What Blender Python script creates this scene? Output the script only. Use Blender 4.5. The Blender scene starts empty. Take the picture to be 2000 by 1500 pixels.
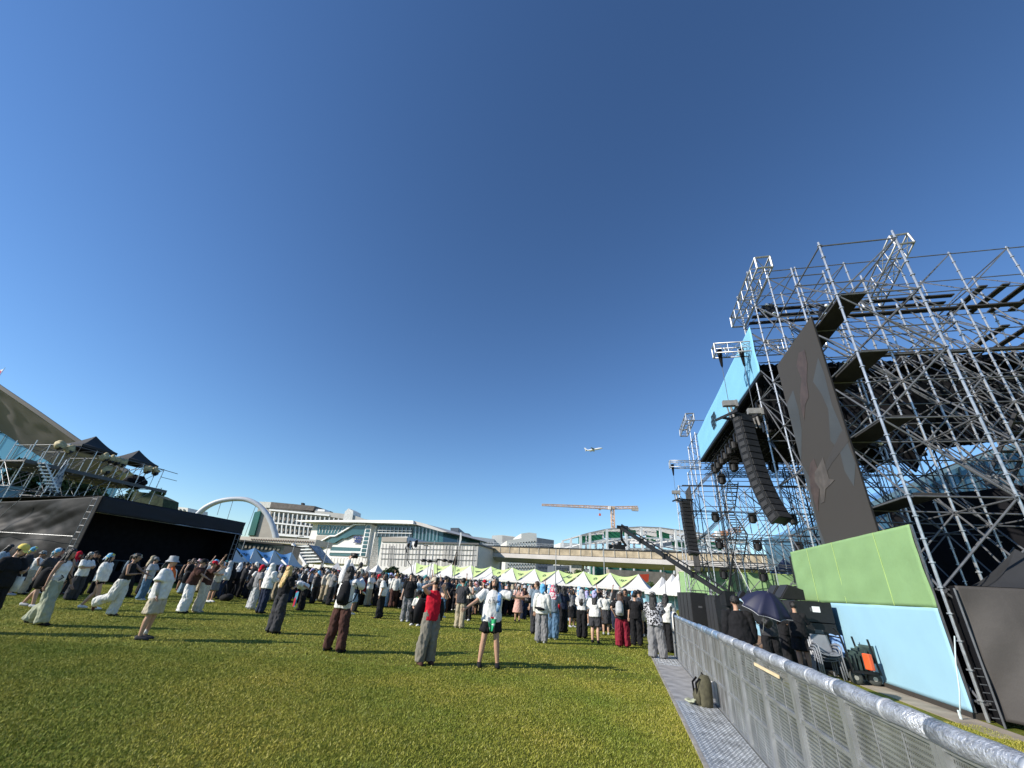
import bpy, bmesh, math, random
import numpy as np
from mathutils import Vector, Matrix, noise, Euler
random.seed(7); np.random.seed(7)
C = bpy.context.scene.collection
SC = bpy.context.scene
R_ = math.radians
# ------------------------------------------------------------------ camera
F = 796.; CXP = 1000; CYP = 750; CAMH = 1.65          # focal length and centre for a 2000 x 1500 frame
_u = np.array([120., 1620., -F]); _u /= np.linalg.norm(_u)
_y = np.array([0, 0, -1.]); _y = _y - _y.dot(_u) * _u; _y /= np.linalg.norm(_y)
_x = np.cross(_y, _u)
RC = np.array([_x, _y, _u])
cam_d = bpy.data.cameras.new('camera'); cam = bpy.data.objects.new('camera', cam_d); C.objects.link(cam)
cam_d.sensor_width = 36; cam_d.lens = 36 * F / 2000; cam_d.clip_start = .05; cam_d.clip_end = 6000
M4 = Matrix.Identity(4)
for i in range(3):
    for j in range(3): M4[i][j] = RC[i][j]
M4[2][3] = CAMH
cam.matrix_world = M4
SC.camera = cam
# ------------------------------------------------------------------ world, sun, exposure
SUN_EL = 28.5; SUN_AZ = 249.          # azimuth clockwise from +Y
w = bpy.data.worlds.new('World'); SC.world = w; w.use_nodes = True
nt = w.node_tree; bg = nt.nodes['Background']
sky = nt.nodes.new('ShaderNodeTexSky'); sky.sky_type = 'NISHITA'; sky.sun_disc = False
sky.sun_elevation = R_(SUN_EL); sky.sun_rotation = R_(SUN_AZ); sky.altitude = 50
sky.air_density = 1.1; sky.dust_density = 0.; sky.ozone_density = 5.0
hs = nt.nodes.new('ShaderNodeHueSaturation'); hs.inputs['Saturation'].default_value = 1.02; nt.links.new(sky.outputs[0], hs.inputs['Color'])
gmn = nt.nodes.new('ShaderNodeGamma'); gmn.inputs[1].default_value = 1.18; nt.links.new(hs.outputs[0], gmn.inputs[0]); nt.links.new(gmn.outputs[0], bg.inputs[0]); bg.inputs[1].default_value = .095
sl = bpy.data.lights.new('sun', 'SUN'); sl.energy = 5.0; sl.angle = R_(.53); sl.color = (1, .93, .82)
so = bpy.data.objects.new('sun', sl); C.objects.link(so)
sd = Vector((math.sin(R_(SUN_AZ)) * math.cos(R_(SUN_EL)), math.cos(R_(SUN_AZ)) * math.cos(R_(SUN_EL)), math.sin(R_(SUN_EL))))
so.rotation_euler = sd.to_track_quat('Z', 'Y').to_euler(); so.location = sd * 50
SC.view_settings.view_transform = 'Standard'; SC.view_settings.look = 'None'
SC.view_settings.exposure = 0.35; SC.view_settings.gamma = 1

# ------------------------------------------------------------------ measuring helpers (photo pixel -> real position)
def ray(px, py): return RC @ np.array([px - CXP, CYP - py, -F])
def g(px, py, z=0.):
    d = ray(px, py); k = (z - CAMH) / d[2]; return Vector((d[0] * k, d[1] * k, z))
def aty(px, py, Y, yaw=0.):
    # point on the vertical plane through (0,Y) whose normal is turned by yaw
    n = np.array([math.sin(R_(yaw)), math.cos(R_(yaw)), 0]); d = ray(px, py); k = (Y * n[1]) / d.dot(n)
    return Vector((d[0] * k, d[1] * k, CAMH + d[2] * k))
def pxof(p):
    c = RC.T @ (np.array(p[:]) - np.array([0, 0, CAMH])); return (CXP + F * c[0] / -c[2], CYP - F * c[1] / -c[2])
TH = R_(15.177)
E1 = Vector((math.sin(TH), math.cos(TH), 0)); E2 = Vector((math.cos(TH), -math.sin(TH), 0))
SROT = -TH                     # stage frame: local x = t (across), local y = s (along the barrier)
def W(s, t, z=0.): return E1 * s + E2 * t + Vector((0, 0, z))
def att(px, py, t):
    d = Vector(ray(px, py)); k = t / d.dot(E2); p = d * k; return (p.dot(E1), t, p.z + CAMH)
def ats(px, py, s):
    d = Vector(ray(px, py)); k = s / d.dot(E1); p = d * k; return (s, p.dot(E2), p.z + CAMH)
def stl(p3): return Vector((p3[1], p3[0], p3[2]))       # (s,t,z) -> stage-frame local vector

# ------------------------------------------------------------------ materials
MATS = {}
def mat(name, col, rough=.75, metal=0., var=.12, vs=6., bump=0., bs=30., spec=None, alpha=1., tr=0.):
    if name in MATS: return MATS[name]
    m = bpy.data.materials.new(name); m.use_nodes = True; n = m.node_tree.nodes; l = m.node_tree.links
    b = n['Principled BSDF']; b.inputs['Roughness'].default_value = rough; b.inputs['Metallic'].default_value = metal
    b.inputs['Base Color'].default_value = (*col, 1)
    tc = n.new('ShaderNodeTexCoord')
    if var > 0:
        nz = n.new('ShaderNodeTexNoise'); nz.inputs['Scale'].default_value = vs; nz.inputs['Detail'].default_value = 5
        mx = n.new('ShaderNodeMix'); mx.data_type = 'RGBA'; l.new(tc.outputs['Object'], nz.inputs['Vector'])
        mr = n.new('ShaderNodeMapRange'); mr.inputs[1].default_value = .3; mr.inputs[2].default_value = .7
        l.new(nz.outputs[0], mr.inputs[0]); l.new(mr.outputs[0], mx.inputs[0])
        mx.inputs[6].default_value = (*[c * (1 - var) for c in col], 1); mx.inputs[7].default_value = (*[min(1, c * (1 + var)) for c in col], 1)
        l.new(mx.outputs[2], b.inputs['Base Color'])
    if bump > 0:
        nb = n.new('ShaderNodeTexNoise'); nb.inputs['Scale'].default_value = bs; nb.inputs['Detail'].default_value = 4
        l.new(tc.outputs['Object'], nb.inputs['Vector']); bp = n.new('ShaderNodeBump'); bp.inputs['Strength'].default_value = bump
        bp.inputs['Distance'].default_value = .02; l.new(nb.outputs[0], bp.inputs['Height']); l.new(bp.outputs[0], b.inputs['Normal'])
    if spec is not None: b.inputs['Specular IOR Level'].default_value = spec
    if alpha < 1: b.inputs['Alpha'].default_value = alpha
    if tr > 0: b.inputs['Transmission Weight'].default_value = tr
    MATS[name] = m; return m
def cloth(name, col, col2=None, kind=None, sc=20.):
    k = 'cloth_' + name
    if k in MATS: return MATS[k]
    m = mat(k, col, .9, 0, .15, 9, .25, 60, spec=.2)
    if kind:
        n = m.node_tree.nodes; l = m.node_tree.links; b = n['Principled BSDF']; tc = n.new('ShaderNodeTexCoord')
        if kind == 'spots': t = n.new('ShaderNodeTexVoronoi'); t.inputs['Scale'].default_value = sc; out = t.outputs['Distance']; lo, hi = .28, .34
        elif kind == 'stripe': t = n.new('ShaderNodeTexWave'); t.inputs['Scale'].default_value = sc; t.bands_direction = 'Z'; out = t.outputs['Color']; lo, hi = .45, .55
        elif kind == 'vstripe': t = n.new('ShaderNodeTexWave'); t.inputs['Scale'].default_value = sc; t.bands_direction = 'X'; out = t.outputs['Color']; lo, hi = .7, .8
        else: t = n.new('ShaderNodeTexNoise'); t.inputs['Scale'].default_value = sc; t.inputs['Detail'].default_value = 2; out = t.outputs[0]; lo, hi = .49, .53
        l.new(tc.outputs['Object'], t.inputs['Vector'])
        mr = n.new('ShaderNodeMapRange'); mr.inputs[1].default_value = lo; mr.inputs[2].default_value = hi; l.new(out, mr.inputs[0])
        mx = n.new('ShaderNodeMix'); mx.data_type = 'RGBA'; mx.inputs[6].default_value = (*col, 1); mx.inputs[7].default_value = (*col2, 1)
        l.new(mr.outputs[0], mx.inputs[0]); l.new(mx.outputs[2], b.inputs['Base Color'])
    return m
STEEL = mat('galvanised_steel', (.52, .53, .54), .38, .75, .25, 8)
STEELD = mat('dull_steel', (.17, .175, .185), .45, .5, .25, 5)
ALU = mat('aluminium', (.42, .43, .44), .42, .7, .18, 4)
BLACKM = mat('black_metal', (.010, .010, .011), .5, .2, .3, 8)
BLACKC = mat('black_cloth', (.007, .007, .009), .9, 0, .3, 3, .3, 8, spec=.15)
BLACKP = mat('black_plastic', (.012, .012, .013), .5, 0, .2, 9, spec=.35)
WHITE = mat('white_paint', (.78, .78, .77), .5, 0, .05, 1)
CONC = mat('concrete', (.42, .40, .36), .85, 0, .18, .3, .2, 3)

# ------------------------------------------------------------------ mesh builder
class MB:
    def __init__(s): s.v = []; s.f = []; s.m = []
    def add(s, vs, fs, mi=0):
        o = len(s.v); s.v += [tuple(v) for v in vs]; s.f += [tuple(i + o for i in f) for f in fs]; s.m += [mi] * len(fs); return s
    def box(s, c, d, rz=0., mi=0, rot=None):
        hx, hy, hz = d[0] / 2, d[1] / 2, d[2] / 2
        M = rot if rot is not None else Matrix.Rotation(rz, 3, 'Z')
        vs = [M @ Vector((x, y, z)) + Vector(c) for x in (-hx, hx) for y in (-hy, hy) for z in (-hz, hz)]
        return s.add(vs, [(0, 1, 3, 2), (4, 6, 7, 5), (0, 4, 5, 1), (2, 3, 7, 6), (0, 2, 6, 4), (1, 5, 7, 3)], mi)
    def bar(s, a, b, wd, h, mi=0, up=(0, 0, 1)):
        a = Vector(a); b = Vector(b); d = b - a; L = d.length
        if L < 1e-6: return s
        d /= L; up = Vector(up)
        if abs(d.dot(up)) > .98: up = Vector((1, 0, 0))
        x = d.cross(up).normalized(); z = x.cross(d)
        vs = [p + x * sx * wd / 2 + z * sz * h / 2 for p in (a, b) for sx, sz in ((-1, -1), (1, -1), (1, 1), (-1, 1))]
        return s.add(vs, [(0, 1, 2, 3), (7, 6, 5, 4), (0, 4, 5, 1), (1, 5, 6, 2), (2, 6, 7, 3), (3, 7, 4, 0)], mi)
    def tube(s, a, b, r, n=8, r2=None, mi=0): return s.loft([a, b], [(r, r), (r2 or r, r2 or r)], n, mi)
    def loft(s, P, rad, n=10, mi=0, hint=None, cap=True):
        P = [Vector(p) for p in P]; k = len(P); vs = []; px = None
        for i in range(k):
            t = (P[min(i + 1, k - 1)] - P[max(i - 1, 0)])
            t = t.normalized() if t.length > 1e-9 else Vector((0, 0, 1))
            if hint is not None: x = Vector(hint)
            elif px is None: x = Vector((1, 0, 0)) if abs(t.x) < .9 else Vector((0, 1, 0))
            else: x = px
            x = (x - t * x.dot(t)).normalized(); px = x; y = t.cross(x)
            r = rad[i] if hasattr(rad[i], '__len__') else (rad[i], rad[i])
            vs += [P[i] + x * math.cos(2 * math.pi * j / n) * r[0] + y * math.sin(2 * math.pi * j / n) * r[1] for j in range(n)]
        fs = [(i * n + j, i * n + (j + 1) % n, (i + 1) * n + (j + 1) % n, (i + 1) * n + j) for i in range(k - 1) for j in range(n)]
        if cap: fs += [tuple(range(n - 1, -1, -1)), tuple(range((k - 1) * n, k * n))]
        return s.add(vs, fs, mi)
    def ell(s, c, r, n=10, m=8, mi=0, rot=None):
        c = Vector(c); vs = []; 
        for i in range(m + 1):
            a = math.pi * i / m
            for j in range(n):
                b = 2 * math.pi * j / n; v = Vector((r[0] * math.sin(a) * math.cos(b), r[1] * math.sin(a) * math.sin(b), -r[2] * math.cos(a)))
                if rot is not None: v = rot @ v
                vs.append(c + v)
        fs = [(i * n + j, i * n + (j + 1) % n, (i + 1) * n + (j + 1) % n, (i + 1) * n + j) for i in range(m) for j in range(n)]
        return s.add(vs, fs, mi)
    def lathe(s, c, prof, n=16, mi=0, rot=None, cap=True):
        c = Vector(c); vs = []
        for r, z in prof:
            for j in range(n):
                v = Vector((r * math.cos(2 * math.pi * j / n), r * math.sin(2 * math.pi * j / n), z))
                vs.append(c + (rot @ v if rot is not None else v))
        k = len(prof); fs = [(i * n + j, i * n + (j + 1) % n, (i + 1) * n + (j + 1) % n, (i + 1) * n + j) for i in range(k - 1) for j in range(n)]
        if cap: fs += [tuple(range(n - 1, -1, -1)), tuple(range((k - 1) * n, k * n))]
        return s.add(vs, fs, mi)
    def prism(s, poly, off, mi=0):
        # closed polygon (list of 3D points) extruded by the vector off
        n = len(poly); P = [Vector(p) for p in poly]; o = Vector(off)
        return s.add(P + [p + o for p in P], [tuple(range(n)), tuple(range(2 * n - 1, n - 1, -1))] + [(i, (i + 1) % n + 0, (i + 1) % n + n, i + n)[::-1] for i in range(n)], mi)
    def grid(s, fn, nu, nv, mi=0):
        vs = [fn(i / nu, j / nv) for i in range(nu + 1) for j in range(nv + 1)]
        return s.add(vs, [(i * (nv + 1) + j, i * (nv + 1) + j + 1, (i + 1) * (nv + 1) + j + 1, (i + 1) * (nv + 1) + j) for i in range(nu) for j in range(nv)], mi)
    def xf(s, M): s.v = [tuple(M @ Vector(v)) for v in s.v]; return s
    def mesh(s, name, smooth=False):
        me = bpy.data.meshes.new(name); me.from_pydata(s.v, [], s.f)
        me.polygons.foreach_set('material_index', s.m)
        bm = bmesh.new(); bm.from_mesh(me); bmesh.ops.recalc_face_normals(bm, faces=bm.faces); bm.to_mesh(me); bm.free()
        if smooth: me.polygons.foreach_set('use_smooth', [True] * len(me.polygons))
        return me
    def build(s, name, m, parent=None, smooth=False, solid=0., bevel=0., **kw):
        me = s.mesh(name, smooth)
        for q in (m if isinstance(m, (list, tuple)) else [m]): me.materials.append(q)
        o = bpy.data.objects.new(name, me); C.objects.link(o)
        if solid:
            md = o.modifiers.new('solid', 'SOLIDIFY'); md.thickness = solid; md.offset = 0
        if bevel:
            md = o.modifiers.new('bevel', 'BEVEL'); md.width = bevel; md.segments = 2; md.limit_method = 'ANGLE'
        if parent: o.parent = parent
        for k in kw: o[k] = kw[k]
        return o
def place(o, loc, rz=0.): o.location = loc; o.rotation_euler = (0, 0, rz); return o
def tag(o, label=None, category=None, group=None, kind=None):
    if label: o['label'] = label
    if category: o['category'] = category
    if group: o['group'] = group
    if kind: o['kind'] = kind
    return o
def thing(name, label, category, loc=(0, 0, 0), rz=0., group=None):
    o = bpy.data.objects.new(name, None); C.objects.link(o); o.location = loc; o.rotation_euler = (0, 0, rz); o.empty_display_size = .3
    return tag(o, label, category, group)
def kids(o): return [c for c in o.children]
def copy_tree(o, parent=None):
    c = o.copy(); C.objects.link(c); c.parent = parent
    for ch in kids(o): copy_tree(ch, c)
    return c
def disp(me, amp, sc, seed=0., aniso=(1, 1, 1)):
    n = len(me.vertices); co = np.empty(n * 3); me.vertices.foreach_get('co', co); co = co.reshape(-1, 3)
    no = np.empty(n * 3); me.vertices.foreach_get('normal', no); no = no.reshape(-1, 3)
    d = np.array([noise.noise(Vector((c[0] * sc * aniso[0] + seed, c[1] * sc * aniso[1], c[2] * sc * aniso[2]))) for c in co])
    co += no * (d * amp + abs(amp) * .38)[:, None]; me.vertices.foreach_set('co', co.ravel()); me.update()
# ------------------------------------------------------------------ ground
def grass_mat():
    m = bpy.data.materials.new('lawn'); m.use_nodes = True; n = m.node_tree.nodes; l = m.node_tree.links; b = n['Principled BSDF']
    b.inputs['Roughness'].default_value = .9; b.inputs['Specular IOR Level'].default_value = .15
    tc = n.new('ShaderNodeTexCoord')
    def nz(s, d, r=.6):
        t = n.new('ShaderNodeTexNoise'); t.inputs['Scale'].default_value = s; t.inputs['Detail'].default_value = d; t.inputs['Roughness'].default_value = r
        l.new(tc.outputs['Object'], t.inputs['Vector']); return t
    a = nz(.55, 4); f = nz(28, 5, .7); h = nz(3.2, 4)
    r1 = n.new('ShaderNodeValToRGB'); e = r1.color_ramp.elements
    e[0].position = .3; e[0].color = (.12, .145, .018, 1); e[1].position = .72; e[1].color = (.28, .255, .05, 1)
    l.new(a.outputs[0], r1.inputs[0])
    r2 = n.new('ShaderNodeValToRGB'); e = r2.color_ramp.elements
    e[0].position = .25; e[0].color = (.35, .38, .3, 1); e[1].position = .75; e[1].color = (1.5, 1.5, 1.4, 1)
    l.new(f.outputs[0], r2.inputs[0])
    r3 = n.new('ShaderNodeValToRGB'); e = r3.color_ramp.elements
    e[0].position = .35; e[0].color = (.8, .9, .75, 1); e[1].position = .7; e[1].color = (1.18, 1.08, 1.05, 1)
    l.new(h.outputs[0], r3.inputs[0])
    m1 = n.new('ShaderNodeMix'); m1.data_type = 'RGBA'; m1.blend_type = 'MULTIPLY'; m1.inputs[0].default_value = 1
    m2 = n.new('ShaderNodeMix'); m2.data_type = 'RGBA'; m2.blend_type = 'MULTIPLY'; m2.inputs[0].default_value = 1
    l.new(r1.outputs[0], m1.inputs[6]); l.new(r2.outputs[0], m1.inputs[7]); l.new(m1.outputs[2], m2.inputs[6]); l.new(r3.outputs[0], m2.inputs[7])
    l.new(m2.outputs[2], b.inputs['Base Color'])
    bp = n.new('ShaderNodeBump'); bp.inputs['Strength'].default_value = .9; bp.inputs['Distance'].default_value = .05
    l.new(f.outputs[0], bp.inputs['Height']); l.new(bp.outputs[0], b.inputs['Normal']); return m
LAWN = grass_mat()
go = MB().box((0, 500, -.5), (5000, 5000, 1)).build('ground', LAWN); tag(go, kind='structure')
# blades of grass over the near lawn
BLADE = mat('grass_blade', (.235, .265, .045), .75, 0, .0, 1.3, spec=.25)
def _blade():
    n = BLADE.node_tree.nodes; l = BLADE.node_tree.links; b = n['Principled BSDF']; ge = n.new('ShaderNodeNewGeometry'); tc = n.new('ShaderNodeTexCoord')
    r = n.new('ShaderNodeValToRGB'); e = r.color_ramp.elements; e[0].position = 0; e[0].color = (.055, .08, .008, 1); e[1].position = 1; e[1].color = (.50, .48, .20, 1)
    for p, c in ((.25, (.17, .195, .018, 1)), (.6, (.31, .315, .045, 1)), (.88, (.42, .40, .09, 1))): q = e.new(p); q.color = c
    l.new(ge.outputs['Random Per Island'], r.inputs[0])
    z = n.new('ShaderNodeTexNoise'); z.inputs['Scale'].default_value = .45; z.inputs['Detail'].default_value = 5; l.new(tc.outputs['Object'], z.inputs['Vector'])
    r2 = n.new('ShaderNodeValToRGB'); e = r2.color_ramp.elements; e[0].position = .36; e[0].color = (.62, .78, .6, 1); e[1].position = .66; e[1].color = (1.25, 1.1, 1.1, 1); l.new(z.outputs[0], r2.inputs[0])
    m = n.new('ShaderNodeMix'); m.data_type = 'RGBA'; m.blend_type = 'MULTIPLY'; m.inputs[0].default_value = 1; l.new(r.outputs[0], m.inputs[6]); l.new(r2.outputs[0], m.inputs[7]); l.new(m.outputs[2], b.inputs['Base Color'])
_blade()
def blades(nb, ymin, ymax, hgt, wid):
    r = np.random.rand(nb); Y = np.sqrt(ymin**2 + r * (ymax**2 - ymin**2)); X = (np.random.rand(nb) * 2 - 1)
    X = X * (1.45 * Y + 1.0)
    ok = np.ones(nb, bool)
    s = X * E1.x + Y * E1.y; t = X * E2.x + Y * E2.y
    ok &= (t < .83) | ((t > 1.75) & (t < 5.9)); ok &= ~((s > 10.5) & (t > 1.75))
    X = X[ok]; Y = Y[ok]; k = len(X); a = np.random.rand(k) * 2 * np.pi; h = hgt * (.5 + np.random.rand(k)); lx = np.random.randn(k) * .5 * h + .25 * h; ly = np.random.randn(k) * .5 * h
    ww = wid * (.7 + .6 * np.random.rand(k)); cx = np.cos(a) * ww; cy = np.sin(a) * ww
    v = np.zeros((k, 3, 3)); v[:, 0] = np.stack([X - cx, Y - cy, np.zeros(k)], 1); v[:, 1] = np.stack([X + cx, Y + cy, np.zeros(k)], 1)
    v[:, 2] = np.stack([X + lx, Y + ly, h], 1); return v.reshape(-1, 3)
gv = np.concatenate([blades(620000, 4.2, 10, .020, .0040), blades(460000, 10, 26, .026, .007)])
gm = bpy.data.meshes.new('grass'); k = len(gv) // 3
gm.vertices.add(len(gv)); gm.vertices.foreach_set('co', gv.ravel()); gm.loops.add(3 * k); gm.loops.foreach_set('vertex_index', np.arange(3 * k))
gm.polygons.add(k); gm.polygons.foreach_set('loop_start', np.arange(k) * 3); gm.polygons.foreach_set('loop_total', np.full(k, 3)); gm.update(); gm.validate()
gm.materials.append(BLADE); gob = bpy.data.objects.new('grass', gm); C.objects.link(gob); tag(gob, kind='stuff'); gob['label'] = 'short green lawn grass in the foreground'; gob['category'] = 'grass'
# pale service strip and ramp boards behind the barrier
pv = MB()
pv.box((3.2, 30, .004), (2.6, 34, .008)); pvo = place(pv.build('path', mat('worn_mat', (.36, .34, .29), .9, 0, .3, 1.2, .3, 6)), (0, 0, 0), SROT); tag(pvo, kind='structure')
pv = MB(); pv.box((5.9, 14, .004), (.6, 8.6, .01)); tag(place(pv.build('kerb_strip', mat('sand_strip', (.30, .25, .19), .95, 0, .3, 2)), (0, 0, 0), SROT), kind='structure')

# ------------------------------------------------------------------ crowd barrier
def dia_mat():
    m = mat('tread_plate', (.42, .43, .44), .38, .6, .35, 5)
    n = m.node_tree.nodes; l = m.node_tree.links; b = n['Principled BSDF']; tc = n.new('ShaderNodeTexCoord')
    a = n.new('ShaderNodeMapping'); a.inputs['Rotation'].default_value = (0, 0, .785); a.inputs['Scale'].default_value = (24, 24, 24); l.new(tc.outputs['Object'], a.inputs[0])
    c = n.new('ShaderNodeTexChecker'); c.inputs['Scale'].default_value = 1; l.new(a.outputs[0], c.inputs[0])
    bp = n.new('ShaderNodeBump'); bp.inputs['Strength'].default_value = 1; bp.inputs['Distance'].default_value = .01; l.new(c.outputs[1], bp.inputs['Height']); l.new(bp.outputs[0], b.inputs['Normal']); return m
TREAD = dia_mat()
def perf_mat(name, sx, sz, thr, kind='slot'):
    # sheet metal punched with holes: the holes are real transparency
    m = mat(name, (.40, .41, .40), .45, .75, .3, 3)
    n = m.node_tree.nodes; l = m.node_tree.links; b = n['Principled BSDF']; tc = n.new('ShaderNodeTexCoord')
    sp = n.new('ShaderNodeSeparateXYZ'); l.new(tc.outputs['Object'], sp.inputs[0])
    def wave(out, sc):
        mu = n.new('ShaderNodeMath'); mu.operation = 'MULTIPLY'; mu.inputs[1].default_value = sc; l.new(out, mu.inputs[0])
        fr = n.new('ShaderNodeMath'); fr.operation = 'FRACT'; l.new(mu.outputs[0], fr.inputs[0])
        ab = n.new('ShaderNodeMath'); ab.operation = 'GREATER_THAN'; ab.inputs[1].default_value = thr; l.new(fr.outputs[0], ab.inputs[0]); return ab
    A = wave(sp.outputs[1], sx); B = wave(sp.outputs[2], sz)
    mx = n.new('ShaderNodeMath'); mx.operation = 'MULTIPLY'; l.new(A.outputs[0], mx.inputs[0]); l.new(B.outputs[0], mx.inputs[1])
    iv = n.new('ShaderNodeMath'); iv.operation = 'SUBTRACT'; iv.inputs[0].default_value = 1; l.new(mx.outputs[0], iv.inputs[1])
    l.new(iv.outputs[0], b.inputs['Alpha']); return m
PERF = perf_mat('perforated_sheet', 60, 33, .5)
SHEET = mat('dull_sheet_metal', (.30, .30, .29), .42, .7, .35, 3.5, .12, 5)
FOAM = mat('silver_wrapped_foam', (.46, .48, .52), .36, .45, .35, 30, .8, 60)
TB = 1.53
def barrier_module(s0, i):
    n = thing('crowd_barrier', '', 'barrier', W(s0, TB), SROT, 'crowd barrier sections along the lawn edge')
    L = 1.02; fr = MB()
    for y in (.022, L - .022): fr.bar((0, y, 0), (0, y, 1.10), .045, .045)
    for z in (.03, .40, .73, 1.07): fr.bar((0, .045, z), (0, L - .045, z), .028 if z > .1 else .04, .03)
    for y in (.35, .68): fr.bar((.004, y, .05), (.004, y, 1.05), .006, .008)
    fr.build('frame', ALU, n)
    solid = i >= 7
    sh = MB(); sh.box((.012, L / 2, .55), (.004, L - .09, 1.04)); sh.build('panel', SHEET if solid else PERF, n)
    br = MB(); br.bar((.02, .05, 1.0), (.85, .05, .06), .04, .04); br.bar((.02, L - .05, 1.0), (.85, L - .05, .06), .04, .04); br.box((.45, L / 2, .03), (.86, L - .04, .02))
    br.build('rear_brace', ALU, n)
    tp = MB(); tp.box((-.36, L / 2, .022), (.64, L - .006, .03))
    if 2 <= i <= 7 or i > 11:
        for a_ in range(14):
            for b_ in range(22): tp.box((-.66 + a_ * .045 + .022 * (b_ % 2), .03 + b_ * .0455, .0385), (.026, .008, .004), rz=(.8 if (a_ + b_) % 2 else -.8), mi=1)
    tp.build('foot_plate', [TREAD if i in (3, 4, 5, 6, 7, 12) or i > 12 else mat('worn_foot_plate', (.36, .35, .34), .6, .35, .3, 4, .2, 12), mat('tread_bright', (.55, .56, .57), .3, .6, .2, 5)], n)
    lip = MB(); lip.box((-.705, L / 2, .016), (.045, L - .004, .03)); lip.build('edge_lip', mat('edge_lip', (.33, .31, .28), .7, .2, .3, 8), n)
    pts = [(-.0, y, 1.125 + .004 * math.sin(i * 3 + y * 9)) for y in np.linspace(0, L, 6)]
    r = .056 if i < 9 else .042
    f = MB().loft(pts, [(r, r)] * 6, 14).build('hand_rail', FOAM if i < 7 else mat('blue_grey_tube', (.32, .42, .55), .35, .6, .2, 6), n, smooth=True)
    for y in (.02, .5) if i % 3 == 0 else (.4,): MB().loft([(0, y, 1.125), (0, y + .04, 1.125)], [(r + .004,) * 2, (r + .003,) * 2], 14).build('tape_band', mat('light_tape', (.48, .50, .53), .4, .4, .1), n, smooth=True)
    return n
BS0 = 1.03
words = ['nearest', 'second', 'third', 'fourth', 'fifth', 'sixth', 'seventh', 'eighth', 'ninth', 'tenth', 'eleventh', 'twelfth', 'thirteenth', 'fourteenth', 'fifteenth']
bars = []
for i in range(14):
    n = barrier_module(BS0 + i * 1.024, i); bars.append(n)
    n['label'] = ('perforated metal crowd barrier with silver foam rail, %s section from the camera' if i < 8 else 'plain sheet metal crowd barrier with silver rail, %s section from the camera') % words[i]
# far end post and white cloth on the rail
n = thing('barrier_post', 'tall dark corner post where the metal crowd barrier ends', 'post', W(15.36, TB, 0), SROT)
MB().bar((0, 0, 0), (0, 0, 1.35), .05, .05).build('post', BLACKM, n); MB().box((0, 0, .02), (.3, .3, .03)).build('base_plate', STEELD, n)
n = MB(); n.grid(lambda u, v: (-.075 + .14 * math.sin(v * 3.14) * (1 if v < .5 else 1), u * .75, 1.19 - abs(v - .5) * (.55 + .2 * math.sin(u * 7))), 10, 12)
def cl(u, v):
    a = (v - .5) * 2; x = .07 * max(-1, min(1, a * 3)); z = 1.2 - max(0, abs(a) - .2) * (.55 + .08 * math.sin(u * 20)); return (x, u * .7, z)
n = MB().grid(cl, 14, 16).build('cloth', cloth('white', (.75, .74, .71)), solid=.006, smooth=True)
place(n, W(14.35, TB, .03), SROT); tag(n, 'white cloth draped over the far end of the barrier rail', 'cloth')
tpn = MB().box((-.03, 0, 0), (.012, .85, .03)).build('wooden_batten', mat('pale_wood', (.72, .58, .36), .6, 0, .1, 5)); place(tpn, W(5.85, TB, 1.0), SROT); tag(tpn, 'thin pale wooden batten taped under the barrier rail', 'batten')

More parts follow.
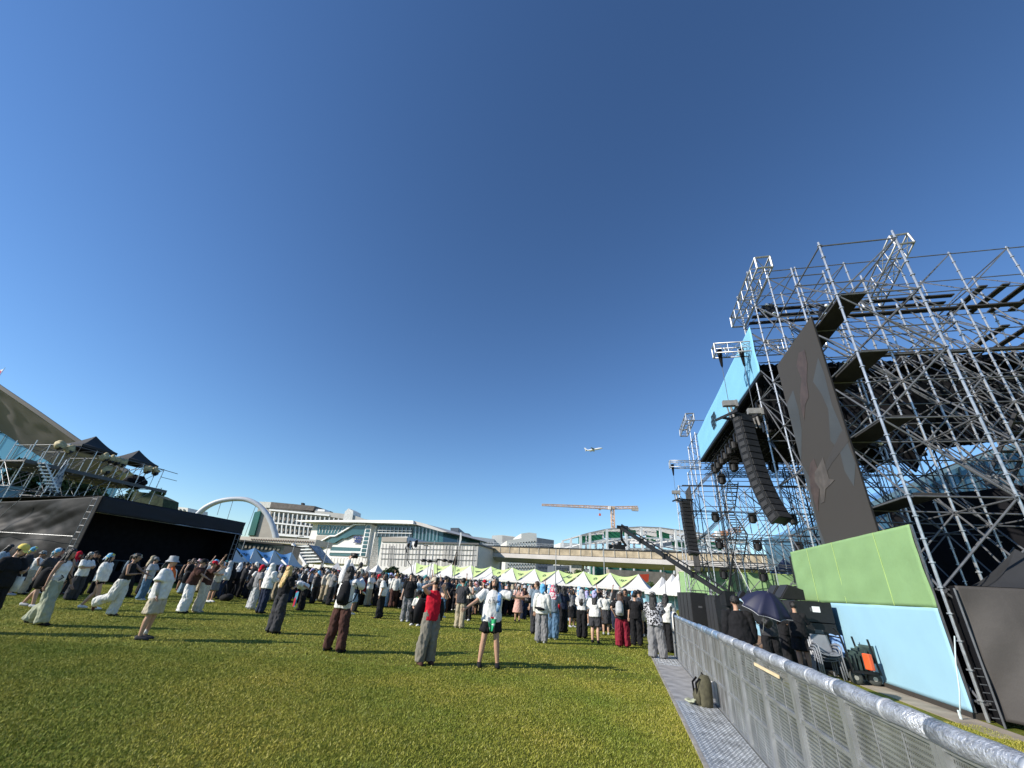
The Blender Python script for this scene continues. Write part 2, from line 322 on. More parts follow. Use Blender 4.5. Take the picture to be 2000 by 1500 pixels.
# ------------------------------------------------------------------ scaffolding
UNIT = {}
def tube_mesh(L, r, m, coll=False):
    k = (round(L, 2), r, m.name, coll)
    if k not in UNIT:
        b = MB(); b.loft([(0, 0, 0), (0, 0, L)], [(r, r)] * 2, 8)
        if coll:
            z = .32
            while z < L: b.loft([(0, 0, z - .012), (0, 0, z + .012)], [(r * 1.9,) * 2] * 2, 8); z += .4625
        else:
            for z in (.04, L - .04): b.box((0, 0, z), (r * 2.6, r * 2.6, .07))
        me = b.mesh('tube'); me.materials.append(m); UNIT[k] = me
    return UNIT[k]
def scaffold(T, H, z0=.0, zs=None, rs=.03, rl=.022, brace=.55, ms=STEEL, ml=STEELD, seed=1, cap=100, local=None, campos=None):
    """H: dict (t,s)->height in the thing's local frame; lifts zs"""
    rnd = random.Random(seed); zs = zs or [.28] + [.28 + 1.853 * i for i in range(1, 9)]
    ts = sorted({k[0] for k in H}); ss = sorted({k[1] for k in H}); it = []
    for (t, s), h in H.items(): it.append(('standard', Vector((t, s, z0)), Vector((t, s, z0 + h))))
    def link(a, b, ax):
        hm = min(H[a], H[b])
        zz = [z for z in zs if z <= hm + .05]
        for i, z in enumerate(zz):
            it.append(('ledger', Vector((a[0], a[1], z0 + z)), Vector((b[0], b[1], z0 + z))))
            if i + 1 < len(zz) and rnd.random() < brace:
                p, q = (a, b) if ax == 0 and (i % 2) or ax == 1 else (b, a)
                it.append(('brace', Vector((p[0], p[1], z0 + z)), Vector((q[0], q[1], z0 + zz[i + 1]))))
    for i, t in enumerate(ts):
        for j, s in enumerate(ss):
            if (t, s) not in H: continue
            if i + 1 < len(ts) and (ts[i + 1], s) in H: link((t, s), (ts[i + 1], s), 0)
            if j + 1 < len(ss) and (t, ss[j + 1]) in H: link((t, s), (t, ss[j + 1]), 1)
    MW = Matrix.Translation(T.location) @ T.rotation_euler.to_matrix().to_4x4()
    cp = MW.inverted() @ Vector((0, 0, CAMH))
    for kind, r, m in (('standard', rs, ms), ('ledger', rl, ml), ('brace', rl, ml)):
        L = [x for x in it if x[0] == kind]; L.sort(key=lambda x: ((x[1] + x[2]) / 2 - cp).length)
        for k, a, b in L[:cap]:
            d = b - a; o = bpy.data.objects.new(kind, tube_mesh(d.length, r, m, kind == 'standard')); C.objects.link(o); o.parent = T
            q = d.to_track_quat('Z', 'Y'); s = d.length / round(d.length, 2)
            o.matrix_local = Matrix.Translation(a) @ q.to_matrix().to_4x4() @ Matrix.Diagonal((1, 1, s, 1))
        if L[cap:]:
            b_ = MB()
            for k, a, b in L[cap:]: b_.tube(a, b, r, 6)
            o = b_.build('more_%ss' % kind, m, T); o['kind'] = 'stuff'
SS = [10.95, 12.8, 14.6, 16.4, 18.2]; TT = [6.3, 8.22, 10.1, 12.0, 13.85, 15.75, 17.6]
Hn = {}
for j, s in enumerate(SS):
    for i, t in enumerate(TT):
        h = [[11.55, 11.7], [12.2, 11.6, 9.9, 7.9, 6.0], [13.5, 13.4, 11.6, 11.6, 9.9, 9.9, 9.9], [15.2] * 7, [15.2] * 7][j]
        if i < len(h): Hn[(t, s)] = h[i]
T1 = thing('scaffold_tower', 'tall open steel scaffold tower beside the stage carrying the portrait screen', 'scaffolding', W(0, 0), SROT)
scaffold(T1, Hn, brace=.95)
lb = MB()
for t in TT:
    for (s0_, z0_, s1_, z1_) in ((18.2, 11.4, 12.8, 4.0), (18.2, 9.5, 14.6, 4.0), (16.4, 13.2, 12.8, 7.7), (18.2, 7.7, 12.8, .4), (18.2, 13.2, 14.6, 9.5)):
        if t > 10.2 and s1_ < 14: s1_ += 1.8; z1_ += 1.8
        dt_ = .08 if t < 7 else -.07; lb.tube((t + dt_, s0_, z0_), (t + dt_, s1_, z1_), .024, 6)
for s_ in (14.6, 16.4, 18.2):
    for k in range(5): lb.tube((8.2 + k * 1.9, s_ + .07, 13.2 - k * 1.3), (12.0 + k * 1.2, s_ + .07, 7.7 - k * 1.2), .022, 6)
lb.build('long_braces', STEELD, T1)['kind'] = 'stuff'
# walk decks inside the tower
bd = 0
def board(T, a, b, wd, name='walk_deck', m=None):
    MB().bar(a, b, wd, .05).build(name, m or mat('dark_deck', (.035, .033, .032), .7, .1, .3, 3, .4, 20), T)
for z in (9.62, 7.75, 5.9, 4.05):
    board(T1, (6.75, 11.0, z), (6.75, 15.9, z), .62)
for z, ts in ((13.3, (14.3, 15.0, 15.7, 16.4, 17.1)), (11.45, (14.3, 15.1, 15.9, 16.7))):
    for t in ts: board(T1, (t, 16.3, z), (t, 18.2, z), .24)
for s in (16.8, 17.3, 17.8): board(T1, (6.4, s, 13.3), (13.6, s, 13.3), .2)
board(T1, (8.1, 15.4, 11.5), (8.1, 18, 11.5), .5)
for z in (11.3, 9.6): 
    board(T1, (8.4, 14.7, z), (13.6, 14.7, z), .2)
# stairs in the scaffold
def stairs(T, t, s0, s1, z0, z1, n=8):
    a = MB()
    for sd_ in (-.35, .35): a.bar((t + sd_, s0, z0), (t + sd_, s1, z1), .04, .14)
    for i in range(n): u = (i + .5) / n; a.box((t, s0 + (s1 - s0) * u, z0 + (z1 - z0) * u), (.7, .24, .03))
    a.build('stair_flight', mat('stair_steel', (.10, .10, .11), .5, .5, .2), T)
for k, (a, b) in enumerate([(13., 15.4), (15.4, 13.), (13., 15.4), (15.4, 13.)]): stairs(T1, 13.0, a + 2.4, b + 2.4, .4 + k * 1.85, .4 + (k + 1) * 1.85)

def box_truss(name, a, b, w, m, label, cat='truss', n=None, group=None, r=.028):
    T = thing(name, label, cat, a, 0, group); a = Vector((0, 0, 0)); b = Vector(b) - T.location; d = b - a; L = d.length; d.normalize()
    up = Vector((0, 0, 1)) if abs(d.z) < .9 else Vector((1, 0, 0)); x = d.cross(up).normalized(); y = x.cross(d)
    c = [x * sx * w / 2 + y * sy * w / 2 for sx, sy in ((-1, -1), (1, -1), (1, 1), (-1, 1))]; mb = MB()
    for q in c: mb.tube(q, b + q, r, 8)
    mb.build('chord', m, T, smooth=True); k = max(2, int(L / w / 1.1)); lb = MB()
    for i in range(k + 1):
        p = d * (L * i / k)
        for j in range(4): lb.tube(p + c[j], p + c[(j + 1) % 4], r * .5 if 0 < i < k else r * 1.3, 6)
        if i < k:
            p2 = d * (L * (i + 1) / k)
            for j in range(4): lb.tube(p + c[j if i % 2 else (j + 1) % 4], p2 + c[(j + 1) % 4 if i % 2 else j], r * .5, 6)
    lb.build('lacing', m, T); return T
# far tower, mirrored beyond the stage opening
SF = [33.0, 34.85, 36.7, 38.5]
T2 = thing('scaffold_tower', 'distant steel scaffold tower on the far side of the stage opening', 'scaffolding', W(0, 0), SROT)
Hf = {}
for j, s in enumerate(SF):
    for i, t in enumerate([4.9, 6.3, 8.22, 10.1, 12.0, 13.85, 15.75, 17.6]):
        if i == 0 and j in (1, 2): Hf[(t, s)] = 9.6
        elif i == 0: continue
        else: Hf[(t, s)] = [13.4, 15.2, 13.4, 11.6][j] if i < 3 else [11.6, 11.6, 9.9, 9.9][j]
scaffold(T2, Hf, brace=.8, cap=60, seed=5, rs=.035, rl=.026)
for z in (9.2, 7.3, 5.5, 3.6): board(T2, (4.9, 33.05, z), (16, 33.05, z), .1, 'lighting_bar', BLACKM)
stairs(T2, 8.6, 33.6, 36.2, 5.9, 7.75); stairs(T2, 8.6, 36.2, 33.6, 4.05, 5.9); stairs(T2, 8.6, 36.2, 33.6, 7.75, 9.6)

# cantilevered trusses that carry the line arrays and the ridge trusses
box_truss('truss', W(18.0, 4.75, 12.05), W(18.0, 9.2, 12.05), .5, ALU, 'silver box truss sticking out of the near tower above the blue banner', r=.03)
box_truss('truss', W(33.2, 4.2, 10.85), W(33.2, 6.4, 10.85), .5, ALU, 'silver box truss sticking out at the far end of the blue banner')
box_truss('truss', W(14.4, 6.2, 13.95), W(18.6, 6.2, 13.95), .55, ALU, 'silver box truss lying on top of the near scaffold tower, left one', r=.032)
box_truss('truss', W(15.2, 11.6, 15.1), W(18.6, 11.9, 14.4), .6, ALU, 'silver box truss lying on top of the near scaffold tower, right one', r=.032)
box_truss('truss', W(33.0, 6.1, 14.7), W(36.8, 6.1, 14.7), .6, ALU, 'silver box truss on top of the distant scaffold tower', r=.04)
# ------------------------------------------------------------------ stage
ST = thing('stage', 'open air concert stage with black roof, black deck and light blue skirt', 'stage', W(0, 0), SROT)
mb = MB(); mb.box((12.5, 26.6, 1.72), (12.8, 16.4, .14)); mb.build('deck', BLACKP, ST)
BLUEC = mat('light_blue_cloth', (.30, .52, .64), .8, 0, .04, 1.5, .15, 3); GREENC = mat('light_green_mesh', (.25, .41, .18), .85, 0, .06, 1.2, .35, 9, alpha=.87)
def sheet(c0, c1, z0a, z0b, z1a, z1b, amp=.02, sc=1., nu=60, nv=24, th=0.):
    # cloth wall in stage frame between (t,s) points, with shallow wrinkles
    a = Vector((c0[0], c0[1], 0)); b = Vector((c1[0], c1[1], 0)); n_ = (b - a).cross(Vector((0, 0, 1))).normalized()
    def fn(u, v):
        lo = z0a + (z0b - z0a) * u; hi = z1a + (z1b - z1a) * u; p = a.lerp(b, u); p.z = lo + (hi - lo) * v
        w_ = noise.noise(Vector((u * 9 * sc + v * 3, v * 2.2 * sc - u * 2, th))) * amp
        return p + n_ * w_
    return MB().grid(fn, nu, nv)
sheet((5.9, 18.4), (5.9, 33.0), .12, .12, 1.76, 1.76, .02).build('front_skirt', BLUEC, ST, solid=.01, smooth=True)
mb = MB(); mb.box((5.95, 25.7, .06), (.1, 14.6, .1)); mb.box((5.98, 25.7, 1.78), (.1, 14.6, .05)); mb.build('base_rail', BLACKM, ST)
rf = MB(); rf.box((12.4, 25.6, 11.0), (12.0, 14.8, .06)); rf.build('roof_lining', BLACKC, ST)
# roof grid of black trusses under the lining and bright tubes above it
def truss_line(mbt, a, b, w=.45, n=None):
    a = Vector(a); b = Vector(b); d = b - a; L = d.length; d.normalize(); x = d.cross(Vector((0, 0, 1))).normalized() * w / 2; z = Vector((0, 0, w / 2)); k = int(L / w / 1.2)
    for q in (x + z, x - z, -x + z, -x - z): mbt.tube(a + q, b + q, .028, 6)
    for i in range(k):
        p = a + d * (L * i / k); p2 = a + d * (L * (i + 1) / k)
        mbt.tube(p + x + z, p2 + x - z, .013, 4); mbt.tube(p - x - z, p2 - x + z, .013, 4); mbt.tube(p + x - z, p2 - x - z, .013, 4)
for t in (6.9, 9.5, 12, 14.5, 17): mt = MB(); truss_line(mt, (t, 18.4, 10.6), (t, 32.8, 10.6)); mt.build('roof_truss', BLACKM, ST)
for s in (18.9, 22.2, 25.6, 29, 32.5): mt = MB(); truss_line(mt, (6.5, s, 10.15), (18, s, 10.15)); mt.build('roof_truss', BLACKM if s > 19 else STEELD, ST)
for s in (20.5, 24, 27.4, 30.8): mt = MB(); truss_line(mt, (6.9, s, 9.5), (16, s, 9.5), .35); mt.build('lighting_truss', BLACKM, ST)
# wrinkled black masking cloths hanging from the roof
for k, (s, t0, t1, z0, z1, z2) in enumerate([(18.55, 6.5, 9.4, 8.3, 8.9, 11.5), (18.7, 9.2, 12.2, 8.3, 7.5, 11.5), (18.6, 12.0, 15.2, 7.4, 7.9, 11.6), (18.75, 15, 18.6, 7.7, 7.3, 11.6)]):
    sheet((t0, s), (t1, s + .1), z0, z1, z2, z2, .25, 2.5, 30, 12, k + 20).build('masking_cloth', BLACKC, ST, solid=.02, smooth=True)
for k, (s, t0, t1, dz) in enumerate([(20.2, 9.5, 13.5, 1.6), (23.5, 10.5, 16.5, 1.4), (27, 12, 17.5, 1.9), (19.0, 14.0, 18.2, 2.2)]):
    sheet((t0, s), (t1, s + .6), 10.7 - dz, 10.7 - dz * .45, 10.75, 10.75, .12, 2, 24, 8, k).build('masking_cloth', BLACKC, ST, solid=.02, smooth=True)
for t, s, z in ((11.4, 18.9, 7.2),):
    MB().lathe((t, s, z + .0), [(.02, -.6), (.5, .2), (1.1, 1.2), (1.5, 2.6)], 8).build('bundled_cloth', BLACKC, ST)
for s in (18.6, 32.7):
    for t in (7.4, 12, 17.6): mt = MB(); truss_line(mt, (t, s, 1.8), (t + .001, s, 10.4), .3) if False else [mt.tube((t + dx, s + dy, 1.8), (t + dx, s + dy, 10.4), .03, 6) for dx in (-.18, .18) for dy in (-.18, .18)] + [mt.tube((t - .18, s - .18 + .36 * (q % 2), 2 + q * .5), (t + .18, s + .18 - .36 * (q % 2), 2.5 + q * .5), .015, 4) for q in range(16)]; mt.build('roof_leg', BLACKM, ST)
# fascia banner
FB = thing('banner', 'long sky blue fascia banner with small dark lettering above the stage opening', 'banner', W(0, 0), SROT)
sheet((6.25, 17.4), (6.25, 32.0), 10.55, 10.9, 12.85, 12.75, .03, .5).build('banner_cloth', mat('sky_blue_banner', (.20, .48, .70), .75, 0, .03, 1), FB, solid=.02, smooth=True)
MB().bar((6.3, 17.4, 10.47), (6.3, 32.2, 10.82), .12, .14).build('lower_rail', BLACKM, FB)
INK = mat('dark_ink', (.02, .04, .06), .7, 0, .1)
def scribble(mb, o, ux, uz, W_, rows, hh, rnd, th=.02, nrm=(0, 0, 0)):
    """rows of letter-like strokes; o top-left, ux,uz unit vectors"""
    o = Vector(o); ux = Vector(ux); uz = Vector(uz); nrm = Vector(nrm)
    for r, wd in enumerate(rows):
        x = -wd * W_ / 2
        while x < wd * W_ / 2:
            cw = hh * rnd.uniform(.5, .8); z = -r * hh * 1.5
            p = [o + ux * x + uz * z, o + ux * (x + cw) + uz * z, o + ux * x + uz * (z - hh), o + ux * (x + cw) + uz * (z - hh)]
            for a, b in rnd.sample([(0, 1), (2, 3), (0, 2), (1, 3), (0, 3), (1, 2)], 3): mb.bar(p[a] + nrm, p[b] + nrm, th, th)
            x += cw * 1.35
sb = MB(); scribble(sb, (6.19, 26.2, 12.15), (0, 1, 0), (0, 0, 1), 1.25, (.8, 1, .9, .6), .16, random.Random(3), .03); sb.build('lettering', INK, FB)
# wing panels
def wing(name, lab, c0, c1, z1, nm=1.8, zb=.1, groups=None):
    T = thing(name, lab, 'banner', W(0, 0), SROT)
    sheet(c0, c1, nm, nm, z1, z1, .03, 1.2).build('green_cloth', GREENC, T, solid=.012, smooth=True)
    sheet(c0, c1, zb, zb, nm - .012, nm - .012, .004, 1.).build('blue_cloth', BLUEC, T, solid=.012, smooth=True)
    a = Vector((*c0, 0)); b = Vector((*c1, 0)); n_ = (b - a).cross(Vector((0, 0, 1))).normalized() * .03
    e = MB()
    for z in (zb + .01, nm, z1 - .01): e.bar(a + Vector((0, 0, z)) + n_, b + Vector((0, 0, z)) + n_, .03, .03)
    for u_ in (.2, .52, .78): q = a.lerp(b, u_); e.bar(q - n_ * .5 + Vector((0, 0, nm)), q - n_ * .5 + Vector((0, .0, z1)), .008, .008)
    e.build('back_frame', mat('yellow_green_hem', (.50, .66, .22), .8, 0, .05), T)
    for p in (a, b): MB().bar(p + n_ + Vector((0, 0, zb)), p + n_ + Vector((0, 0, z1)), .03, .03).build('upright', STEELD, T)
    k = int((b - a).length / 1.85)
    for i in range(1, k): q = a.lerp(b, i / k); MB().bar(q + n_ * 2 + Vector((0, 0, zb)), q + n_ * 2 + Vector((0, 0, z1)), .04, .04).build('upright', STEELD, T)
    return T
wing('banner', 'large green over light blue cloth wall on the near stage wing', (6.2, 11.1), (6.2, 18.3), 3.40)
mb = MB(); mb.box((6.3, 14.7, .05), (.25, 7.2, .1)); o = place(mb.build('base_beam', mat('dark_timber', (.04, .035, .03), .8)), (0, 0, 0), SROT); tag(o, 'low dark base beam under the near green and blue wall', 'beam')
wing('banner', 'green cloth wall at the far end of the stage', (6.3, 35.2), (14.5, 33.8), 3.5)
wing('banner', 'green and blue angled cloth corner beside the distant tower', (4.7, 38.5), (6.25, 35.25), 3.45)
# portrait screens
def screen(s0, s1, t, z0, z1, lab):
    T = thing('screen', lab, 'screen', W(0, 0), SROT)
    MB().box((t + .03, (s0 + s1) / 2, (z0 + z1) / 2), (.03, s1 - s0, z1 - z0)).build('cabinet', BLACKP, T)
    m = mat('screen_face', (.045, .040, .035), .7, 0, .02, 1)
    MB().box((t + .008, (s0 + s1) / 2, (z0 + z1) / 2), (.012, s1 - s0 - .04, z1 - z0 - .04)).build('display', m, T)
    return T
S1 = screen(12.38, 15.62, 6.23, 3.2, 9.86, 'tall portrait video screen with dim picture of a guitarist on the near tower')
def patch(poly, m, k, T=S1):
    P = [Vector((6.232 - .003 * k, max(12.42, min(15.58, att(x, y, 6.23)[0])), att(x, y, 6.23)[2])) for x, y in poly]
    MB().prism(P, (-.001, 0, 0)).build('picture_patch', m, T)
pb = mat('picture_grey_blue', (.056, .061, .063), .55, 0, .12, 1.2); pr = mat('picture_red_brown', (.064, .046, .039), .55, 0, .25, 4); pt = mat('picture_tan', (.085, .073, .063), .55, 0, .25, 4); pd = mat('picture_brown', (.05, .044, .038), .55, 0, .1, 1)
patch([(1536, 790), (1549, 762), (1560, 800), (1566, 840), (1563, 905), (1580, 930), (1592, 1000), (1600, 1030), (1612, 1063), (1600, 1063)], pb, 1)
patch([(1598, 698), (1610, 730), (1625, 790), (1650, 850), (1672, 905), (1668, 950), (1650, 920), (1640, 880), (1622, 860), (1618, 800), (1605, 770), (1588, 745)], pb, 1)
patch([(1642, 845), (1650, 835), (1660, 860), (1625, 905), (1613, 925), (1608, 915)], pd, 2)
patch([(1560, 690), (1572, 683), (1577, 710), (1576, 745), (1580, 775), (1573, 790), (1571, 820), (1565, 800), (1563, 770), (1566, 740), (1556, 715)], pr, 3)
patch([(1583, 905), (1590, 895), (1602, 930), (1598, 1000), (1584, 960), (1580, 925)], pr, 3)
patch([(1597, 915), (1608, 893), (1613, 912), (1620, 935), (1631, 937), (1622, 947), (1613, 955), (1611, 980), (1604, 983), (1602, 955), (1592, 940), (1592, 922)], pt, 4)
screen(33.7, 36.2, 5.55, 3.35, 9.4, 'distant narrow portrait screen edge on beside the far tower')

# ------------------------------------------------------------------ line arrays
def line_array(lab, s, t, ztop, n, hh, yaw, curve, lean=0.):
    T = thing('line_array', lab, 'speaker', W(s, t, ztop), SROT + yaw)
    y, z, a = 0., 0., -.05
    for i in range(n):
        h = hh; M = Matrix.Rotation(a, 3, 'X'); c = Vector((0, y, z)) + M @ Vector((0, 0, -h / 2)); b = MB()
        # cabinet, trapezoid in plan, grille facing -y
        b.box(c, (.62, .36, h * .95), rot=M)
        o = b.build('cabinet', BLACKP, T)
        gr = MB(); gr.box(c + M @ Vector((0, -.19, 0)), (.56, .04, h * .8), rot=M)
        for sx in (-1, 1): gr.box(c + M @ Vector((sx * .32, .02, 0)), (.02, .26, h * .6), rot=M)
        gr.build('grille', mat('grille', (.03, .03, .032), .6, .2, .2), o)
        for sx in (-1, 1): MB().box(c + M @ Vector((sx * .26, .2, 0)), (.08, .09, h * 1.02), rot=M).build('rigging_plate', BLACKM, o)
        e = Vector((0, y, z)) + M @ Vector((0, 0, -h)); y, z = e.y, e.z; a -= curve * (i / n) ** 1.0
    fr = MB(); fr.bar((-.5, -.3, .08), (-.5, .9, .08), .06, .1); fr.bar((.5, -.3, .08), (.5, .9, .08), .06, .1); fr.bar((-.5, 0, .1), (.5, 0, .1), .06, .1); fr.bar((-.5, .6, .1), (.5, .6, .1), .06, .1); fr.build('flying_frame', BLACKM, T)
    return T
line_array('long curved black line array hanging in front of the screen by the blue banner', 17.3, 5.2, 8.45, 16, .27, R_(30), .065)
line_array('distant black line array hanging left of the far tower', 33.0, 4.95, 8.05, 14, .27, R_(18), .04)
def hoist(lab, s, t, z1, z0):
    T = thing('chain_hoist', lab, 'hoist', W(s, t, 0), SROT)
    MB().tube((0, 0, z0), (0, 0, z1), .012, 6).build('chain', STEELD, T)
    b = MB(); b.box((0, 0, z0), (.5, .22, .24)); b.box((.28, 0, z0 - .02), (.1, .26, .3)); b.build('motor', mat('motor_grey', (.30, .29, .27), .5, .4, .2), T)
    b = MB(); b.lathe((0, 0, z1 - .9), [(.02, 0), (.05, .1), (.12, .9)], 8); b.build('chain_bag', BLACKC, T)
    b = MB(); b.tube((.05, 0, z0 - .1), (.12, 0, z0 - .75), .05, 8); b.tube((-.1, 0, z0 - .1), (-.02, 0, z0 - .75), .03, 6); b.build('hook_sling', mat('sling_grey', (.2, .19, .18), .6, .3), T)
hoist('grey chain hoist hanging at the tip of the near truss', 18.0, 4.98, 12.05, 9.35)
hoist('grey chain hoist hanging beside the blue banner behind the near line array', 18.0, 5.9, 12.05, 8.95)
hoist('chain hoist at the tip of the far truss', 33.2, 4.4, 10.85, 8.7)
# moving lights
def spot(T, loc, k=1.):
    b = MB(); x, y, z = loc; b.box((x, y, z), (.32 * k, .32 * k, .12 * k)); b.box((x - .19 * k, y, z - .22 * k), (.05 * k, .2 * k, .4 * k)); b.box((x + .19 * k, y, z - .22 * k), (.05 * k, .2 * k, .4 * k))
    b.lathe((x, y, z - .52 * k), [(.12 * k, 0), (.17 * k, .05 * k), (.16 * k, .35 * k), (.1 * k, .45 * k)], 12); return b
rn = random.Random(9); GL = 'stage lights hung under the roof and on the far tower'
pl_ = [(t, s, 9.4) for s in (20.5, 24, 27.4, 30.8) for t in (7.2, 9.4, 12, 14.4)] + [(6.9, 18.8 + i * 1.1, 10.2) for i in range(12)] + [(t, 33.0, z - .1) for z in (7.3, 5.5, 3.6) for t in (6.9, 9.3, 11.8)]
for i, p in enumerate(pl_):
    o = place(spot(None, p, 1.15).build('stage_light', BLACKP), (0, 0, 0), SROT); fx = p[1] == 33.0
    tag(o, 'black moving head light hanging from a bar on the far scaffold tower' if fx else ('small black stage light hung right behind the blue fascia banner' if p[0] == 6.9 else 'black stage light hanging under the dark stage roof'), 'stage light', GL + (' far' if fx else ' banner' if p[0] == 6.9 else ' roof'))
# black blinders with four silver lamps on the tower
for k, (px, py) in enumerate([(1622, 612), (1658, 725), (1700, 853), (1503, 607)]):
    s, t, z = ats(px, py, 13.6 if k < 3 else 16.8); T = thing('blinder_light', ['black four lamp fixture on the tower, topmost', 'black four lamp fixture on the tower, middle one', 'black four lamp fixture on the tower, lowest', 'black lamp fixture near the top left of the tower'][k], 'light', W(s, t, z), SROT)
    MB().lathe((0, 0, 0), [(.34, -.1), (.38, 0), (.34, .1)], 8, rot=Matrix.Rotation(R_(90), 3, 'X')).build('housing', BLACKP, T)
    for a in (.4, 1.97, 3.54, 5.11): MB().ell((math.cos(a) * .26, -.13, math.sin(a) * .26), (.085, .07, .085), 10, 8).build('lamp', mat('silver_lamp', (.8, .8, .8), .2, .8, 0), T, smooth=True)
    MB().bar((.1, .1, 0), (.5, .1, .0), .05, .05).build('arm', STEELD, T)
# black backstage drapes seen through the scaffold
a = att(1790, 985, 15.2); bdr = thing('backdrop', 'large black drape wall behind the scaffold at the right edge', 'drape', W(0, 0), SROT)
sheet((10.3, 19.3), (13.2, 13.2), .02, .02, 5.6, 5.2, .12, 2, 50, 14).build('drape', BLACKC, bdr, solid=.02, smooth=True)
# ------------------------------------------------------------------ dark drape tent at the right edge
BROWN = mat('dark_brown_drape', (.048, .043, .040), .7, 0, .12, 1.5, .3, 6)
DT = thing('marquee', 'dark brown draped tent wall at the right edge with black roof', 'tent', W(0, 0), SROT)
ca = Vector((6.34, 10.62, 0)); cb = Vector((9.3, 9.7, 0)); n_ = (cb - ca).cross(Vector((0, 0, 1))).normalized()
def dw(u, v):
    p = ca.lerp(cb, u); fold = math.sin((u * 1.6 + (1 - v) * .9) * 14 + 2 * v) * .035 * (1 - v * .8) * (1 - u * .4); lo = .1 - .0 * u
    p = p + Vector((.1, -1, 0)) * (.42 * (1 - v) ** 1.2 * min(1, u * 5)); p.z = lo + (2.2 - lo) * v; return p + n_ * (fold + .25 * math.sin(v * 3.1) * u * .5)
MB().grid(dw, 60, 40).build('side_wall', BROWN, DT, solid=.02, smooth=True)
cc = ca + (cb - ca).cross(Vector((0, 0, 1))) * -1; cd = cb + (cb - ca).cross(Vector((0, 0, 1))) * -1; pk = (ca + cb + cc + cd) / 4 + Vector((0, 0, 3.05)); rb = MB()
for p, q in ((ca, cb), (cb, cd), (cd, cc), (cc, ca)):
    rb.grid(lambda u, v: (p.lerp(q, u) + Vector((0, 0, 2.21))).lerp(pk, v) - Vector((0, 0, .35 * math.sin(v * 3.14))), 8, 10)
rb.build('roof', mat('black_canopy', (.022, .023, .026), .8, 0, .2, 2), DT, smooth=True)
MB().grid(lambda u, v: cc.lerp(ca, u) + Vector((0, 0, 2.2 * v)), 4, 4).build('rear_wall', BLACKC, DT, solid=.02)
lg = MB(); lg.tube(ca + Vector((-.05, -.05, 0)), ca + Vector((-.05, -.05, 2.15)), .018, 8)
for i in range(7): lg.box(ca + Vector((-.09, .03, .12 + i * .12)), (.10, .014, .014))
lg.build('pole', STEELD, DT)
n = thing('guy_rope', 'pale rope tied from the tower leg down to a stake in the grass', 'rope', W(10.95, 6.2, 0), SROT)
pp = [Vector((.03, -.02, 1.32)), Vector((-.1, -.03, .9)), Vector((-.2, -.04, .45)), Vector((-.32, -.05, .08))]; MB().loft(pp, [(.012, .012)] * 4, 6).build('rope', mat('pale_rope', (.55, .66, .66), .8), n, smooth=True)
MB().tube((-.33, -.05, 0), (-.33, -.05, .14), .02, 6).build('stake', mat('pale_rope', (.5, .6, .6)), n)
# glass building beyond the stage
# ------------------------------------------------------------------ things around the stage front
def at_ground(px, py, z=0.): p = g(px, py, z); return Vector((p.x, p.y, 0))
def cabinet(lab, s, t, z, w_, d, h, rz=0., group=None, name='speaker_cabinet', handle=True, label_card=False):
    T = thing(name, lab, 'speaker', W(s, t, z), SROT + rz, group)
    MB().box((0, 0, h / 2), (d, w_, h - .01)).build('cabinet', BLACKP, T, bevel=.012)
    m = MB(); m.box((-d / 2 - .006, 0, h / 2), (.014, w_ * .92, h * .88)); m.build('grille', mat('grille', (.03, .03, .032), .6, .2, .2), T)
    if handle:
        m = MB()
        for sx in (-1, 1): m.box((0, sx * (w_ / 2 + .004), h * .6), (.22, .012, .1))
        m.build('handle', mat('handle_grey', (.08, .08, .085), .5), T)
    if label_card: MB().box((.05, -w_ / 2 - .008, h * .62), (.2, .008, .15)).build('paper_label', WHITE, T)
    return T
lab_ = ['bottom', 'middle', 'top']
for c_, (s, t) in enumerate([(16.0, 5.55), (17.15, 5.45), (18.3, 5.35)]):
    for k in range(3):
        cabinet('large black subwoofer, %s of the %s stack by the blue wing wall' % (lab_[k], ['nearest', 'second', 'third'][c_]), s, t, .12 + k * .56, 1.1, .95, .55, group='stacked subwoofers in front of the stage', label_card=(c_ == 0 and k == 2))
T = thing('pallet', 'low dark timber pallet carrying the black subwoofer stacks', 'pallet', W(17.1, 5.45, 0), SROT); MB().box((0, 0, .05), (1.2, 3.9, .1)).build('boards', mat('dark_timber', (.04, .035, .03), .8), T)
for k, (s, t) in enumerate([(16.9, 5.4), (17.9, 5.4)]):
    T = thing('wedge_speaker', 'black wedge speaker lying on the %s subwoofer stack' % ['middle', 'furthest'][k], 'speaker', W(s, t, 1.81), SROT)
    MB().prism([(-.35, -.4, 0), (.35, -.4, 0), (.35, -.4, .3), (-.05, -.4, .42)], (0, .8, 0)).build('cabinet', BLACKP, T, bevel=.01)
    MB().prism([(-.36, -.36, .03), (-.34, -.36, .02), (-.05, -.36, .425), (-.07, -.36, .43)], (0, .72, 0)).build('grille', mat('grille', (.03, .03, .032), .6, .2, .2), T)
for k in range(4):
    s = [22.3, 23.8, 25.3, 26.9][k]
    T = thing('monitor_wedge', 'black monitor wedge on the stage edge, %s from the umbrella' % ['first', 'second', 'third', 'fourth'][k], 'speaker', W(s, 6.3, 1.8), SROT, 'monitor wedges along the stage edge')
    MB().prism([(-.22, -.32, 0), (.28, -.32, 0), (.28, -.32, .22), (.05, -.32, .36)], (0, .64, 0)).build('cabinet', BLACKP, T, bevel=.01)
    MB().box((.29, 0, .14), (.02, .2, .1)).build('socket_plate', mat('pale_grey', (.45, .45, .46), .5), T)
for k in range(4):
    cabinet('tall black flight case standing on end before the distant tower, %s from the left' % ['first', 'second', 'third', 'fourth'][k], 36.4 - k * 1.75, 4.75, 0, 1.5, 1.0, 1.95, group='tall black cases at the far end', name='flight_case')
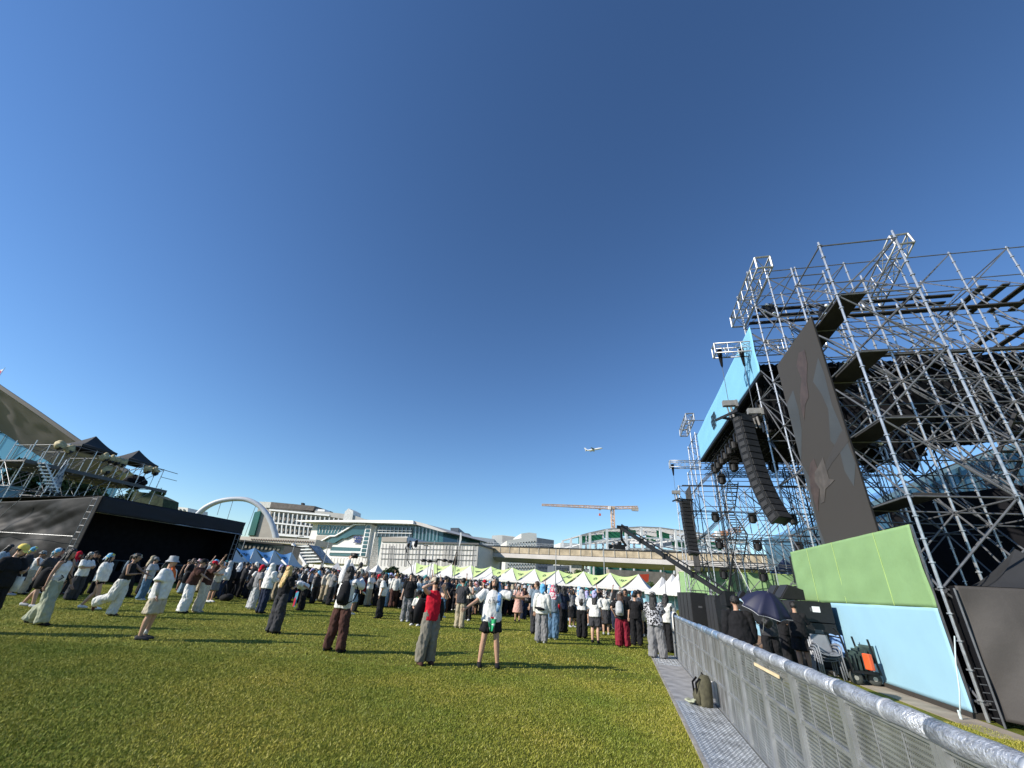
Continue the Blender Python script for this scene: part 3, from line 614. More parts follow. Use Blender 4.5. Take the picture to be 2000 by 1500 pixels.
for k in range(3):
    cabinet('black speaker cabinet behind the camera crane tripod, %s one' % ['left', 'middle', 'right'][k], 28.6 - k * 1.0, 5.25, 0, .92, .8, 1.85, group='black cabinets by the camera crane', name='speaker_tower')
T = thing('side_fill', 'tall black side speaker on a metal framed cart on the stage', 'speaker', W(23.6, 8.3, 1.79), SROT)
MB().box((0, 0, 1.35), (.6, .55, 1.2)).build('cabinet', BLACKP, T, bevel=.01); fr = MB()
for x in (-.42, .42):
    for y in (-.35, .35): fr.bar((x, y, 0), (x, y, .8), .035, .035)
for z in (.1, .75): fr.bar((-.42, -.35, z), (.42, -.35, z), .035, .035); fr.bar((-.42, .35, z), (.42, .35, z), .035, .035); fr.bar((-.42, -.35, z), (-.42, .35, z), .035, .035); fr.bar((.42, -.35, z), (.42, .35, z), .035, .035)
fr.build('cart_frame', STEELD, T); MB().box((0, 0, .42), (.7, .6, .5)).build('monitor', BLACKP, T)
T = thing('stage_fan', 'round black fan on a thin stand in front of the green wall on stage', 'fan', W(25, 9.2, 1.79), SROT)
MB().lathe((0, 0, 1.35), [(.3, -.06), (.33, 0), (.3, .06)], 16, rot=Matrix.Rotation(R_(90), 3, 'Y')).build('fan_cage', BLACKP, T); b = MB(); b.tube((0, 0, 0), (0, 0, 1.1), .02); b.lathe((0, 0, 0), [(.25, 0), (.22, .03)], 12); b.build('stand', BLACKM, T)
# brown fence boards low behind the crew
T = thing('timber_ramp', 'low brown timber ramp in front of the blue stage skirt', 'ramp', W(22, 5.1, 0), SROT)
MB().prism([(-.5, -2.6, 0), (.5, -2.6, 0), (.5, -2.6, .42), (.3, -2.6, .42)], (0, 6, 0)).build('boards', mat('brown_boards', (.16, .095, .055), .8, 0, .25, 3, .2, 10), T)
# stacked chairs
cp = at_ground(1640, 1333)
CHG = mat('grey_plastic', (.20, .215, .24), .42, 0, .08, 4)
def chair(z, off, lab):
    T = thing('plastic_chair', lab, 'chair', cp + E1 * (.25 + off) + E2 * (-.12) + Vector((0, 0, z)), SROT, 'stacked grey plastic chairs')
    b = MB(); b.grid(lambda u, v: ((u - .5) * .46, (v - .5) * .44, .42 + .05 * (abs(u - .5) * 2) ** 3 + .02 * v), 8, 6); b.build('seat', CHG, T, solid=.012, smooth=True)
    b = MB(); b.grid(lambda u, v: ((u - .5) * (.46 - .06 * v), .22 + .12 * v, .44 + .40 * v), 8, 6); b.build('backrest', CHG, T, solid=.012, smooth=True)
    for sx in (-1, 1):
        MB().loft([(sx * .25, -.24, 0), (sx * .235, -.2, .42), (sx * .25, -.2, .62), (sx * .25, -.12, .66), (sx * .25, .12, .66), (sx * .22, .27, .62)], [(.016, .026)] * 6, 8).build('armrest', CHG, T, smooth=True)
        MB().loft([(sx * .25, .3, 0), (sx * .22, .22, .42)], [(.014, .024)] * 2, 8).build('leg', CHG, T)
    return T
for k in range(3): chair(k * .075, -k * .13, 'grey plastic armchair in the small stack by the black subwoofers, %s one' % lab_[k])
# hand cart with boxes
cp2 = at_ground(1677, 1338)
T = thing('hand_cart', 'black equipment cart with one fat grey tyre beside the stacked chairs', 'cart', cp2, SROT)
for k, (x, y) in enumerate([(-.02, 0), (.42, .1), (-.02, .62)]):
    wv = MB().lathe((x, y, .15), [(.08, -.045), (.13, -.05), (.15, -.02), (.15, .02), (.13, .05), (.08, .045)], 20, rot=Matrix.Rotation(R_(90), 3, 'X')); o = wv.build('wheel', mat('tyre_grey', (.05, .055, .05), .7, 0, .2), T, smooth=True)
    MB().lathe((x, y - .01, .15), [(.02, -.053), (.07, -.05), (.05, .045)], 12, rot=Matrix.Rotation(R_(90), 3, 'X')).build('rim', mat('rim', (.5, .48, .42), .4, .5), o)
b = MB(); b.box((.2, .3, .28), (.6, .8, .05))
for x, y in ((-.08, -.1), (.5, -.1), (-.08, .7), (.5, .7)): b.bar((x, y, .25), (x - .1, y, 1.0), .035, .035)
b.loft([(-.18, -.1, 1.0), (-.22, -.1, 1.12), (-.3, -.1, 1.2)], [(.022, .022)] * 3, 8); b.bar((-.18, -.1, .98), (-.18, .7, .98), .03, .03); b.build('frame', BLACKM, T)
b = MB()
for k in range(6): b.box((.05 + .09 * k, .3, .45 + .03 * k), (.05, .6 - .05 * k, .3 + .04 * k), rz=.1 * k)
b.build('folded_gear', mat('dark_green_gear', (.035, .06, .055), .6, 0, .5, 6), T)
o = MB().box((0, 0, 0), (.1, .2, .34)).build('case', mat('orange_plastic', (.75, .11, .03), .5, 0, .1, 4), bevel=.02); place(o, cp2 + E1 * -.15 + E2 * .28 + Vector((0, 0, .52)), SROT + .3); tag(o, 'small bright orange case strapped on the equipment cart', 'case')
o = MB().grid(lambda u, v: (.03 * math.sin(u * 12), (u - .5) * .34, -v * .5 + .02 * math.sin(u * 9)), 14, 8).build('cloth', cloth('sky', (.22, .36, .60)), solid=.03, smooth=True); place(o, cp2 + E1 * .55 + E2 * -.02 + Vector((0, 0, 1.0)), SROT + .5); tag(o, 'light blue cloth hanging over the equipment cart handle', 'cloth')
T = thing('step_box', 'pale blue grey case with dark window standing at the foot of the blue wall', 'box', at_ground(1712, 1340), SROT)
MB().box((.1, .12, .26), (.36, .34, .42)).build('case', mat('pale_blue_case', (.38, .52, .56), .5, 0, .15, 3), T, bevel=.02); MB().box((-.085, .12, .36), (.012, .22, .17)).build('window', BLACKP, T); b = MB()
for y in (-.05, .29): b.bar((-.06, y, 0), (-.06, y, .6), .025, .025)
b.build('stand', STEELD, T)
T = thing('flight_case', 'dark teal case leaning behind the cart against the blue wall', 'case', at_ground(1690, 1318) + E2 * .1, SROT + .1)
MB().box((.1, .3, .42), (.3, .5, .8)).build('case', mat('teal_case', (.05, .09, .10), .5, 0, .15), T, bevel=.02); MB().box((-.06, .3, .6), (.02, .2, .05)).build('handle', BLACKM, T)
# backpack on the foot plate
T = thing('backpack', 'olive brown backpack leaning on the barrier with a pale cloth in front', 'backpack', at_ground(1378, 1384), SROT + .25); T.scale = (.85, .85, .88)
OL = mat('olive_fabric', (.065, .060, .034), .85, 0, .35, 12, .3, 30)
b = MB(); b.loft([(0, 0, .02), (.0, 0, .1), (.01, 0, .28), (.04, 0, .44), (.06, 0, .52)], [(.13, .17), (.15, .18), (.14, .17), (.11, .14), (.05, .08)], 16); me = b.mesh('body', True); disp(me, .025, 9); me.materials.append(OL); o = bpy.data.objects.new('bag_body', me); C.objects.link(o); o.parent = T
b = MB(); b.loft([(-.13, 0, .08), (-.15, 0, .2), (-.12, 0, .3)], [(.05, .12), (.06, .13), (.03, .1)], 12); b.build('front_pocket', OL, T, smooth=True)
for y in (-.08, .08): MB().loft([(-.08, y, .48), (-.17, y, .4), (-.16, y, .2), (-.1, y, .08)], [(.02, .008)] * 4, 6).build('strap', BLACKC, T)
MB().loft([(.02, -.04, .52), (.0, 0, .57), (.02, .04, .52)], [(.01, .01)] * 3, 6).build('grab_handle', BLACKC, T)
T = thing('bottle', 'clear water bottle in the side of the olive backpack', 'bottle', at_ground(1390, 1380), SROT)
MB().lathe((.05, -.0, .12), [(.035, 0), (.036, .16), (.015, .2), (.015, .22)], 12).build('bottle_body', mat('clear_plastic', (.7, .75, .78), .15, 0, 0, alpha=.6), T, smooth=True); MB().lathe((.05, 0, .34), [(.017, 0), (.017, .02)], 10).build('cap', WHITE, T)
o = MB().grid(lambda u, v: ((u - .5) * .3, (v - .5) * .2, .03 + .035 * math.sin(u * 7) * math.sin(v * 6 + 1) + .02), 14, 10).build('cloth', cloth('sage', (.36, .38, .28)), solid=.02, smooth=True); place(o, at_ground(1360, 1380) + Vector((0, 0, .03)), .4); tag(o, 'crumpled pale green cloth on the foot plate in front of the backpack', 'cloth')
# camera crane
pv_ = np.array([0., 0, 0]); JB = g(1420, 1168, 1.72); jb0 = Vector((JB.x, JB.y, 0)); _k = 10.2 / np.dot(RC.T @ (np.array(JB[:]) - [0, 0, CAMH]), [0, 0, -1])
def dpt(px, py, D): r_ = ray(px, py) * (D / F); return Vector((r_[0], r_[1], r_[2] + CAMH))
JB = dpt(1421, 1166, 10.6); jb0 = Vector((JB.x, JB.y, 0)); tipD = dpt(1213, 1031, 15.0); tl = (JB - tipD).normalized(); tail = JB + tl * 1.1
T = thing('camera_crane', 'long black camera crane on a tripod reaching over the crowd', 'camera crane', jb0)
def L_(p): return Vector(p) - jb0
b = MB()
dd = (L_(tail) - L_(tipD)).normalized(); sd2 = dd.cross(Vector((0, 0, 1))).normalized(); up2 = sd2.cross(dd)
b.bar(L_(tipD), L_(JB), .085, .11); b.bar(L_(JB), L_(tail), .15, .16); b.bar(L_(tipD) + up2 * .12, L_(JB) + up2 * .16, .03, .03)
for i in range(14): q = L_(tipD).lerp(L_(JB), i / 13); b.bar(q, q + up2 * .14, .03, .03)
for f_ in (.25, .5, .75): q = L_(tipD).lerp(L_(JB), f_); b.box(q, (.14, .14, .16))
b.build('boom', BLACKM, T)
b = MB(); b.tube(L_(JB) + up2 * .1, L_(JB) + up2 * 1.0 + dd * -.1, .03, 8); b.build('cable_mast', BLACKM, T)
b = MB(); b.tube(L_(JB) + up2 * 1.0 + dd * -.1, L_(tipD).lerp(L_(JB), .3), .007, 4); b.tube(L_(JB) + up2 * 1.0 + dd * -.1, L_(tail), .007, 4); b.build('stay_cable', STEELD, T)
b = MB(); b.box(L_(JB) + Vector((0, 0, -.03)), (.26, .3, .34)); b.tube(L_(JB) + Vector((0, 0, -.1)), Vector((0, 0, .95)), .07, 12); b.build('pivot_head', BLACKP, T)
for a in (.3, 2.4, 4.5): MB().tube((0, 0, 1.2), (math.cos(a) * .65, math.sin(a) * .65, .02), .025, 8).build('tripod_leg', BLACKM, T)
b = MB(); tp_ = L_(tipD); b.bar(tp_, tp_ + Vector((.0, 0, -.42)), .07, .07, up=(1, 0, 0)); b.bar(tp_ + Vector((-.15, 0, .02)), tp_ + Vector((.25, 0, .02)), .09, .11); b.bar(tp_ + Vector((0, 0, -.4)), tp_ + Vector((.16, 0, -.62)), .07, .07); b.build('remote_head', BLACKM, T)
b = MB(); b.box(tp_ + Vector((-.1, 0, -.66)), (.4, .16, .15)); b.lathe(tp_ + Vector((-.34, 0, -.66)), [(.06, 0), (.08, .1), (.08, .14)], 12, rot=Matrix.Rotation(R_(-90), 3, 'Y')); b.box(tp_ + Vector((-.08, 0, -.53)), (.12, .08, .1)); b.build('film_camera', BLACKP, T)
wh = MB(); c0 = Vector((-.12, -.1, 1.25))
ringp = [c0 + Vector((-.0 + .15 * math.cos(a), -.12, .15 * math.sin(a))) for a in np.linspace(0, 2 * math.pi, 17)]; wh.loft(ringp, [(.012, .012)] * 17, 6)
for a in (0, 2.1, 4.2): wh.tube(c0 + Vector((0, -.12, 0)), c0 + Vector((.15 * math.cos(a), -.12, .15 * math.sin(a))), .007, 5)
wh.build('hand_wheel', BLACKM, T)
cb_ = MB(); cb_.loft([L_(JB) + Vector((-.15, -.05, .1)), L_(JB) + Vector((-.38, -.05, -.1)), L_(JB) + Vector((-.35, -.05, -.6)), L_(JB) + Vector((-.1, -.05, -1.0)), Vector((0, 0, .2))], [(.012, .012)] * 5, 6); cb_.build('cable', BLACKM, T)
w_ = MB(); w_.lathe(L_(tail), [(.09, -.08), (.11, -.06), (.11, .06), (.09, .08)], 16, rot=dd.to_track_quat('Z', 'Y').to_matrix()); w_.build('counterweight', BLACKM, T)

# ------------------------------------------------------------------ far background
class Plane:
    def __init__(s, Y, yaw=0.): s.Y = Y; s.yaw = yaw; s.n = Vector((math.sin(R_(yaw)), math.cos(R_(yaw)), 0)); s.x = Vector((math.cos(R_(yaw)), -math.sin(R_(yaw)), 0))
    def p(s, px, py, off=0.): q = aty(px, py, s.Y, s.yaw); return q - s.n * off
def slab(T, name, pl, poly, depth, m, off=0., **kw):
    P = [pl.p(x, y, off) - T.location for x, y in poly]; o = MB().prism(P, pl.n * (depth + off)).build(name, m, T)
    for k in kw: o[k] = kw[k]
    return o
def slab_ground(T, name, pl, poly, depth, m, off=0.):
    # top edge traced, sides dropped to the ground
    P = [pl.p(x, y, off) for x, y in poly]; Q = [P[0].copy(), P[-1].copy()]
    P = [Vector((P[0].x, P[0].y, 0))] + P + [Vector((P[-1].x, P[-1].y, 0))]
    return MB().prism([p - T.location for p in P], pl.n * (depth + off)).build(name, m, T)
def bil(q, u, v):
    a, b, c, d = [Vector((x, y, 0)) for x, y in q]; p = a.lerp(b, u).lerp(d.lerp(c, u), v); return p.x, p.y
def wins(T, pl, quad, nx, ny, fx, fy, m, off=.12, name='window', skip=None, depth=.1):
    for j in range(ny):
        for i in range(nx):
            if skip and skip(i, j): continue
            u0 = (i + .5 - fx / 2) / nx; u1 = (i + .5 + fx / 2) / nx; v0 = (j + .5 - fy / 2) / ny; v1 = (j + .5 + fy / 2) / ny
            P = [pl.p(*bil(quad, *uv), off) - T.location for uv in ((u0, v0), (u1, v0), (u1, v1), (u0, v1))]
            MB().prism(P, pl.n * depth).build(name, m, T)
def strip(T, name, pl, pts, wpx, m, off, depth=.3):
    mb = MB()
    P = [pl.p(x, y, off) - T.location for x, y in pts]
    return None
GLT = mat('teal_glass', (.035, .10, .12), .12, 0, .25, .15); GLD = mat('dark_glass', (.03, .045, .055), .15, 0, .2, .2); GLB = mat('blue_glass', (.07, .16, .24), .08, .3, .2, .08)
PALE = mat('pale_cladding', (.68, .66, .62), .6, 0, .06, .12); PALEG = mat('grey_cladding', (.40, .39, .37), .6, 0, .08, .2); BEI = mat('beige_cladding', (.34, .31, .27), .7, 0, .1, .2); GREENG = mat('green_glass', (.03, .12, .10), .2, 0, .2, .1)
# --- hospital-like office block behind the arch
P1 = Plane(230, 8); T = thing('office_building', 'large pale office block with white pillars and a dark roof storey behind the white arch', 'building', P1.p(600, 1120) * 1, 0); T.location.z = 0
slab_ground(T, 'wall', P1, [(507, 985), (617, 1001), (742, 1018), (742, 1080)], 28, BEI)
slab(T, 'green_glass_fin', P1, [(500, 1001), (512, 998), (499, 1046), (487, 1046)], 6, GREENG, 1.2)
slab(T, 'roof_storey', P1, [(532, 981), (617, 989), (613, 998), (529, 992)], 20, mat('dark_louvre', (.10, .085, .075), .7, 0, .3, .6), 1.)
slab(T, 'roof_screen', P1, [(507, 980), (532, 981), (529, 992), (519, 992)], 10, mat('roof_screen', (.55, .54, .50), .6, 0, .3, 2), .6)
slab(T, 'cornice', P1, [(529, 995), (646, 1006), (646, 1009), (529, 998)], 4, WHITE, 1.6)
slab(T, 'cornice', P1, [(534, 1020), (615, 1029), (615, 1031), (534, 1023)], 4, WHITE, 1.4)
slab(T, 'roof_edge', P1, [(617, 998), (690, 1006), (718, 1016), (700, 1018), (646, 1010), (617, 1003)], 14, PALEG, 1.2)
slab(T, 'parapet', P1, [(535, 1041), (612, 1048), (612, 1052), (535, 1046)], 3, WHITE, 1.2)
wins(T, P1, [(530, 1000), (672, 1014), (668, 1037), (528, 1021)], 16, 2, .62, .42, GLD, .5)
wins(T, P1, [(536, 1024), (613, 1031), (611, 1048), (535, 1042)], 9, 2, .6, .42, GLD, .5)
for i in range(16):
    a = bil([(530, 1000), (672, 1014), (668, 1037), (528, 1021)], i / 16, 0); b = bil([(530, 1000), (672, 1014), (668, 1037), (528, 1021)], i / 16, 1)
    MB().bar(P1.p(*a, .9) - T.location, P1.p(*b, .9) - T.location, .75, .6).build('pillar', WHITE, T)
for i in range(9):
    a = bil([(536, 1024), (613, 1031), (611, 1048), (535, 1042)], i / 9, 0); b = bil([(536, 1024), (613, 1031), (611, 1048), (535, 1042)], i / 9, 1)
    MB().bar(P1.p(*a, .9) - T.location, P1.p(*b, .9) - T.location, .7, .6).build('pillar', WHITE, T)
slab(T, 'lift_tower', P1, [(677, 1000), (684, 994), (693, 999), (691, 1016), (673, 1018)], 8, mat('tower_cladding', (.62, .62, .60), .5, 0, .2, 1), 2.)
slab(T, 'chimney', P1, [(588, 982), (592, 982), (592, 987), (588, 987)], 2, BLACKM, 0)
slab(T, 'roof_block', P1, [(617, 994), (634, 995), (634, 999), (616, 998)], 6, WHITE, 0)
# --- white arch with cables
PA = Plane(200, 0); T = thing('arch', 'tall white steel arch with thin hanging cables behind the black tent', 'arch', PA.p(465, 1100)); T.location.z = 0
ap = [(368, 1034), (377, 1018), (390, 1001), (407, 988), (430, 978.5), (457, 974.5), (482, 976), (502, 985), (516, 998), (526, 1013), (533, 1029), (538, 1046), (541, 1062)]
P = [PA.p(x, y) - T.location for x, y in ap]; rr = [1.4 - .35 * math.sin(math.pi * i / 12) for i in range(13)]
Q = []; Rr = []
for i in range(12):
    for k in range(4):
        t_ = k / 4; p0, p1, p2, p3 = P[max(i - 1, 0)], P[i], P[i + 1], P[min(i + 2, 12)]
        Q.append(.5 * ((2 * p1) + (p2 - p0) * t_ + (2 * p0 - 5 * p1 + 4 * p2 - p3) * t_ ** 2 + (3 * p1 - p0 - 3 * p2 + p3) * t_ ** 3)); Rr.append((rr[i], rr[i]))
Q.append(P[-1]); Rr.append((1.7, 1.7)); MB().loft(Q, Rr, 14).build('arch_rib', mat('arch_white_in_shade', (.46, .49, .54), .45, 0, .04, .1), T, smooth=True)  # blue-grey of the shaded side put into the white rib's colour
for a, b in (((432, 980), (424, 1006)), ((455, 978), (444, 1014)), ((499, 989), (478, 1047))): MB().tube(PA.p(*a) - T.location, PA.p(*b) - T.location, .12, 6).build('cable', STEELD, T)
# --- glass station building
P2 = Plane(150, 25); T = thing('station_building', 'white station hall with stepped teal glass stair band and wide flat roof', 'building', P2.p(740, 1110)); T.location.z = 0
slab_ground(T, 'wall', P2, [(612, 1022), (740, 1027), (738, 1090)], 30, PALE)
slab_ground(T, 'glass_hall', P2, [(737, 1023), (808, 1026), (866, 1036), (864, 1080)], 30, GLT, .0)
slab(T, 'roof', P2, [(590, 1019), (700, 1018.5), (790, 1019), (819, 1020), (819, 1026), (716, 1023), (600, 1021.5)], 36, WHITE, 4)
slab(T, 'roof_end', P2, [(819, 1020), (842, 1026), (882, 1041), (872, 1041), (819, 1026)], 34, PALEG, 3)
slab(T, 'upper_glazing', P2, [(622, 1025), (700, 1028), (668, 1046), (620, 1044)], .5, GLT, .3)
stair = [(608, 1065), (622, 1065), (650, 1049), (660, 1049), (697, 1027), (717, 1027), (714, 1045), (692, 1045), (678, 1052), (671, 1052), (656, 1061), (649, 1061), (616, 1078)]
slab(T, 'stair_glazing', P2, stair, .5, GLT, .9)
edge = [(608, 1064), (622, 1063.5), (650, 1047.5), (660, 1047.5), (697, 1025.5), (718, 1025.5)]
for a, b in zip(edge[:-1], edge[1:]): MB().bar(P2.p(*a, 1.3) - T.location, P2.p(*b, 1.3) - T.location, .8, .5).build('stair_edge', WHITE, T)
slab(T, 'beige_band', P2, [(620, 1046), (667, 1047), (650, 1049), (632, 1056), (618, 1054)], .4, BEI, .35)
slab(T, 'long_window', P2, [(648, 1068), (708, 1070.5), (705, 1087), (644, 1085)], .4, GLT, .4)
for y in (1076.5, 1078.5): MB().bar(P2.p(645, y, .6) - T.location, P2.p(707, y + 1.6, .6) - T.location, .25, .3).build('window_rail', WHITE, T)
slab(T, 'lift_shaft', P2, [(719, 1025), (730, 1025), (719, 1088), (706, 1087)], 1., mat('shaft_white', (.7, .7, .69), .5), 1.2)
wins(T, P2, [(720, 1026), (729, 1026), (718, 1087), (708, 1087)], 1, 8, .8, .75, GLT, 1.4)
slab(T, 'dark_glazing', P2, [(739, 1030), (807, 1031), (806, 1049), (735, 1048)], .4, GLD, .3)
for i in range(9):
    a = bil([(739, 1030), (807, 1031), (806, 1049), (735, 1048)], (i + .5) / 9, 0); b = bil([(739, 1030), (807, 1031), (806, 1049), (735, 1048)], (i + .5) / 9, 1)
    MB().bar(P2.p(*a, .6) - T.location, P2.p(*b, .6) - T.location, .16, .2).build('mullion', STEEL, T)
for y in (1036, 1041): MB().bar(P2.p(740, y, .7) - T.location, P2.p(806, y + 1, .7) - T.location, .3, .2).build('transom', WHITE, T)
for i in range(7): MB().bar(P2.p(814 + i * 7, 1028 + i * 1.6, .5) - T.location, P2.p(812 + i * 7, 1056, .5) - T.location, .25, .2).build('mullion', STEEL, T)
wins(T, P2, [(624, 1027), (690, 1029), (680, 1043), (622, 1042)], 10, 1, .1, .95, WHITE, .5, 'mullion')
slab(T, 'base_band', P2, [(639, 1088), (720, 1091), (718, 1103), (634, 1100)], 1.5, PALE, 1.)
# sign: dark blue blurred lettering
sb = MB(); scribble(sb, P2.p(701, 1048.2, .7) - T.location, P2.x, (0, 0, 1), 3.4, (1, .95), .9, random.Random(5), .28); sb.build('sign_lettering', mat('sign_blue', (.02, .05, .2), .6), T)
# panel joints and two tone strips
for i in range(14): MB().bar(P2.p(640 + i * 6, 1090, 1.06) - T.location, P2.p(637.5 + i * 6, 1101, 1.06) - T.location, .08, .08).build('panel_joint', PALEG, T)
# --- blank white panel block
P3 = Plane(128, 17); T = thing('panel_building', 'long windowless block of white and grey panels below the station roof', 'building', P3.p(840, 1110)); T.location.z = 0
slab_ground(T, 'wall', P3, [(745, 1058), (747, 1049), (796, 1048), (796, 1060), (932, 1064)], 26, PALE)
slab(T, 'grey_band', P3, [(747, 1049), (796, 1050), (795, 1059), (746, 1058)], .5, BEI, .4)
slab(T, 'parapet', P3, [(796, 1057.5), (936, 1061), (936, 1064), (796, 1060.5)], 24, mat('dark_roof_edge', (.10, .10, .10), .6), .5)
rnd = random.Random(2)
for i in range(30):
    x0 = 744 + i * 6.3
    if rnd.random() < .4: slab(T, 'grey_panel', P3, [(x0 + 4 - 1, 1066), (x0 + 8, 1066), (x0 + 5, 1106), (x0 + 1, 1106)], .3, PALEG, .12)
for y in (1073, 1083, 1093): MB().bar(P3.p(744, y - 2, .2) - T.location, P3.p(930, y + 1.5, .2) - T.location, .12, .12).build('panel_joint', mat('joint', (.2, .2, .2), .7), T)
for i in range(28): MB().bar(P3.p(748 + i * 6.6, 1062, .17) - T.location, P3.p(744 + i * 6.6, 1105, .17) - T.location, .07, .1).build('panel_joint', mat('joint', (.2, .2, .2), .7), T)
# --- covered stair
P4 = Plane(120, 18); T = thing('covered_stair', 'sloping glass roofed stair coming down beside the station', 'stairs', P4.p(600, 1110)); T.location.z = 0
slab(T, 'stair_roof', P4, [(577, 1066), (603, 1064), (632, 1099), (600, 1101)], 5, mat('stair_grid', (.30, .32, .32), .35, .3, .6, 1.2), 0)
for i in range(6): MB().bar(P4.p(580 + i * 4.2, 1068 + i * 6, .3) - T.location, P4.p(606 + i * 4.8, 1067 + i * 6, .3) - T.location, .5, .3).build('roof_rib', WHITE, T)
MB().bar(P4.p(574, 1063, .4) - T.location, P4.p(601, 1104, .4) - T.location, 1.1, .6).build('stair_side', WHITE, T); MB().bar(P4.p(603, 1064, .4) - T.location, P4.p(634, 1100, .4) - T.location, .3, .5).build('stair_side', BLACKM, T)
for x, y in ((578, 1068), (601, 1100), (630, 1098)): q = P4.p(x, y) - T.location; MB().bar(q, (q.x, q.y, 0), .5, .5).build('post', STEEL, T)
# --- low deck with balustrade, dark shop below
P5 = Plane(140, 6); T = thing('footbridge', 'pale footbridge deck with a row of small openings under the office block', 'bridge', P5.p(530, 1080)); T.location.z = 0
slab(T, 'deck', P5, [(462, 1047), (618, 1054), (614, 1066), (459, 1054)], 12, mat('deck_beige', (.55, .50, .43), .7, 0, .1, .3), 0)
wins(T, P5, [(490, 1051.5), (614, 1057), (613, 1061), (490, 1055.5)], 26, 1, .5, .8, mat('opening_brown', (.12, .07, .05), .7), .25, 'opening')
for x in (480, 520, 560, 600): q = P5.p(x, 1058) - T.location; MB().bar(q + P5.n * 4, (q.x, q.y + 4, 0), 1, 1).build('pier', CONC, T)
T = thing('shop_building', 'low dark glazed pavilion behind the light blue tents', 'building', Plane(110, 6).p(520, 1090)); T.location.z = 0
slab_ground(T, 'wall', Plane(110, 6), [(464, 1057), (556, 1066)], 8, GLD); slab(T, 'roof', Plane(110, 6), [(462, 1053.5), (557, 1063), (556, 1066), (463, 1056.5)], 10, BLACKM, 1)
wins(T, Plane(110, 6), [(478, 1062), (552, 1068), (546, 1078), (476, 1072)], 9, 1, .5, .6, mat('lit_shop', (.22, .20, .16), .5, 0, .6, 2), .2, 'pane')
# --- viaduct
def vpt(px, py, z): p = g(px, py, z); return p
va = g(950, 1067, 12.5); vb = g(1345, 1080, 12.5); vd = (vb - va).normalized(); vn = Vector((-vd.y, vd.x, 0)); vc = vb + vd * 75
T = thing('viaduct', 'long beige concrete elevated railway viaduct behind the white tents', 'bridge', Vector((va.x, va.y, 0)))
def vl(p, z, off=0.): return Vector((p.x, p.y, z)) + vn * off - T.location
zb = 10.0; prof = [(0, 12.5), (0, 10.6), (-.4, 10.4), (-.4, 9.3), (2.2, 8.3), (8, 8.3), (10, 9.4), (10, 12.5)]
n0 = va - vd * 6
MB().prism([vl(n0, z, o) for o, z in prof], (vc - n0)).build('girder', mat('white_concrete', (.52, .49, .46), .85, 0, .1, .3, .2, 1), T)
MB().prism([vl(n0 + vd * 3, z, o) for o, z in [(-.25, 12.4), (-.25, 10.7), (.1, 10.7), (.1, 12.4)]], (vc - n0 - vd * 3)).build('parapet_panel', mat('stained_beige', (.40, .33, .23), .85, 0, .32, .6, .2, 2), T)
MB().prism([vl(n0, z, o) for o, z in [(-.4, 12.75), (-.4, 12.45), (.3, 12.45), (.3, 12.75)]], (vc - n0)).build('cable_tray', BLACKM, T)
L = (vc - va).length
for i in range(46): q = va + vd * (2 + i * 3.4); MB().bar(vl(q, 10.7, -.3), vl(q, 12.4, -.3), .3, .2).build('parapet_rib', mat('rib_pale', (.55, .5, .42), .8), T)
fb = MB()
for z in (13.2, 13.7): fb.bar(vl(va, z, -.1), vl(vc, z, -.1), .06, .06)
for i in range(90): q = va + vd * (i * 1.75); fb.bar(vl(q, 12.7, -.1), vl(q, 13.75, -.1), .06, .06)
fb.build('railing', STEEL, T)
for px in (1119, 1330): q = g(px, 1100, 8.5); MB().box((q.x - T.location.x + vn.x * 5, q.y - T.location.y + vn.y * 5, 4.1), (3.2, 3.2, 8.3), rz=math.atan2(vd.y, vd.x)).build('pier', CONC, T)
q = va - vd * 2; MB().box((q.x - T.location.x + vn.x * 5, q.y - T.location.y + vn.y * 5, 4.9), (7, 9, 9.8), rz=math.atan2(vd.y, vd.x)).build('abutment', mat('abutment', (.36, .33, .30), .85, 0, .2, .3), T)
# --- retaining wall behind tents
T = thing('concrete_wall', 'brown concrete retaining wall under the viaduct right of the tents', 'wall', g(1290, 1130, 4)); T.location.z = 0
PW = Plane(105, -8); slab_ground(T, 'wall', PW, [(1190, 1112), (1300, 1118)], 2, mat('brown_concrete', (.25, .22, .18), .9, 0, .25, .8, .2, 2)); slab_ground(T, 'wall', PW, [(1301, 1120), (1350, 1124)], 2, mat('brown_concrete', (.25, .22, .18), .9))
T = thing('banner', 'plain orange red banner standing right of the last green banner tent', 'banner', g(1256, 1135, 3)); T.location.z = 0
PO = Plane(100, -8); slab(T, 'banner_cloth', PO, [(1249, 1122), (1268, 1121), (1266, 1140), (1256, 1132)], .1, mat('orange_red', (.62, .07, .025), .7, 0, .08), 0); q = PO.p(1268, 1121) - T.location; MB().bar(q, (q.x, q.y, 0), .1, .1).build('pole', STEELD, T)
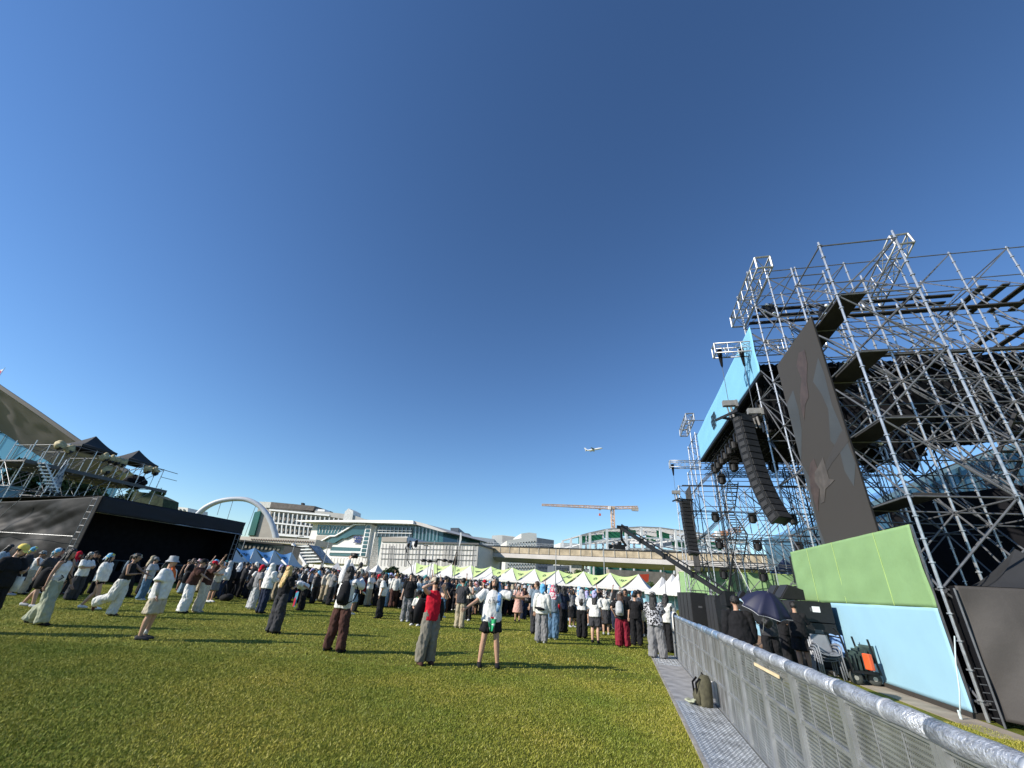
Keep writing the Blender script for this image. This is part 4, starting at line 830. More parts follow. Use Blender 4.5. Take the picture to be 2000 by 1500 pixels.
# --- city blocks
def block(lab, Y, yaw, top, depth, m, wq=None, nx=0, ny=0, wm=GLD, fx=.5, fy=.5, extra=None):
    P_ = Plane(Y, yaw); T = thing('office_building', lab, 'building', P_.p(top[0][0], 1110)); T.location.z = 0
    slab_ground(T, 'wall', P_, top, depth, m)
    if wq: wins(T, P_, wq, nx, ny, fx, fy, wm, .3)
    for nm, poly, d, mm in (extra or []): slab(T, nm, P_, poly, d, mm, .2)
    return T
GREYB = mat('dark_grey_block', (.11, .13, .16), .6, 0, .1, .1); WHB = mat('white_block', (.66, .65, .60), .6, 0, .05, .1); SHB = mat('slate_panel', (.10, .12, .15), .5, 0, .12, .3)
block('dark grey office block rising just right of the station roof', 300, 4, [(866, 1044), (880, 1036), (880, 1031), (896, 1031), (896, 1039), (916, 1042), (914, 1062)], 30, GREYB, [(866, 1040), (914, 1046), (912, 1058), (864, 1053)], 9, 2, SHB, .6, .45, [('roof_block', [(880, 1031), (896, 1031), (895, 1040), (880, 1038)], 10, SHB)])
block('low blue grey office block between the dark block and the white one', 320, 4, [(917, 1047), (966, 1053), (964, 1070)], 30, mat('blue_grey_block', (.30, .33, .36), .6, 0, .08, .1), [(918, 1053), (964, 1058), (962, 1064), (917, 1059)], 9, 1, GLD, .5, .6)
block('pale block with a dark side left of the white windowed building', 340, 0, [(961, 1046), (980, 1045), (1006, 1048), (1006, 1070)], 30, WHB, None, 0, 0, GLD, .5, .5, [('side_wall', [(981, 1046), (1006, 1049), (1006, 1068), (981, 1066)], 2, PALEG)])
wq = [(992, 1057), (1048, 1051), (1046, 1112), (990, 1112)]
block('white building with rows of small square windows behind the viaduct', 260, -6, [(990, 1056), (1018, 1051), (1018, 1042), (1034, 1040), (1048, 1042), (1049, 1080)], 34, WHB, [(993, 1060), (1047, 1054), (1045, 1113), (990, 1113)], 10, 8, GLD, .45, .42)
block('dark slate side block attached right of the white windowed building', 258, -6, [(1049, 1050), (1082, 1055), (1081, 1090)], 34, SHB, [(1051, 1060), (1080, 1062), (1079, 1112), (1049, 1112)], 5, 6, mat('slate_window', (.05, .06, .09), .3), .5, .4)
block('long low dark office seen under the viaduct', 240, -6, [(1083, 1104), (1118, 1106)], 20, GREYB, [(1085, 1106), (1117, 1108), (1117, 1116), (1085, 1114)], 7, 2, SHB, .5, .6)
block('pale low industrial roof behind the viaduct railing', 300, -6, [(1095, 1060), (1133, 1062), (1133, 1072)], 20, WHB)
block('small white roof block showing above the black tent', 180, 8, [(338, 989), (367, 992), (366, 1010)], 12, WHB, [(342, 992), (364, 994), (364, 999), (342, 997)], 3, 1, GLD, .4, .6)
# --- steel frame building under construction
PF = Plane(210, -8); T = thing('steel_frame_building', 'open white steel frame building under construction behind the viaduct', 'building', PF.p(1240, 1110)); T.location.z = 0
WS = mat('white_steel', (.68, .69, .70), .5, .1, .1, .5); top = {1134: 1046, 1152: 1041, 1185: 1034, 1222: 1031, 1252: 1029.5, 1289: 1031, 1318: 1035, 1345: 1038, 1380: 1044, 1420: 1052, 1460: 1060}
xs = sorted(top)
def ty(x):
    for a, b in zip(xs[:-1], xs[1:]):
        if a <= x <= b: return top[a] + (top[b] - top[a]) * (x - a) / (b - a)
    return top[xs[-1]]
for d in (0, 16, 32):
    for x in xs:
        q = PF.p(x, ty(x)) - T.location + PF.n * d; MB().bar(q, (q.x, q.y, 0), 1.1, 1.1).build('column', WS, T)
fl = 0
for lv in range(6):
    for d in (0, 16, 32):
        mb = MB()
        for a, b in zip(xs[:-1], xs[1:]):
            pa = PF.p(a, ty(a)) - T.location + PF.n * d; pb = PF.p(b, ty(b)) - T.location + PF.n * d
            za = pa.z * (1 - lv / 6.3); zb_ = pb.z * (1 - lv / 6.3); mb.bar((pa.x, pa.y, za), (pb.x, pb.y, zb_), .5, .7)
            if d == 16:
                for k in range(4): u = (k + .5) / 4; c_ = pa.lerp(pb, u); mb.bar((c_.x - PF.n.x * 16, c_.y - PF.n.y * 16, za + (zb_ - za) * u), (c_.x + PF.n.x * 16, c_.y + PF.n.y * 16, za + (zb_ - za) * u), .35, .5)
        mb.build('floor_beam', WS if lv % 2 else PALEG, T)
GN = mat('green_netting', (.015, .17, .085), .8, 0, .2, .3); sb = MB(); rnd = random.Random(8)
for i in range(170):
    x = rnd.uniform(1150, 1450); lv = rnd.randint(2, 5); q = PF.p(x, ty(x)) - T.location + PF.n * rnd.uniform(.5, 30); q.z *= (1 - lv / 6.3); sb.box((q.x, q.y, q.z + .5), (rnd.uniform(.6, 2.6), .6, rnd.uniform(.4, 1.5)))
sb.build('site_clutter', mat('site_clutter', (.45, .46, .48), .7, 0, .5, .3), T)
for x0, x1, l0, l1 in ((1136, 1150, 0, 1), (1153, 1183, .2, 1), (1187, 1220, .1, .9), (1224, 1250, 0, .8), (1291, 1316, .1, .9), (1320, 1345, .8, 1.5), (1270, 1288, .6, 1.2), (1350, 1378, .2, 1), (1390, 1418, .4, 1.2)):
    P = []
    for x, l in ((x0, l0), (x1, l0 + .2), (x1, l1), (x0, l1 - .1)): q = PF.p(x, ty(x)) - T.location + PF.n * 5; q.z *= (1 - l / 6.3); P.append(q)
    MB().prism(P, PF.n * .2).build('safety_net', GN, T)
# --- low green hoarding under viaduct
T = thing('site_hoarding', 'green site hoarding with white posts under the viaduct', 'fence', Plane(150, -8).p(1260, 1110)); T.location.z = 0
PH = Plane(150, -8); slab_ground(T, 'hoarding', PH, [(1155, 1103), (1345, 1112)], 1, mat('hoarding_green', (.02, .12, .09), .7, 0, .5, .4))
for i in range(8): x = 1158 + i * 26; q = PH.p(x, 1101 + i * 1.3, .6) - T.location; MB().bar(q, (q.x, q.y, 0), .5, .5).build('post', WHITE, T)
MB().bar(PH.p(1150, 1103, .7) - T.location, PH.p(1345, 1113, .7) - T.location, .3, .5).build('rail', WHITE, T)
# --- cranes
def crane(lab, Y, mast_px, mast_top, mast_base, tip, tail, m, w_=2.0):
    PC = Plane(Y, 0); T = thing('tower_crane', lab, 'crane', PC.p(mast_px, mast_base)); T.location.z = 0
    mt = PC.p(mast_px, mast_top) - T.location; tp = PC.p(*tip) - T.location; tl_ = PC.p(*tail) - T.location
    def lat(a, b, w, r, w2=None):
        mb = MB(); a = Vector(a); b = Vector(b); d = b - a; L = d.length; d.normalize(); up = Vector((0, 0, 1)) if abs(d.z) < .9 else Vector((1, 0, 0)); x = d.cross(up).normalized(); y = x.cross(d); w2 = w2 or w
        def cc(u): ww = w + (w2 - w) * u; return [a + d * L * u + (x * sx + y * sy) * ww / 2 for sx, sy in ((-1, -1), (1, -1), (1, 1), (-1, 1))]
        A, B = cc(0), cc(1)
        for j in range(4): mb.tube(A[j], B[j], r, 5)
        k = int(L / w / 1.0)
        for i in range(k):
            p, q = cc(i / k), cc((i + 1) / k)
            for j in range(4): mb.tube(p[j], q[(j + 1) % 4] if i % 2 else q[j - 1], r * .6, 4); mb.tube(p[j], p[(j + 1) % 4], r * .6, 4)
        return mb
    lat((mt.x, mt.y, 0), mt, w_, .22).build('mast', m, T); lat(mt, tp, w_ * .9, .18, w_ * .5).build('jib', m, T); lat(mt, tl_, w_ * .8, .18).build('counter_jib', m, T)
    MB().box(mt, (w_ * 1.5, w_ * 1.5, w_ * .8)).build('slewing_ring', m, T); MB().box(mt + Vector((-w_ * 1.1, -1, -w_ * .2)), (w_ * .8, w_ * .8, w_)).build('cab', WHITE, T)
    MB().box(tl_ + Vector((-2, 0, -1.2)), (4, 1.6, 2.4)).build('counterweight', CONC, T); q = mt.lerp(tp, .18); MB().box(q + Vector((0, 0, -w_ * .7)), (1.6, 1.2, .5)).build('trolley', m, T); MB().box(q + Vector((0, 0, -w_ * 2.4)), (1.2, .8, 1.4)).build('hook_block', mat('hook_red', (.6, .12, .08), .6), T)
    MB().tube(q, q + Vector((0, 0, -w_ * 2)), .06, 4).build('hoist_rope', STEELD, T)
ORG = mat('crane_orange', (.62, .42, .28), .6, .1, .15, .2)
crane('orange tower crane with a long jib pointing left above the steel frame', 270, 1196, 992, 1110, (1058, 986), (1246, 991), ORG, 1.9)
crane('second orange tower crane seen through the far scaffold', 250, 1411, 1042, 1130, (1383, 1050), (1446, 1033), mat('crane_orange2', (.62, .30, .17), .6, .1, .1, .2), 3.0)
# --- airliner
T = thing('airliner', 'white airliner climbing in the blue sky above the crane', 'aeroplane', dpt(1160, 878, 900), R_(-12)); T.rotation_euler = (0, R_(-13), R_(-6))
b = MB(); b.loft([(-19, 0, 1), (-15, 0, .6), (-8, 0, 0), (12, 0, 0), (17, 0, -.1), (19.5, 0, -.5)], [(.3, .3), (1.2, 1.3), (2, 2), (2, 2), (1.5, 1.5), (.3, .3)], 14); b.build('fuselage', WHITE, T, smooth=True)
for sy in (-1, 1):
    MB().prism([(4, sy * 1, -.8), (-3, sy * 1, -.8), (-9, sy * 17, .6), (-7, sy * 17, .6)], (0, 0, .4)).build('wing', mat('wing_grey', (.25, .27, .30), .5), T); MB().loft([(1.8, sy * 6, -1.9), (-2, sy * 6, -1.7)], [(1.1, 1.1), (.8, .8)], 10).build('engine', WHITE, T); MB().prism([(-15, sy * .6, .9), (-18, sy * .6, .9), (-19.5, sy * 6, 1.2), (-18, sy * 6, 1.2)], (0, 0, .2)).build('tailplane', WHITE, T)
MB().prism([(-13.5, -.15, 1.4), (-18, -.15, 1.4), (-20.5, -.15, 7.5), (-18.2, -.15, 7.5)], (0, .3, 0)).build('tail_fin', WHITE, T)
# --- convention centre with sweeping roof
T = thing('convention_hall', 'exhibition hall with a sweeping grey roof and blue glass wall at the left edge', 'building', aty(100, 1050, 90)); T.location.z = 0
up_ = [(-160, 640), (-60, 716), (0, 758), (75, 809), (150, 862), (200, 893), (248, 924)]; lo_ = [(-160, 760), (-60, 812), (0, 842), (50, 874), (105, 908), (160, 930), (226, 936)]
A = [aty(x, y, 62) - T.location for x, y in up_]; B = [aty(x, y, 88) - T.location for x, y in lo_]
def rs(u, v):
    i = min(int(u * 6), 5); f_ = u * 6 - i; a = A[i].lerp(A[i + 1], f_); b = B[i].lerp(B[i + 1], f_); p = a.lerp(b, v); p.z += math.sin(v * 3.14) * .8 + noise.noise(Vector((u * 14, v * 5, 0))) * .2 * math.sin(v * 3.14); return p
MB().grid(rs, 60, 14).build('roof_underside', mat('roof_underside', (.175, .15, .165), .85, 0, .12, .15), T, smooth=True)
A2 = [a + Vector((0, .3, .35)) for a in A]; top_ = [b + Vector((0, 8, .6)) for b in B]
MB().grid(lambda u, v: A2[min(int(u * 6), 5)].lerp(A2[min(int(u * 6), 5) + 1], u * 6 - min(int(u * 6), 5)).lerp(top_[min(int(u * 6), 5)].lerp(top_[min(int(u * 6), 5) + 1], u * 6 - min(int(u * 6), 5)), v), 24, 4).build('roof_top', mat('roof_top', (.35, .35, .34), .5), T, smooth=True)
b = MB()
for i in range(6): b.bar(A[i] + Vector((0, -.1, .2)), A[i + 1] + Vector((0, -.1, .2)), .3, .5)
b.build('roof_edge', mat('roof_lip', (.05, .05, .05), .7), T)
P = [Vector((p.x, p.y + .5, 0)) for p in (B[0], B[-1])]; P = [P[0]] + [p + Vector((0, .5, 0)) for p in B] + [P[1]]
MB().prism(P, (0, 1, 0)).build('glass_wall', mat('hall_glass', (.10, .26, .36), .1, .2, .2, .08), T)
b = MB()
for i in range(12):
    u = i / 11 * 6; k = min(int(u), 5); q = B[k].lerp(B[k + 1], u - k); b.bar((q.x, q.y + .3, 0), (q.x, q.y + .3, q.z), .08, .1)
for z in (6, 12, 18, 24, 30):
    xs_ = [p.x for p in B if p.z > z]
    if xs_: b.bar((min(xs_), B[0].y + .3, z), (max(xs_), B[0].y + .3, z), .18, .2)
b.build('glazing_bar', mat('glazing_bar', (.05, .08, .1), .5, .3), T)
# --- glass building behind the stage at right
T = thing('glass_building', 'blue glass building with a slanted roof behind the stage scaffold', 'building', dpt(1900, 1100, 60)); T.location.z = 0
PG = Plane(70, 12); poly = [(1640, 1010), (1700, 985), (1760, 958), (1793, 940), (1875, 905), (1950, 880), (2080, 850)]
slab_ground(T, 'glass_wall', PG, poly, 30, GLB)
b = MB()
for i in range(18):
    x = 1650 + i * 24; yy = np.interp(x, [p[0] for p in poly], [p[1] for p in poly]); q = PG.p(x, yy, .2) - T.location; b.bar(q, (q.x, q.y, 0), .15, .2)
for z in range(4, 40, 4):
    pass
b.build('glazing_bar', mat('glazing_bar', (.05, .08, .1), .5, .3), T)
b = MB()
for a_, c_ in zip(poly[:-1], poly[1:]): b.bar(PG.p(*a_, 1) - T.location, PG.p(*c_, 1) - T.location, .4, .6)
b.build('roof_edge', mat('roof_blue_grey', (.12, .20, .26), .5), T)
# --- flagpole top left
T = thing('flagpole', 'flagpole with a red and white flag at the left edge of the photo', 'flagpole', aty(-22, 1100, 50)); T.location.z = 0
q = aty(10, 718, 50) - T.location; MB().tube((q.x, q.y, 0), q, .06, 8, .03).build('pole', STEEL, T); MB().grid(lambda u, v: q + Vector((-.1 - u * 2.2, .1 * math.sin(u * 8), -.2 - v * 1.3 - u * .7)), 8, 4).build('flag', cloth('flag', (.75, .72, .72), (.5, .06, .08), 'noise', .8), T, smooth=True)
# ------------------------------------------------------------------ pagoda tents
TENTW = mat('tent_white', (.60, .59, .575), .7, 0, .03, .6, .05, 2); CYAN = mat('cyan_skirt', (.30, .55, .68), .7, 0, .08, 1)
def tent(lab, c, wd, eave, pk, yaw, roofm=TENTW, group=None, skirt=True, nseg=10, legs=True, name='tent'):
    T = thing(name, lab, 'tent', Vector((c.x, c.y, 0)), yaw, group); h = wd / 2; mb = MB()
    cs = [(-h, -h), (h, -h), (h, h), (-h, h)]
    for i in range(4):
        a = Vector((*cs[i], 0)); b = Vector((*cs[(i + 1) % 4], 0))
        def fn(u, v):
            p = a.lerp(b, u) * (1 - v) ; p.z = eave + (pk - eave) * v ** 1.45; return p
        mb.grid(fn, 6, nseg)
    mb.build('roof', roofm, T, smooth=True)
    v = MB()
    for i in range(4):
        a = Vector((*cs[i], eave)); b = Vector((*cs[(i + 1) % 4], eave)); v.grid(lambda u, w_: a.lerp(b, u) - Vector((0, 0, w_ * (.3 + .02 * math.sin(u * 40)))), 12, 1)
    v.build('valance', roofm, T)
    if legs:
        for x, y in cs: MB().tube((x * .98, y * .98, 0), (x * .98, y * .98, eave), .04, 6).build('leg', STEEL, T)
    MB().tube((0, 0, pk - .1), (0, 0, pk + .18), .04, 6).build('finial', STEELD, T)
    if skirt:
        b = MB(); b.box((0, h * .9, 1.0), (wd * .96, .05, 2.0)); b.build('back_wall', CYAN, T); b = MB(); b.box((0, -h * .8, .5), (wd * .9, .5, .9)); b.build('counter', CYAN, T)
    return T
LIME = mat('lime_banner', (.52, .66, .26), .75, 0, .03, 1); SKYB = mat('tent_sky_banner', (.27, .52, .80), .75, 0, .03, 1)
def emblem(mb, o, ux, uz, r, sun=True):
    # dark round emblem with short rays
    k = 10
    for i in range(k):
        a = 2 * math.pi * i / k; b = 2 * math.pi * (i + 1) / k
        mb.bar(o + ux * math.cos(a) * r * .55 + uz * math.sin(a) * r * .55, o + ux * math.cos(b) * r * .55 + uz * math.sin(b) * r * .55, r * .3, .03)
        if sun: mb.bar(o + ux * math.cos(a) * r * .7 + uz * math.sin(a) * r * .7, o + ux * math.cos(a) * r * 1.15 + uz * math.sin(a) * r * 1.15, r * .22, .03)
def row_banner(lab, pa, pb, va_, m, kind, rnd, group):
    T = thing('banner', lab, 'banner', Vector((va_.x, va_.y, 0)), 0, group); A = pa - T.location; B = pb - T.location; V = va_ - T.location
    def fn(u, v):
        top = A.lerp(B, u); top.z -= .62 * math.sin(u * math.pi); return top.lerp(V, v)
    MB().grid(fn, 12, 8).build('banner_cloth', m, T, solid=.02)
    c = fn(.5, .38); ux = (B - A).normalized(); nrm = ux.cross(V - (A + B) / 2).normalized(); nrm = nrm if nrm.y < 0 else -nrm; uz = (((A + B) / 2) - V).normalized(); c = c + nrm * .05; mb = MB()
    if kind: emblem(mb, c, ux, uz, .42)
    else: scribble(mb, c + uz * .25, ux, uz, 1.5, (1, .6), .26, rnd, .05)
    mb.build('emblem' if kind else 'lettering', INK, T)
    cb_ = MB(); cb_.tube(A, fn(.02, .02), .03, 4); cb_.tube(B, fn(.98, .02), .03, 4); cb_.build('cord', BLACKM, T); return T
p0 = g(813, 1098, 5.0); p1 = g(1247, 1121, 5.0); p0.z = p1.z = 0; rowd = (p1 - p0).normalized(); yaw = math.atan2(rowd.y, rowd.x); NT = 11; sp = (p1 - p0).length / (NT - 1); rown = Vector((-rowd.y, rowd.x, 0))
order = ['first', 'second', 'third', 'fourth', 'fifth', 'sixth', 'seventh', 'eighth', 'ninth', 'tenth', 'eleventh']
rnd = random.Random(4); peaks = []
for i in range(NT):
    c = p0 + rowd * sp * i; peaks.append(c); tent('white peaked tent in the green bannered row, %s from the left' % order[i], c, sp * .99, 2.35, 5.0, yaw, group='white tents with green banners')
for i in range(NT - 1):
    A = peaks[i] + Vector((0, 0, 4.95)); B = peaks[i + 1] + Vector((0, 0, 4.95)); V = (peaks[i] + peaks[i + 1]) / 2 - rown * sp * .5 + Vector((0, 0, 2.45))
    row_banner('lime green tent banner with %s, %s banner from the left' % ('round dark emblem' if i % 2 == 0 else 'small dark lettering', order[i]), A, B, V, LIME, i % 2 == 0, rnd, 'lime green tent banners')
# blue bannered tents by the black marquee
b0 = g(457, 1065, 4.6); b1 = g(570, 1078, 4.6); b0.z = b1.z = 0; bp_ = [g(457, 1065.5, 4.6), g(494, 1069, 4.6), g(532, 1073.5, 4.6), g(570, 1078, 4.6)]
# keep them on one straight row
bd_ = (b1 - b0) / 3; bp_ = [b0 + bd_ * i for i in range(4)]; by = math.atan2(bd_.y, bd_.x); bn = Vector((-bd_.y, bd_.x, 0)).normalized()
if bn.y < 0: bn = -bn
for i in range(4):
    tent('white peaked tent with light blue banner beside the black marquee, %s from the left' % order[i], bp_[i], bd_.length * .99, 2.0, 4.6, by, group='white tents with light blue banners')
for i in range(3):
    A = bp_[i] + Vector((0, 0, 4.55)); B = bp_[i + 1] + Vector((0, 0, 4.55)); V = (bp_[i] + bp_[i + 1]) / 2 - bn * bd_.length * .5 + Vector((0, 0, 2.1))
    row_banner('light blue tent banner by the black marquee, %s from the left' % order[i], A, B, V, SKYB, i % 2 == 1, rnd, 'light blue tent banners')
for i, (x, y) in enumerate([(660, 1097), (688, 1097.5), (719, 1104), (738, 1102), (754, 1105)]):
    c = g(x, y, 4.3); tent('small plain white peaked tent below the white station wall, %s from the left' % order[i], Vector((c.x, c.y, 0)), 4.3, 2.0, 4.3, .3 + .2 * i, group='plain white tents in the middle')
for i, (x, y) in enumerate([(1293, 1126), (1313, 1121), (1327, 1117), (1341, 1113)]):
    c = g(x, y, 4.4 + .1 * i); tent('white peaked tent in the group left of the distant tower, %s from the left' % order[i], Vector((c.x, c.y, 0)), 4.4, 2.0, 4.4 + .1 * i, .1, group='white tents beside the far tower', skirt=i < 2)
for i, (x, y) in enumerate([(1352, 1118), (1530, 1090)]):
    c = g(x, y, 5.0); NV = mat('navy_tent', (.05, .07, .13), .8, 0, .15); tent(['navy blue peaked tent behind the white tents left of the distant tower', 'dark navy tent roof seen behind the green wing wall'][i], Vector((c.x, c.y, 0)), 5, 2.3, 5.0, .2, NV, None, False)
# ------------------------------------------------------------------ black marquee and tower at the left
sM, tM = 19.97, -32.1; MQ = thing('marquee', 'big black draped production tent with open dark front at the left', 'marquee', W(sM, tM), SROT)   # local x=t, y=s
LEN = 11.5; PL = mat('black_sheet', (.009, .009, .010), .6, 0, .35, 2, .5, 3, spec=.14)
# front (faces +x) : deep band on top, dark opening below
sheet((0, 0), (0, LEN), 4.0, 4.0, 5.0, 4.95, .05, 1, 40, 6).build('front_band', mat('navy_black_cloth', (.012, .014, .02), .8, 0, .1, 1), MQ, solid=.03, smooth=True)
sheet((-2.6, .3), (-2.6, LEN), .6, .6, 4.8, 4.8, .1).build('added_dark_curtain', BLACKC, MQ)  # black curtain added to make the interior pitch dark and hide scaffold legs
sheet((0, LEN), (-11, LEN), 0, 0, 5, 4.6, .1).build('far_side_wall', BLACKC, MQ, solid=.02)
MB().prism([(0, 0, 5.0), (0, LEN, 4.95), (-11, LEN, 4.3), (-21, 0, 4.3)], (0, 0, .03)).build('roof', BLACKC, MQ)
MB().box((-5.5, LEN / 2, .35), (10.5, LEN - .4, .6)).build('platform', BLACKC, MQ)
# wrinkled plastic side facing the camera, sagging upper edge
def sw(u, v):
    x = -21 * u; top = 5.0 - .62 * math.sin(min(1, u * 1.25) * 1.9) - .1 * u; z = top * v
    f_ = math.sin(u * 9 - v * 5 + math.sin(v * 4) * 1.2 + math.sin(u * 31 + v * 8) * .8) * .24 * (1 - .6 * v) + noise.noise(Vector((u * 26 - v * 7, v * 6 + u * 12, 1))) * .05 + abs(noise.noise(Vector((u * 5, v * 7 + u * 12, 5)))) * .09
    return Vector((x, -.02 - f_ * min(1, u * 6) * min(1, (1 - v) * 5 + .12), z))
MB().grid(sw, 170, 70).build('side_sheet', PL, MQ, solid=.02, smooth=True)
for (x, z0_, z1_) in ((0, 0, 5.0),):
    b = MB()
    for dx in (-.0, -.4): b.tube((dx + .05, -.3, 0), (dx + .05, -.3, 4.9), .022, 8)
    for i in range(12): b.tube((.05, -.3, .35 + i * .4), (-.35, -.3, .35 + i * .4), .02, 6)
    b.build('ladder_leg', STEELD, MQ)
b = MB()
for dy in (0, .4): b.tube((.12, LEN - .3 - dy, 0), (.12, LEN - .3 - dy, 4.0), .035, 8)
for i in range(10): b.tube((.12, LEN - .3, .35 + i * .4), (.12, LEN - .7, .35 + i * .4), .02, 6)
b.build('ladder_leg', STEELD, MQ)
b = MB(); b.tube((-.1, 0, 4.02), (.05, LEN, 3.98), .04, 6); b.tube((-21, -.55, 2.45), (-.2, -.45, 2.5), .012, 6); b.build('edge_tube', STEEL, MQ)
b = MB(); b.tube((-9.5, -.5, 4.6), (-14.5, -1.2, 0), .025, 5); b.tube((-6.5, -.5, 4.6), (-8.6, -.7, 1.6), .02, 5); b.build('guy_line', STEELD, MQ)
b = MB(); b.tube((-1, .6, 1.35), (-1, 4.5, 1.3), .03, 5); b.tube((-1, 5.2, 1.3), (-1, 8, 1.25), .03, 5); b.build('rail', STEELD, MQ)
for k in range(7): o = MB().box((-1.6 - .2 * (k % 3), 2 + k * 1.3, 1.0), (.5, .8, .7)).build('control_desk', BLACKP, MQ)
# scaffold on top
T3 = thing('scaffold_tower', 'light scaffold platform with stairs standing behind and above the black marquee', 'scaffolding', W(sM, tM), SROT)
H3 = {}
for i, x in enumerate((-16.4, -14.4, -12.2, -10.0)):
    for j, y in enumerate((.3, 2.25, 4.2, 6.15, 8.1, 10.0)):
        if i < 1 and j > 3: continue
        H3[(x, y)] = 9.35 if j else 9.0
scaffold(T3, H3, zs=[1.9, 3.7, 5.6, 7.4, 9.3], brace=.8, seed=11, cap=80, rs=.03, rl=.024)
for x in (-16, -15.4, -14.8, -14.2, -13.6, -13.0, -12.4, -11.8, -11.2, -10.6): board(T3, (x, .3, 7.48), (x, 10.0, 7.48), .5, 'walk_deck', mat('grey_deck', (.10, .10, .10), .7))
b = MB(); b.bar((-9.9, .2, 7.4), (-9.9, 11.0, 7.4), .1, .26); b.build('deck_beam', mat('grey_deck', (.10, .10, .10), .7), T3)
b = MB()
for sd_ in (-.4, .4): b.bar((-9.4 + sd_, 2.6, 5.6), (-9.4 + sd_, .9, 7.5), .03, .1)
for i in range(9): u = (i + .5) / 9; b.box((-9.4, 2.6 - 1.7 * u, 5.6 + 1.9 * u), (.95, .28, .05))
b.build('stair_flight', STEEL, T3)
b = MB(); b.tube((-10, 9.0, 9.3), (-10, 11.4, 9.25), .03, 6); b.tube((-10, 10, 8.6), (-10, 11.6, 8.6), .025, 6); b.build('outrigger', STEELD, T3)
def onT3(px, py, x): s, t, z = att(px, py, tM + x); return Vector((t - tM, s - sM, z))
BAG = mat('beige_rain_cover', (.42, .35, .19), .7, 0, .3, 6, .3, 12)
for k, (px, py) in enumerate([(117, 869), (137, 877), (205, 893), (217, 897), (228, 900), (239, 904), (209, 918), (288, 917), (304, 921)]):
    p = onT3(px, py, -9.9); q = W(p.y + sM, p.x + tM, p.z); T = thing('covered_light', 'spotlight under a beige rain cover on the platform, %s from the left' % order[k], 'spotlight', q, SROT, 'covered spotlights on the platform')
    mb = MB(); mb.ell((0, 0, 0), (.27, .27, .29), 16, 12); me = mb.mesh('cover', True); disp(me, .16, 4, k * 3.7); me.materials.append(BAG); o = bpy.data.objects.new('rain_cover', me); C.objects.link(o); o.parent = T
    MB().lathe((.1, .12, -.14), [(.13, 0), (.17, .03), (.17, .3)], 12, rot=Euler((R_(120), 0, .4)).to_matrix()).build('lamp_body', BLACKP, T); MB().tube((0, 0, -.3), (0, 0, -.55), .03, 6).build('clamp', BLACKM, T)
for k, (px, py) in enumerate([(176, 862), (262, 888)]):
    p = onT3(px, py + 12, -12.); q = W(p.y + sM, p.x + tM, 0)
    T = thing('canopy', 'small black pop up canopy on the tower platform, %s one' % ['left', 'right'][k], 'canopy', q + Vector((0, 0, 0)), SROT); h = 1.35; zb = p.z - .12; mb = MB(); cs = [(-h, -h), (h, -h), (h, h), (-h, h)]
    for i in range(4): a = Vector((*cs[i], 0)); b = Vector((*cs[(i + 1) % 4], 0)); mb.grid(lambda u, v: Vector(((a.lerp(b, u) * (1 - v)).x, (a.lerp(b, u) * (1 - v)).y, zb + 1.15 * v ** 1.3)), 5, 6)
    for i in range(4): a = Vector((*cs[i], zb)); b = Vector((*cs[(i + 1) % 4], zb)); mb.grid(lambda u, v: a.lerp(b, u) - Vector((0, 0, .18 * v)), 4, 1)
    mb.build('roof', mat('black_canopy', (.022, .023, .026), .8), T)
    for x, y in cs: MB().tube((x, y, 7.5), (x, y, zb), .02, 6).build('leg', BLACKM, T)
p = onT3(265, 940, -10.8); T = thing('covered_gear', 'dark lump of covered equipment on the tower platform', 'equipment', W(p.y + sM, p.x + tM, 7.5), SROT); mb = MB().ell((0, 0, .3), (.8, .7, .5), 14, 10); me = mb.mesh('cover', True); disp(me, .2, 3); me.materials.append(BLACKC); o = bpy.data.objects.new('cover', me); C.objects.link(o); o.parent = T
p = onT3(110, 945, -9.6); T = thing('flag', 'large white and grey flag hanging slanted from the scaffold by the stairs', 'flag', W(p.y + sM, p.x + tM, 0), SROT)
a = onT3(128, 905, -9.6); b_ = onT3(88, 960, -9.6); c_ = onT3(104, 955, -9.6); o0 = p.copy(); o0.z = 0
MB().grid(lambda u, v: (a.lerp(b_, v) + (c_ - b_) * u * (.4 + v) * 1.3 + Vector((-.12 * math.sin(u * 6 + v * 5), 0, 0))) - o0, 12, 14).build('flag_cloth', cloth('greyflag', (.50, .50, .50), (.16, .18, .20), 'noise', 3), T, smooth=True)
MB().tube(onT3(131, 898, -9.55) - o0, onT3(86, 962, -9.55) - o0, .03, 6).build('staff', STEEL, T)
